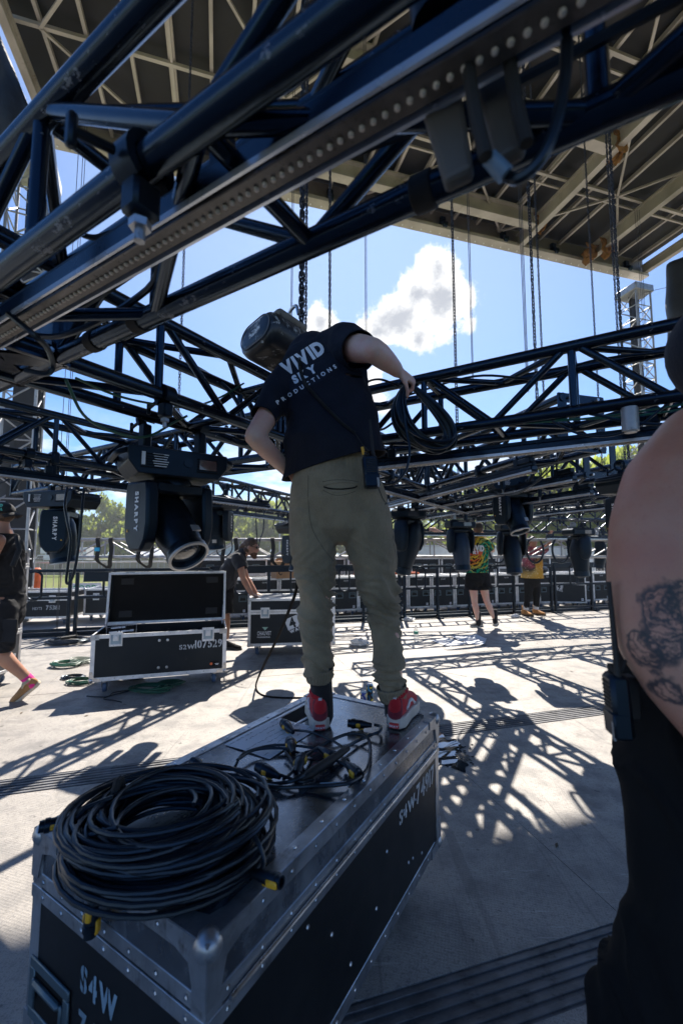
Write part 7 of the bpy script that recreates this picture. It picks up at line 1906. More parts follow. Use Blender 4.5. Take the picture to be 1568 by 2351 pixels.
    for h, t_ in ((hL, tL), (hR, tR)):
        so, Ms, z0, k = shoe(root, h, t_, m_suede_r, m_sole, UP, 0.285, 0.094, 'shoe', 0.0, 0.044, 1.17)
        b = MB(); b.loft([Ms @ V((0.012, 0, z0+0.012)), Ms @ V((0.020, 0, z0+0.040)), Ms @ V((0.026, 0, z0+0.062))], [(0.030, 0.020), (0.030, 0.020), (0.027, 0.016)], Ms.to_3x3() @ V((0, 1, 0)), 14); b.build('heel_counter', m_mesh_r, so)
        b = MB(); b.loft([Ms @ V((0.030, 0, z0+0.078)), Ms @ V((0.055, 0, z0+0.092)), Ms @ V((0.095, 0, z0+0.090))], [(0.033, 0.012), (0.043, 0.012), (0.038, 0.012)], Ms.to_3x3() @ V((0, 1, 0)), 16); b.build('collar', m_suede_r, so)
        b = MB(); b.box((-0.007, 0, z0+0.050), (0.006, 0.013, 0.062), Ms @ Matrix.Rotation(0.16, 4, 'Y')); b.build('heel_tab', mat('pale_grey_tab', (0.55, 0.57, 0.62), 0.6), so)
        b = MB(); b.box((-0.004, 0, 0.016), (0.012, 0.036, 0.017), Ms, bev=0.001); b.build('heel_label', m_redp, so)
        mb = place_text('VANS', 0.011, (0, 0, 0), (1, 0, 0), (0, 1, 0), 'C', bold=0.0006); Mt = Ms @ mat_from(V((-0.0105, 0, 0.012)), V((0, -1, 0)), UP, V((-1, 0, 0))); mb.v = [tuple(Mt @ V(q)) for q in mb.v]; mb.build('label_print', m_print, so, smooth=False)
        for sgn in (-1, 1):
            b = MB(); b.tube([Ms @ V((0.05, sgn*0.040, z0+0.028)), Ms @ V((0.09, sgn*0.0415, z0+0.045)), Ms @ V((0.13, sgn*0.040, z0+0.040)), Ms @ V((0.175, sgn*0.0425, z0+0.012))], 0.006, 8); b.build('side_stripe', m_print, so)
    return root
main_man()
def hand_coil():
    top = P(936, 884, 1.895); root = thing('cable_coil', 'coil of dark cable held up in the hand of the man on the case', 'cable coil', top, 0)
    rng = random.Random(21); pts = []; turns = 26
    cx = V((1, 0.12, 0)).normalized(); dn = V((0.28, -0.02, -1)).normalized(); th = cx.cross(dn).normalized()
    pr = None
    par = [(0.088+rng.uniform(-.030, .028), 0.146+rng.uniform(-.024, .016), rng.uniform(-.035, .035), rng.uniform(-.03, .03), rng.uniform(0, 1)) for _ in range(turns+1)]
    for i in range(turns):
        for k in range(34):
            f = k/34; a = 2*math.pi*f-math.pi/2; g = f*f*(3-2*f); w, h, o, s_, _ = [par[i][j]*(1-g)+par[i+1][j]*g for j in range(5)]
            down = h*(1+math.sin(a)); spread = (1+math.sin(a))/2
            wid = w*math.cos(a)*(0.42+0.85*spread**0.8)*1.22
            pts.append(top+cx*(wid+0.045*spread+s_*0.6*spread)+dn*down+th*(o*(0.25+spread))+V((0.0, -0.03*math.sin(a*1.0)*0, 0)))
    b = MB(); b.tube(pts, 0.0058, 8); b.build('cable_turns', m_cable, root)
    b = MB(); b.tube(curve_pts([P(925, 930, 1.84), P(933, 990, 1.82), P(940, 1030, 1.80), P(934, 1075, 1.78), P(915, 1102, 1.76), P(890, 1112, 1.78), P(868, 1106, 1.85)], 8), 0.0052, 8); b.build('cable_tail', m_cable, root)
    b = MB(); b.tube(curve_pts([P(836, 884, 2.1), P(850, 874, 2.05), P(872, 871, 2.0), P(896, 878, 1.95), P(915, 886, 1.92)], 8), 0.0055, 8); b.build('cable_tail', m_cable, root)
    b = MB(); b.tube(curve_pts([P(858, 989, 2.0), P(880, 985, 1.95), P(900, 972, 1.92), P(918, 958, 1.9)], 8), 0.0055, 8); b.build('cable_tail', m_cable, root)
hand_coil()
cable('black cable hanging behind the left trouser leg down to the floor', [P(687, 1180, 1.95), P(686, 1260, 2.0), P(682, 1345, 2.1), P(662, 1405, 2.3), P(632, 1475, 2.7), P(600, 1540, 3.2), PZ(588, 1572, 0.05), PZ(592, 1588, 0.008), PZ(610, 1598, 0.006), PZ(650, 1602, 0.006), PZ(700, 1602, 0.006)], 0.0085, mat('matte_black_cable', (0.008, 0.008, 0.009), 0.85, spec=0.08), group='long cables to the floor')

# --- generic clothed figure ---
def shoes_pair(root, J, m_up, m_so, L=0.29, high=0.085, collar=None, name='shoe', sole_h=0.026):
    for h, t_ in ((J['heL'], J['toL']), (J['heR'], J['toR'])):
        if h is not None: shoe(root, h, t_, m_up, m_so, UP, L, high, name, collar, sole_h)
def walking_man():
    d = 3.9; g = PZ(20, 1604, 0)
    root = thing('person', 'walking man at the left edge in black cap, tank top, shorts and pink socks', 'person', g, 0)
    hd = P(2, 1184, d); f = V((-0.95, -0.1, -0.05)); b = MB()
    pel, wai, chs, nck = P(4, 1372, d), P(6, 1330, d), P(0, 1262, d), P(8, 1224, d)
    Y = V((0.25, 1, 0)); b.loft([pel, wai, chs, nck], [(.15, .12), (.14, .11), (.17, .12), (.09, .07)], Y, 18); b.loft([nck, hd], [.062, .058], None, 14)
    hm = head_shape(b, hd, f, UP)
    shN = P(-2, 1240, d-0.17); arm_shape(b, shN, P(-28, 1300, d-0.22), P(-62, 1345, d-0.12)); hand_shape(b, P(-62, 1345, d-.12), V((-1, 0.2, -.5)), V((0, -1, 0.3)), V((-.3, 0, 1)), 0.5)
    arm_shape(b, P(0, 1240, d+0.2), P(12, 1300, d+0.25), P(-10, 1355, d+0.2))
    kn, an = P(-14, 1488, d-0.12), P(62, 1556, d-0.02); leg_shape(b, P(2, 1385, d-0.09), kn, an, 1.08, (0.088, 0.062, 0.060, 0.040))
    knR, anR = P(-62, 1490, d+0.1), P(-88, 1580, d+0.1); leg_shape(b, P(0, 1385, d+0.09), knR, anR)
    b.loft([an, P(78, 1572, d), P(48, 1595, d)], [.036, .034, .03], None, 12)
    add_body(root, b, m_skin2, 0.01, 5)
    b = MB(); b.loft([P(5, 1378, d), P(6, 1330, d), P(2, 1285, d), P(4, 1245, d), P(10, 1222, d)], [(.185, .165), (.18, .158), (.19, .155), (.185, .135), (.10, .085)], Y, 22)
    garment(root, 'tank_top', b, m_faded, 0.011, 3, cloth_folds(0.011, 11, 5, 1.0, -14), [(P(5, 1371, d), (0.25, 0, -1), 0.5), (P(10, 1225, d), (0, 0, 1), 0.13)])
    b = MB(); b.tube([P(40, 1232, d-0.08), P(45, 1262, d-0.13), P(30, 1300, d-0.19)], 0.022, 8); b.build('shoulder_strap', m_rubber, root)
    b = MB(); b.loft([P(5, 1366, d), P(6, 1410, d)], [(.185, .16), (.19, .17)], Y, 20); b.loft([P(8, 1395, d-0.08), P(4, 1450, d-0.1), P(-4, 1490, d-0.11)], [.115, .118, .118], Y, 18); b.loft([P(-4, 1395, d+0.08), P(-40, 1480, d+0.1)], [.115, .12], Y, 18)
    garment(root, 'shorts', b, m_faded, 0.011, 3, cloth_folds(0.009, 12, 6, 4.0, 10), [(P(-4, 1492, d-.11), P(-4, 1492, d-.11)-P(4, 1450, d-.1), 0.2), (P(-40, 1480, d+.1), P(-40, 1480, d+.1)-P(-4, 1395, d+.08), 0.2)])
    b = MB(); b.box((0, 0, 0), (0.012, 0.15, 0.20), mat_from(P(22, 1448, d-0.19), V((0.2, 1, 0)).normalized(), V((1, -0.2, 0)).normalized(), UP), bev=0.004); b.build('cargo_pocket', m_faded, root)
    c_ = cap(root, hm, hd, m_cap, 1.04, back=True)
    mb = place_text('GRID', 0.032, hd+V((0.035, -0.098, 0.075)), V((0.92, 0.2, 0)), V((0.05, 0.25, 1)), 'C', bold=0.003); mb.build('cap_print', mat('mint_print', (0.10, 0.48, 0.36), 0.7), c_, smooth=False)
    mb = place_text('COOL', 0.026, hd+V((0.04, -0.102, 0.042)), V((0.92, 0.2, 0)), V((0.05, 0.1, 1)), 'C', bold=0.003); mb.build('cap_print', MATS['mint_print'], c_, smooth=False)
    b = MB(); b.ball(hd+hm @ V((0, -0.025, 0.0)), (0.079, 0.09, 0.07), 16, 10, hm); b.build('hair', m_hair, root)
    b = MB(); b.loft([P(54, 1549, d-.02), P(67, 1561, d-0.02), P(74, 1570, d-.01)], [.045, .045, .044], None, 16); b.build('sock', m_pink, root)
    heel, toe = P(96, 1566, d+0.02), P(26, 1622, d-0.03)
    so, Ms, z0, k = shoe(root, heel, toe, m_tan, mat('cream_sole', (0.55, 0.47, 0.36), 0.7), V((-0.45, -0.62, 0.62)), 0.30, 0.085, 'shoe', 0.0, 0.03)
    b = MB(); b.loft([Ms @ V((0.03, 0, z0+0.075)), Ms @ V((0.08, 0, z0+0.078)), Ms @ V((0.11, 0, z0+0.06))], [(0.036, 0.014), (0.040, 0.014), (0.034, 0.012)], Ms.to_3x3() @ V((0, 1, 0)), 14); b.build('shoe_collar', mat('cream_collar', (0.45, 0.38, 0.26), 0.8), so)
    shoe(root, P(-80, 1600, d+0.1), P(-150, 1606, d+0.1), m_tan, None, UP, 0.30, 0.085)
walking_man()
def bent_man():
    d = 5.95; root = thing('person', 'bearded man with a ponytail and sunglasses bending to push the lettered case', 'person', PZ(522, 1488, 0), 0)
    hd = P(578, 1256, d); b = MB(); Y = V((0, 1, 0))
    pel, wai, chs, nck = P(513, 1352, d), P(524, 1322, d), P(543, 1288, d), P(558, 1272, d)
    b.loft([pel, wai, chs, nck], [(.155, .115), (.15, .105), (.175, .115), (.08, .07)], Y, 18); b.loft([nck, hd], [.062, .058], None, 14)
    f = V((0.98, -0.12, -0.16)); hm = head_shape(b, hd, f, V((0.15, 0, 1)), 1.03)
    e1, w1 = P(558, 1326, d-0.22), P(578, 1364, d-0.26); arm_shape(b, P(549, 1284, d-0.17), e1, w1, 1.02)
    hand_shape(b, w1, P(600, 1374, d-0.28)-w1, V((0.3, 0, 1)), V((0.3, 1, 0)), 0.22, 1.05, 0.25)
    e2, w2 = P(566, 1326, d+0.16), P(588, 1362, d+0.06); arm_shape(b, P(551, 1284, d+0.17), e2, w2, 1.0); hand_shape(b, w2, P(606, 1369, d+.05)-w2, V((0.3, 0, 1)), V((0.3, -1, 0)), 0.2, 1.05, 0.2)
    k1, a1 = P(519, 1418, d-0.06), P(521, 1463, d-0.02); leg_shape(b, P(512, 1362, d-0.09), k1, a1)
    k2, a2 = P(498, 1420, d+0.14), P(474, 1470, d+0.16); leg_shape(b, P(512, 1362, d+0.09), k2, a2)
    add_body(root, b, m_skin2, 0.009, 4)
    b = MB(); b.loft([P(507, 1362, d), P(515, 1342, d), P(528, 1312, d), P(544, 1287, d), P(558, 1270, d)], [(.19, .15), (.188, .145), (.188, .135), (.19, .13), (.085, .075)], Y, 22)
    for s_, e_ in ((P(547, 1283, d-.16), P(556, 1306, d-0.21)), (P(549, 1283, d+.16), P(559, 1306, d+.17))): b.loft([s_, e_, e_+(e_-s_)*0.15], [.085, .078, .078], None, 16)
    sh, bv = garment(root, 'shirt', b, fabric('dark_blue_black_cotton', (0.016, 0.018, 0.024)), 0.011, 3, cloth_folds(0.009, 8, 5, 2.5, 12), [(P(556, 1306, d-.21), P(556, 1306, d-.21)-P(547, 1283, d-.16), 0.13), (P(559, 1306, d+.17), P(559, 1306, d+.17)-P(549, 1283, d+.16), 0.13), (P(508, 1358, d), P(507, 1362, d)-P(515, 1342, d), 0.4)])
    b = MB(); b.loft([P(516, 1340, d), P(512, 1368, d)], [(.17, .14), (.18, .15)], Y, 20); b.loft([P(513, 1365, d-.07), P(519, 1408, d-.07)], [.115, .105], Y, 18); b.loft([P(510, 1365, d+.08), P(500, 1408, d+.12)], [.115, .105], Y, 18)
    garment(root, 'shorts', b, m_black, 0.011, 3, cloth_folds(0.007, 12, 6, 3), [(P(519, 1407, d-.07), (0.1, 0, -1), 0.18), (P(500, 1407, d+.12), (-.2, 0, -1), 0.18)])
    b = MB(); b.ball(hd+hm @ V((0, -0.02, 0.035)), (0.084, 0.104, 0.096), 18, 12, hm); b.ball(hd+hm @ V((0, -0.115, 0.0)), (0.045, 0.05, 0.045), 14, 9, hm); b.ball(hd+hm @ V((0, -0.15, -0.045)), (0.03, 0.03, 0.05), 12, 8, hm)
    b.ball(hd+hm @ V((0, -0.05, -0.05)), (0.076, 0.06, 0.06), 14, 9, hm)
    me = remesh(b, 0.009, 2, lambda p, n: 0.008*noise.noise(p*32)); localise(me, root); put(me, 'hair', m_hair, root)
    b = MB(); b.ball(hd+hm @ V((0, 0.045, -0.085)), (0.058, 0.055, 0.055), 14, 10, hm); b.ball(hd+hm @ V((0, 0.066, -0.125)), (0.034, 0.036, 0.036), 12, 8, hm)
    me = remesh(b, 0.008, 2, lambda p, n: 0.005*noise.noise(p*60)); localise(me, root); put(me, 'beard', m_beard, root)
    b = MB(); 
    for s_ in (-1, 1): b.ball(hd+hm @ V((s_*0.034, 0.088, 0.006)), (0.030, 0.010, 0.021), 12, 8, hm); b.tube([hd+hm @ V((s_*0.066, 0.086, 0.01)), hd+hm @ V((s_*0.082, 0.0, 0.012)), hd+hm @ V((s_*0.08, -0.02, 0.0))], 0.004, 6)
    b.build('sunglasses', m_rubber, root)
    so, _, _, _ = shoe(root, PZ(512, 1489, 0), PZ(548, 1492, 0), m_black, m_rubber, UP, 0.30, 0.09); shoe(root, P(466, 1478, d+.16), P(500, 1484, d+.16), m_black, m_rubber, UP, 0.30, 0.09)
    b = MB(); b.box((0, 0, 0), (0.06, 0.006, 0.04), mat_from(P(516, 1430, d-0.10), V((1, 0, 0)), V((0, 1, 0)), UP)); 
    return root
bent_man()
def tiedye_man():
    d = 7.5; root = thing('person', 'person in a rainbow tie-dye t-shirt and black shorts seen from behind, arm stretched out', 'person', PZ(1110, 1440, 0), 0)
    hd = P(1097, 1214, d); b = MB(); X = V((1, 0.1, 0))
    pel, wai, chs, nck = P(1094, 1322, d), P(1094, 1298, d), P(1097, 1256, d), P(1098, 1236, d)
    b.loft([pel, wai, chs, nck], [(.15, .11), (.14, .10), (.17, .11), (.08, .07)], X, 18); b.loft([nck, hd], [.060, .058], None, 14); f = V((0.35, 0.9, 0.05)); hm = head_shape(b, hd, f, UP, 1.0)
    arm_shape(b, P(1074, 1246, d), P(1036, 1236, d-0.08), P(1003, 1219, d-0.05), 0.95); hand_shape(b, P(1003, 1219, d-.05), P(985, 1213, d)-P(1003, 1219, d), V((0, -1, .4)), V((0.2, 0.3, 1)), 0.5)
    arm_shape(b, P(1119, 1246, d), P(1131, 1264, d+0.12), P(1112, 1234, d+0.26), 0.95); hand_shape(b, P(1112, 1234, d+.26), V((-.3, 0, 1)), V((1, 0, 0)), V((0, -1, 0)), 0.7)
    leg_shape(b, P(1085, 1330, d), P(1089, 1383, d-0.02), P(1098, 1428, d), 0.95); leg_shape(b, P(1106, 1330, d), P(1117, 1380, d), P(1136, 1423, d), 0.95)
    add_body(root, b, m_skin, 0.011, 4)
    b = MB(); b.loft([P(1091, 1318, d), P(1092, 1300, d), P(1095, 1270, d), P(1097, 1248, d), P(1098, 1236, d)], [(.225, .15), (.215, .145), (.20, .135), (.195, .125), (.09, .08)], X, 22)
    b.loft([P(1080, 1247, d), P(1066, 1248, d-.03), P(1058, 1248, d-0.05)], [.085, .08, .08], None, 16); b.loft([P(1114, 1247, d), P(1126, 1257, d+.08), P(1129, 1260, d+.10)], [.09, .085, .085], None, 16)
    sh, bv = garment(root, 'shirt', b, tiedye('tie_dye_cotton', P(1096, 1268, d), False), 0.012, 3, cloth_folds(0.010, 8, 6, 7.0, 10), [(P(1066, 1248, d-.03), V((-1, 0, 0)), 0.14), (P(1126, 1257, d+.08), P(1126, 1257, d+.08)-P(1114, 1247, d), 0.13), (P(1091, 1314, d), (0.0, 0, -1), 0.5)])
    for body, sz, px, py in (('VIVID', 0.135, 1095, 1265), ('SKY', 0.05, 1092, 1271)):
        o = P(px, py, d-0.6); mb = place_text(body, sz, o, (1, 0.08, -0.02), UP, 'C', bold=0.008, squash=0.62, spacing=0.5 if sz > .1 else 1); mb = project_text(mb, bv, (o-V((0, 0, CAM_H))).normalized(), 0.006); mb.build('shirt_print', m_print, sh, smooth=False)
    b = MB(); b.loft([P(1094, 1306, d), P(1095, 1330, d)], [(.17, .14), (.19, .15)], X, 20); b.loft([P(1083, 1325, d), P(1084, 1354, d)], [.125, .13], X, 18); b.loft([P(1108, 1325, d), P(1112, 1353, d)], [.125, .13], X, 18)
    garment(root, 'shorts', b, m_black, 0.012, 3, cloth_folds(0.008, 12, 7, 9), [(P(1084, 1354, d), (-.05, 0, -1), 0.2), (P(1112, 1353, d), (0.1, 0, -1), 0.2)])
    b = MB(); b.ball(hd+hm @ V((0, -0.022, 0.0)), (0.082, 0.10, 0.085), 16, 10, hm); b.build('hair', m_hair, root)
    cap(root, hm, hd, fabric('brown_black_cap', (0.03, 0.022, 0.018)), 1.05)
    for an in (P(1098, 1428, d), P(1136, 1423, d)): b = MB(); b.loft([an+UP*0.14, an+UP*0.05, an-UP*0.03], [.052, .045, .045], None, 14); b.build('sock', m_sock, root)
    m_gr = fabric('grey_trainer_mesh', (0.16, 0.16, 0.15)); shoe(root, PZ(1108, 1437, 0.003), PZ(1072, 1441, 0.003), m_gr, mat('grey_sole', (0.45, 0.44, 0.40), 0.6), UP, 0.30, 0.09); shoe(root, PZ(1134, 1437, 0.003), PZ(1146, 1425, 0.003), m_gr, MATS['grey_sole'], UP, 0.30, 0.09)
tiedye_man()
def boots_person():
    d = 8.75; root = thing('person', 'person in a yellow tie-dye top, black leggings and tan work boots behind the hanging lights', 'person', PZ(1218, 1412, 0), 0)
    hd = P(1222, 1243, d); b = MB(); X = V((0.9, -0.4, 0))
    pel, wai, chs, nck = P(1221, 1322, d), P(1221, 1302, d), P(1221, 1276, d), P(1222, 1258, d)
    b.loft([pel, wai, chs, nck], [(.16, .12), (.14, .11), (.16, .12), (.07, .065)], X, 18); b.loft([nck, hd], [.055, .053], None, 12); hm = head_shape(b, hd, V((0.2, -0.9, 0.25)), UP, 0.97)
    arm_shape(b, P(1203, 1269, d), P(1200, 1246, d-.12), P(1208, 1226, d-0.1), 0.9); hand_shape(b, P(1208, 1226, d-.1), V((0.3, 0, 1)), V((0, 1, 0)), V((1, 0, 0)), 0.6)
    arm_shape(b, P(1240, 1269, d), P(1258, 1252, d-.15), P(1264, 1233, d-0.15), 0.9); hand_shape(b, P(1264, 1233, d-.15), V((0.1, 0, 1)), V((0, 1, 0)), V((-1, 0, 0)), 0.6)
    leg_shape(b, P(1214, 1328, d), P(1212, 1366, d-.04), P(1207, 1398, d), 0.95); leg_shape(b, P(1229, 1328, d), P(1231, 1366, d), P(1230, 1397, d), 0.95)
    add_body(root, b, m_skin2, 0.012, 4)
    b = MB(); b.loft([P(1221, 1330, d), P(1221, 1305, d), P(1221, 1280, d), P(1222, 1259, d)], [(.215, .17), (.20, .16), (.19, .14), (.08, .075)], X, 20)
    for s_, e_ in ((P(1205, 1268, d), P(1201, 1250, d-.09)), (P(1238, 1268, d), P(1252, 1256, d-.1))): b.loft([s_, e_, e_+(e_-s_)*0.2], [.09, .085, .085], None, 14)
    garment(root, 'shirt', b, tiedye('warm_tie_dye_cotton', P(1221, 1300, d), True), 0.013, 3, cloth_folds(0.010, 8, 6, 3.0, 10), [(P(1221, 1327, d), (0, 0, -1), 0.4), (P(1201, 1250, d-.09), P(1201, 1250, d-.09)-P(1205, 1268, d), .13), (P(1252, 1256, d-.1), P(1252, 1256, d-.1)-P(1238, 1268, d), .13)])
    b = MB(); b.loft([P(1221, 1318, d), P(1221, 1335, d)], [(.17, .14), (.165, .14)], X, 18); b.loft([P(1214, 1332, d), P(1212, 1366, d-.04), P(1207, 1394, d)], [.10, .075, .052], X, 16); b.loft([P(1229, 1332, d), P(1231, 1366, d), P(1230, 1393, d)], [.10, .075, .052], X, 16)
    garment(root, 'leggings', b, m_black, 0.012, 3, cloth_folds(0.003, 14, 7, 3), ())
    b = MB(); b.ball(hd+hm @ V((0, -0.02, 0.025)), (0.084, 0.104, 0.10), 14, 10, hm); b.build('hair', m_hair, root)
    for an in (P(1207, 1398, d), P(1230, 1397, d)): b = MB(); b.cyl(an-UP*0.01, an+UP*0.06, 0.055, 14); b.build('sock', mat('white_sock', (0.6, 0.58, 0.55), 0.9), root)
    ms = mat('dark_boot_sole', (0.10, 0.07, 0.04), 0.7); shoe(root, PZ(1197, 1412, .003), PZ(1222, 1416, .003), m_boot, ms, UP, 0.29, 0.10, 'boot', 0.07, 0.03, 1.1); shoe(root, PZ(1222, 1410, .003), PZ(1246, 1413, .003), m_boot, ms, UP, 0.29, 0.10, 'boot', 0.07, 0.03, 1.1)
boots_person()
def shirtless_man():
    root = thing('person', 'shirtless man with a tattooed arm and black trousers at the right edge', 'person', V((0.72, 0.86, 0)), 0)
    b = MB(); X = V((0.75, -0.66, 0))
    sh, el, wr = P(1560, 1030, 0.79), P(1494, 1420, 0.705), P(1700, 1770, 0.62)
    pel, wai, chs, nck = V((0.81, 0.80, 0.97)), V((0.83, 0.84, 1.14)), V((0.86, 0.90, 1.36)), V((0.83, 0.92, 1.60))
    b.loft([pel, wai, chs, seg(chs, nck, .6), nck], [(.17, .13), (.16, .12), (.20, .13), (.18, .10), (.08, .07)], X, 24)
    b.loft([P(1720, 1015, 0.90), P(1622, 1030, 0.80), P(1545, 1120, 0.765), P(1512, 1215, 0.74), P(1500, 1320, 0.72), P(1500, 1410, 0.708), P(1516, 1485, 0.69), P(1560, 1565, 0.67), P(1628, 1662, 0.645), P(1700, 1770, 0.62)], [.085, .090, .083, .076, .070, .065, .060, .053, .043, .034], None, 24)
    hand_shape(b, P(1700, 1770, 0.62), V((0.4, -0.2, -0.9)), V((-0.6, -0.7, 0)), V((0.3, 0.6, 0.2)), 0.4)
    arm_shape(b, V((0.98, 1.05, 1.53)), V((1.12, 1.15, 1.25)), V((1.05, 1.35, 1.05))); hd = P(1706, 752, 0.86); b.loft([nck, hd-UP*0.06], [.065, .062], None, 16); hm = head_shape(b, hd, V((-0.35, 0.9, 0.1)), UP, 1.05)
    add_body(root, b, m_skin3, 0.0085, 14)
    b = MB(); b.ball(hd+hm @ V((0, -0.035, -0.01)), (0.104, 0.118, 0.140), 26, 18, hm); b.ball(hd+hm @ V((0, -0.04, -0.11)), (0.10, 0.10, 0.08), 20, 14, hm); b.ball(hd+hm @ V((0, 0.04, -0.03)), (0.10, 0.09, 0.11), 20, 14, hm); b.build('knit_cap', mat('navy_knit', (0.010, 0.013, 0.022), 0.85, bump=0.6, bscale=160, bdist=0.004), root)
    b = MB()
    b.loft([V((0.765, 0.80, 1.10)), V((0.76, 0.79, 1.00)), V((0.77, 0.79, 0.88))], [(.185, .15), (.20, .165), (.20, .165)], X, 22)
    b.loft([P(1585, 1560, 0.82), P(1590, 1720, 0.80), P(1585, 1900, 0.77), P(1592, 2100, 0.74), P(1570, 2230, 0.74), P(1520, 2360, 0.76), V((0.58, 0.87, 0.10))], [.125, .120, .108, .098, .105, .115, .12], X, 22)
    b.loft([V((0.90, 0.75, 0.92)), V((0.90, 0.80, 0.5)), V((0.90, 0.86, 0.10))], [.125, .11, .11], X, 20)
    tr, bv = garment(root, 'trousers', b, fabric('black_work_trousers', (0.0055, 0.0055, 0.006), 0.2, 0.3, 700, 0.9, 0.0), 0.011, 3, cloth_folds(0.013, 9, 5, 5.0, 6), ())
    b = MB(); b.loft([V((0.80, 0.84, 1.11)), V((0.80, 0.86, 1.28)), V((0.82, 0.92, 1.42))], [(.185, .145), (.17, .13), (.14, .12)], X, 20)
    ring_band(root, 'belt', [V((0.79, 0.80, 1.07+0.009*i)) for i in range(6)], [(0.192, .157)]*6, X, m_rubber, 3, 0.001, 60)
    for k, (px, py) in enumerate(((1558, 1665), (1472, 1730))): pass
    ro, M = walkie(root, P(1418, 1618, 0.70), V((-0.03, 0.05, 1)), V((-1, 0.22, 0)), 0.80, 0.19, V((-0.03, 0.02, 1)))
    b = MB(); b.box(P(1440, 1600, 0.715), (0.03, 0.03, 0.07), None, bev=0.005); b.build('belt_clip', m_rubber, root)
    b = MB(); b.tube(curve_pts([P(1424, 1545, .70), P(1440, 1510, .70), P(1462, 1480, .72)], 6), 0.0022, 6); b.build('radio_lead', m_rubber, ro)
    shoe(root, V((0.60, 0.80, 0.0)), V((0.52, 1.07, 0.0)), m_black, m_rubber, UP, 0.30, 0.1); shoe(root, V((0.90, 0.80, 0.0)), V((0.88, 1.08, 0)), m_black, m_rubber, UP, 0.30, 0.1)
shirtless_man()

# ---------------- beyond the stage ----------------
def tree_meshes(seed, h, spread, n_leaf, leaf, trunk_h):
    rg = random.Random(seed); tr = MB(); lf = MB()
    base = [V((0, 0, 0)), V((rg.uniform(-.2, .2), rg.uniform(-.2, .2), trunk_h*0.6)), V((rg.uniform(-.4, .4), rg.uniform(-.4, .4), trunk_h)), V((rg.uniform(-.5, .5), rg.uniform(-.5, .5), h*0.75))]
    pts = curve_pts(base, 4); n = len(pts); tr.tube(pts, [0.30*(1-0.8*i/n)*h/11 for i in range(n)], 7)
    cl = []
    for i in range(26):
        a = rg.uniform(0, 6.28); zz = rg.uniform(0.22, 0.98); rr = spread*(math.sin(math.pi*min(1, zz*0.85+0.1)))**0.7*math.sqrt(rg.random())
        c = V((math.cos(a)*rr, math.sin(a)*rr, h*zz)); s_ = rg.uniform(0.55, 1.15)*spread*0.36; cl.append((c, s_))
        if i % 2 == 0:
            s0 = seg(base[1], base[3], rg.uniform(0.1, 0.8)); tr.tube([s0, seg(s0, c, .5)+V((0, 0, -0.2)), c], [0.09*h/11, 0.05*h/11, 0.015], 5)
    for i in range(n_leaf):
        c, s_ = cl[rg.randrange(len(cl))]; d = V((rg.gauss(0, 1), rg.gauss(0, 1), rg.gauss(0, 0.8))).normalized()*s_*rg.random()**0.4
        q = c+d; a = V((rg.gauss(0, 1), rg.gauss(0, 1), rg.gauss(0, 0.6))).normalized(); x, y, z = frame_of(a); l = leaf*rg.uniform(0.6, 1.3)
        lf.add([q-x*l, q-y*l*0.55+z*l*0.15, q+x*l, q+y*l*0.55+z*l*0.15], [(0, 1, 2, 3)])
    return tr.mesh('trunk'), lf.mesh('crown', smooth=False)
KINDS_T = [tree_meshes(1, 11.5, 4.2, 3600, 0.36, 3.5), tree_meshes(2, 10.0, 3.8, 3400, 0.34, 2.8), tree_meshes(3, 12.5, 4.0, 3400, 0.36, 4.0), tree_meshes(4, 9.0, 4.0, 3400, 0.33, 2.0)]
TL = ['rounded green tree across the field', 'dense green tree across the field', 'tall loose tree across the field', 'low bushy tree across the field']
def tree(px, dist, k, s, label, mleaf, group):
    q = P(px, 1290, dist); label = where(label, q); root = thing('tree', label, 'tree', (q.x, q.y, GZ-0.05), random.uniform(0, 6.28), group); root.scale = (s, s, s)
    put(KINDS_T[k][0], 'trunk', m_bark, root); o = put(KINDS_T[k][1], 'crown', None, root); 
    if not KINDS_T[k][1].materials: KINDS_T[k][1].materials.append(mleaf)
    if KINDS_T[k][1].materials[0] is not mleaf: o.material_slots[0].link = 'OBJECT'; o.material_slots[0].material = mleaf
rg = random.Random(9)
for i, px in enumerate(range(-260, 1000, 42)):
    k = (i*7+3) % 3; tree(px+rg.uniform(-12, 12), 82+rg.uniform(-5, 9), k, rg.uniform(0.86, 1.06), TL[k], m_leaf, 'trees across the field')
for i, px in enumerate(range(-200, 1100, 60)):
    tree(px+rg.uniform(-15, 15), 74+rg.uniform(-3, 3), 3, rg.uniform(0.62, 0.85), TL[3], m_leaf, 'trees across the field')
for i, px in enumerate((560, 612, 640, 655)): tree(px, 88, 2, 1.02+0.04*(i % 2), TL[2], m_leaf, 'trees across the field')
for i, (px, ds, k, s) in enumerate(((1010, 60, 0, .80), (1060, 56, 1, .8), (1120, 46, 0, .88), (1185, 40, 1, .92), (1245, 36, 0, .86), (1310, 34, 2, .82), (1370, 33, 1, .95), (1430, 36, 0, .95), (1500, 40, 2, 1.0), (1580, 44, 1, 1.1), (1660, 48, 0, 1.1), (1150, 62, 2, 1.0), (1280, 58, 2, 1.0), (1400, 60, 0, 1.1))):
    tree(px, ds, k, s, 'bright green tree beyond the stage', m_leaf2, 'trees at the right beyond the stage')
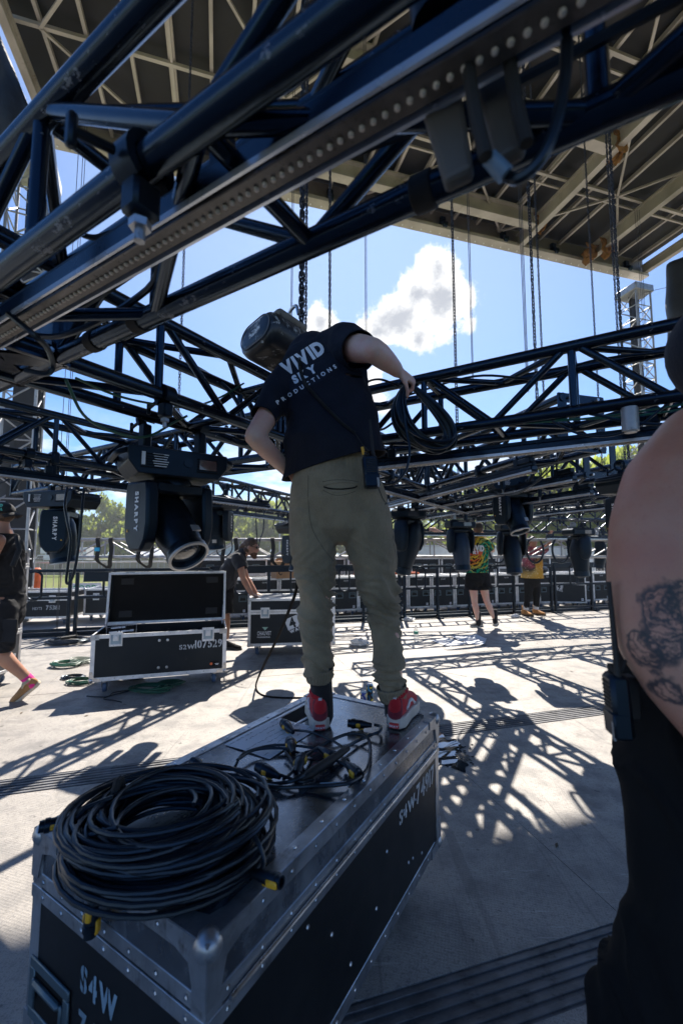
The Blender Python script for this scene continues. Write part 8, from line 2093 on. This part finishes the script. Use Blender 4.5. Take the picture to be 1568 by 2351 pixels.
# scrim-covered fence across the field
m_scrimtan = mat('tan_fence_scrim', (0.30, 0.26, 0.19), 0.9, var=0.12, vscale=0.8)
F0, F1 = P(-420, 1311, 44), P(1500, 1305, 52)
def fence():
    n = 46; d = (F1-F0); d.z = 0; L = d.length; u = d.normalized()
    root = thing('fence', 'tan scrim-covered field fence with metal posts beyond the grass', 'fence', (F0.x, F0.y, GZ), math.atan2(u.y, u.x))
    st_ = L/n
    pm = shared('fence_post', lambda: rod_mesh(2.0, 0.03, 6)); b = MB(); vs = []; fs = []
    for i in range(9):
        for j in (0, 1): vs.append((st_*i/8, 0.02*math.sin(i*2.1), 0.15+1.65*j))
    for i in range(8): fs.append((i*2, i*2+2, i*2+3, i*2+1))
    b.add(vs, fs); sm = b.mesh('scrim_panel', smooth=False); b = MB(); b.cyl((0, -0.03, 1.95), (st_, -0.03, 1.95), 0.022, 6); rm = b.mesh('top_tube')
    for i in range(n):
        put(pm, 'post', m_alu2, root, Matrix.Translation((i*st_, -0.05, 0))); put(sm, 'scrim_panel', m_scrimtan, root, Matrix.Translation((i*st_, 0, 0))); put(rm, 'top_tube', m_alu2, root, Matrix.Translation((i*st_, 0, 0)))
fence()
# crowd barriers at the dock edge
def barrier_proto(label, loc, rz):
    root = thing('crowd_barrier', label, 'barrier', loc, rz, 'silver crowd barriers below the dock')
    L, H_ = 2.3, 1.1; b = MB(); b.tube([(0, 0, 0.15), (0, 0, H_), (L, 0, H_), (L, 0, 0.15)], 0.02, 8, closed=True); b.build('frame', m_alu2, root, world=False)
    bm_ = shared('bar', lambda: rod_mesh(H_-0.15, 0.008, 6))
    for i in range(1, 15): put(bm_, 'bar', m_alu2, root, Matrix.Translation((L*i/15, 0, 0.15)))
    for x in (0.35, L-0.35): b = MB(); b.tube([(x, 0, 0.15), (x, -0.25, 0.0)], 0.018, 6); b.tube([(x, 0, 0.15), (x, 0.25, 0.0)], 0.018, 6); b.build('foot', m_alu2, root, world=False)
    return root
labb = 'silver crowd barrier'
for i in range(9): q_ = ST(-7.2+i*2.36, 11.4, DOCKZ); barrier_proto(where(labb, q_+S*1.15), q_, SA)
b = MB(); q = dock_at(72, 10.9); M = mat_from(q, S, T, UP)
b.box((0, 0, 0.5), (0.30, 0.12, 1.0), M, bev=0.04); b.box((0, 0, 0.04), (0.5, 0.4, 0.08), M, bev=0.02); tag(b.build('plastic_barrier', m_orange), 'orange plastic barrier post at left beside the grey cases', 'barrier')
q = dock_at(193, 10.2); sg = thing('banner_sign', 'small white banner with green letters and blue waves between the left cases', 'sign', q, SA)
b = MB(); b.box((0, 0, 0.42), (0.62, 0.012, 0.55)); b.build('banner', m_paper, sg, world=False, smooth=False)
mg = mat('green_print', (0.05, 0.42, 0.22), 0.7)
for tx, z in (('GOOD', 0.56), ('CALL', 0.44)): mb = place_text(tx, 0.13, (0, -0.0075, z), (1, 0, 0), UP, 'C', bold=0.004); mb.build('banner_letters', mg, sg, world=False, smooth=False)
for k, (m_, z0) in enumerate(((mg, 0.36), (m_blue, 0.27))):
    b = MB(); n = 12; vs = [(-0.29+0.58*i/n, -0.0075-0.0008*k, z0+0.03*math.sin(i*0.9+k)) for i in range(n+1)]+[(-0.29+0.58*i/n, -0.0075-0.0008*k, z0-0.08+0.02*math.sin(i*0.9+k+1)) for i in range(n+1)]
    b.add(vs, [(i, i+n+1, i+n+2, i+1) for i in range(n)]); b.build('banner_wave', m_, sg, world=False, smooth=False)
# vehicles
m_truckw = mat('white_truck_body', (0.72, 0.72, 0.71), 0.35, var=0.04); m_truckd = mat('vehicle_glass', (0.03, 0.035, 0.04), 0.1); m_tyre = mat('tyre_rubber', (0.02, 0.02, 0.02), 0.8)
def wheels(root, xs, w, r):
    for x in xs:
        for y in (-w/2, w/2):
            b = MB(); M = mat_from(V((x, y, r)), V((1, 0, 0)), UP, V((0, -1, 0))); b.lathe([(r*0.55, -0.11), (r*0.9, -0.12), (r, -0.08), (r, 0.08), (r*0.9, 0.12), (r*0.55, 0.11)], 18, M); t_ = b.build('wheel', m_tyre, root, world=False)
            b = MB(); b.lathe([(0.0005, -0.09), (r*0.55, -0.10), (r*0.55, 0.10), (0.0005, 0.09)], 14, M); b.build('rim', m_alu2, t_, world=False)
def box_truck(label, loc, rz, logo=True):
    root = thing('box_truck', label, 'truck', loc, rz)
    b = MB(); b.box((1.3, 0, 1.95), (5.4, 2.3, 2.5), bev=0.05); b.box((-1.7, 0, 2.75), (0.9, 2.25, 0.9), bev=0.08); b.build('cargo_box', m_truckw, root, world=False)
    b = MB(); b.prism([(-3.9, 0.5), (-3.95, 1.15), (-3.0, 1.35), (-2.45, 2.15), (-1.42, 2.2), (-1.42, 0.5)], -0.98, 0.98, mat_from(V((0, 0, 0)), V((1, 0, 0)), UP, V((0, -1, 0)))); b.build('cab', m_truckw, root, world=False, smooth=False)
    for y in (-0.99, 0.99):
        b = MB(); b.prism([(-2.95, 1.38), (-2.45, 2.02), (-1.75, 2.05), (-1.75, 1.38)], -0.006, 0.006, mat_from(V((0, y, 0)), V((1, 0, 0)), UP, V((0, -1, 0)))); b.build('side_window', m_truckd, root, world=False, smooth=False)
    b = MB(); b.prism([(-0.85, 0), (0.85, 0), (0.78, 0.9), (-0.78, 0.9)], 0, 0.01, mat_from(V((-3.02, 0, 1.40)), V((0, 1, 0)), V((0.56, 0, 0.83)), V((-0.83, 0, 0.56)))); b.build('windscreen', m_truckd, root, world=False, smooth=False)
    b = MB(); b.box((0.3, 0, 0.55), (7.6, 1.0, 0.25)); b.build('chassis', m_rubber, root, world=False)
    wheels(root, (-3.05, 2.4), 1.85, 0.42)
    for y in (-0.7, 0.7): b = MB(); b.box((-3.95, y, 0.95), (0.06, 0.3, 0.18), bev=0.02); b.build('headlight', m_glass, root, world=False)
    b = MB(); b.box((1.3, -1.156, 2.72), (5.2, 0.006, 0.16)); b.box((1.3, -1.156, 1.95), (2.2, 0.006, 0.3)); b.build('orange_band', m_orange, root, world=False, smooth=False)
    if logo: mb = place_text('U-HAUL', 0.55, (-0.6, -1.162, 2.82), (1, 0, 0), UP, 'C', bold=0.02); mb.build('lettering', m_ink, root, world=False, smooth=False)
    return root
def road_at(px, dist): q = P(px, 1270, dist); return V((q.x, q.y, GZ+0.005))
box_truck('white rental box truck with orange bands parked beyond the fence at left', road_at(140, 61), rad(6))
def pickup(label, loc, rz, m):
    root = thing('parked_car', label, 'car', loc, rz, 'parked vehicles beyond the fence')
    b = MB(); b.prism([(-2.4, 0.4), (-2.45, 0.85), (-1.4, 1.0), (-0.8, 1.6), (1.2, 1.62), (1.9, 1.05), (2.35, 0.95), (2.4, 0.4)], -0.88, 0.88, mat_from(V((0, 0, 0)), V((1, 0, 0)), UP, V((0, -1, 0)))); o = b.build('car_body', m, root, world=False, smooth=False); md = o.modifiers.new('b', 'BEVEL'); md.width = 0.08; md.segments = 2
    for y in (-0.885, 0.885): b = MB(); b.prism([(-1.2, 1.05), (-0.72, 1.5), (1.1, 1.52), (1.6, 1.08)], -0.006, 0.006, mat_from(V((0, y, 0)), V((1, 0, 0)), UP, V((0, -1, 0)))); b.build('side_window', m_truckd, root, world=False, smooth=False)
    wheels(root, (-1.5, 1.5), 1.66, 0.34)
pickup('white car parked beyond the fence right of the bent man', road_at(632, 62), rad(8), m_truckw); pickup('grey car parked behind the box truck at left', road_at(62, 64), 0, m_alu2); pickup('silver car parked beyond the fence behind the large moving light', road_at(395, 63), rad(4), m_alu2)
def tent(label, loc, w, h):
    root = thing('marquee_tent', label, 'tent', loc, 0.2, 'white tents across the field'); b = MB(); k = w/2
    vs = [(-k, -k, h*0.62), (k, -k, h*0.62), (k, k, h*0.62), (-k, k, h*0.62), (0, 0, h)]; b.add(vs, [(0, 1, 4), (1, 2, 4), (2, 3, 4), (3, 0, 4)]); b.build('roof', m_truckw, root, world=False, smooth=False)
    b = MB()
    for i in range(4): a, c = vs[i], vs[(i+1) % 4]; b.add([a, c, (c[0], c[1], h*0.5), (a[0], a[1], h*0.5)], [(0, 3, 2, 1)])
    b.build('valance', m_truckw, root, world=False, smooth=False)
    for i in range(4): b = MB(); b.cyl((vs[i][0], vs[i][1], 0), vs[i], 0.04, 6); b.build('pole', m_alu2, root, world=False)
tent('white peaked tent across the field beside the large moving light', road_at(352, 66), 4.5, 3.4)
def trailer(label, loc, rz, L, H_, m, win=True):
    root = thing('office_trailer', label, 'trailer', loc, rz, 'white trailers behind the stage'); b = MB(); b.box((0, 0, 0.6+H_/2), (L, 2.6, H_), bev=0.04); b.build('body', m, root, world=False)
    b = MB(); b.box((0, 0, 0.64+H_), (L+0.1, 2.7, 0.08)); b.build('roof', m_alu2, root, world=False)
    if win:
        n = int(L/2)
        for i in range(n):
            b = MB(); b.box((-L/2+1+i*2.0, -1.305, 0.6+H_*0.58), (0.9, 0.012, 0.8)); w_ = b.build('window', m_truckd, root, world=False, smooth=False); b = MB(); x = -L/2+1+i*2.0; z = 0.6+H_*0.58
            for (dx, dz, sx, sz) in ((0, .42, 1.0, .06), (0, -.42, 1.0, .06), (-.47, 0, .06, .8), (.47, 0, .06, .8)): b.box((x+dx, -1.312, z+dz), (sx, 0.02, sz))
            b.build('window_frame', m_truckw, w_, world=False, smooth=False)
    wheels(root, (-0.5, 0.5), 2.3, 0.38)
m_tw = mat('pale_trailer_panel', (0.55, 0.56, 0.57), 0.5, var=0.06)
trailer('long pale trailer with windows behind the tie-dye person', road_at(985, 30), SA, 9.0, 2.5, m_tw); trailer('pale trailer seen behind the hanging light right of the tie-dye shirt', road_at(1190, 27), SA+0.05, 6.5, 2.4, m_truckw); trailer('white trailer at right behind the trusses near the shirtless man', road_at(1395, 27), SA, 6.0, 2.3, m_truckw)
trailer('blue-grey trailer across the field behind the silver truss', road_at(508, 58), 0.2, 6.0, 2.9, mat('blue_grey_trailer', (0.30, 0.38, 0.46), 0.4), False)
b = MB(); q = road_at(1036, 55); b.cyl(q, q+UP*8.5, 0.13, 8); b.bar(q+UP*8.0-V((0.9, 0, 0)), q+UP*8.0+V((0.9, 0, 0)), 0.1, 0.1, UP); tag(b.build('utility_pole', m_bark), 'wooden utility pole among the trees left of the tie-dye person', 'utility pole')
b = MB(); q = road_at(642, 60); b.cyl(q, q+UP*9.0, 0.10, 8); b.bar(q+UP*8.6, q+UP*8.7+V((1.6, 0, 0)), 0.07, 0.07, UP); b.box(q+UP*8.68+V((1.7, 0, 0)), (0.7, 0.25, 0.12)); tag(b.build('street_lamp', m_alu2), 'grey street lamp in front of the trees right of the bent man', 'street lamp')

# thin summer haze over the whole place
def haze():
    m = bpy.data.materials.new('summer_haze'); m.use_nodes = True; t = NT(m.node_tree); t.n.clear()
    v = t.node('ShaderNodeVolumePrincipled'); v.inputs['Color'].default_value = (0.92, 0.95, 1.0, 1); v.inputs['Density'].default_value = HAZE; v.inputs['Anisotropy'].default_value = 0.35
    o = t.node('ShaderNodeOutputMaterial'); t.l.new(v.outputs[0], o.inputs['Volume'])
    b = MB(); b.box((0, 70, 6.5), (640, 420, 18.0)); h = b.build('haze', m, smooth=False); tag(h, kind='stuff')
HAZE = 0.0011
haze()
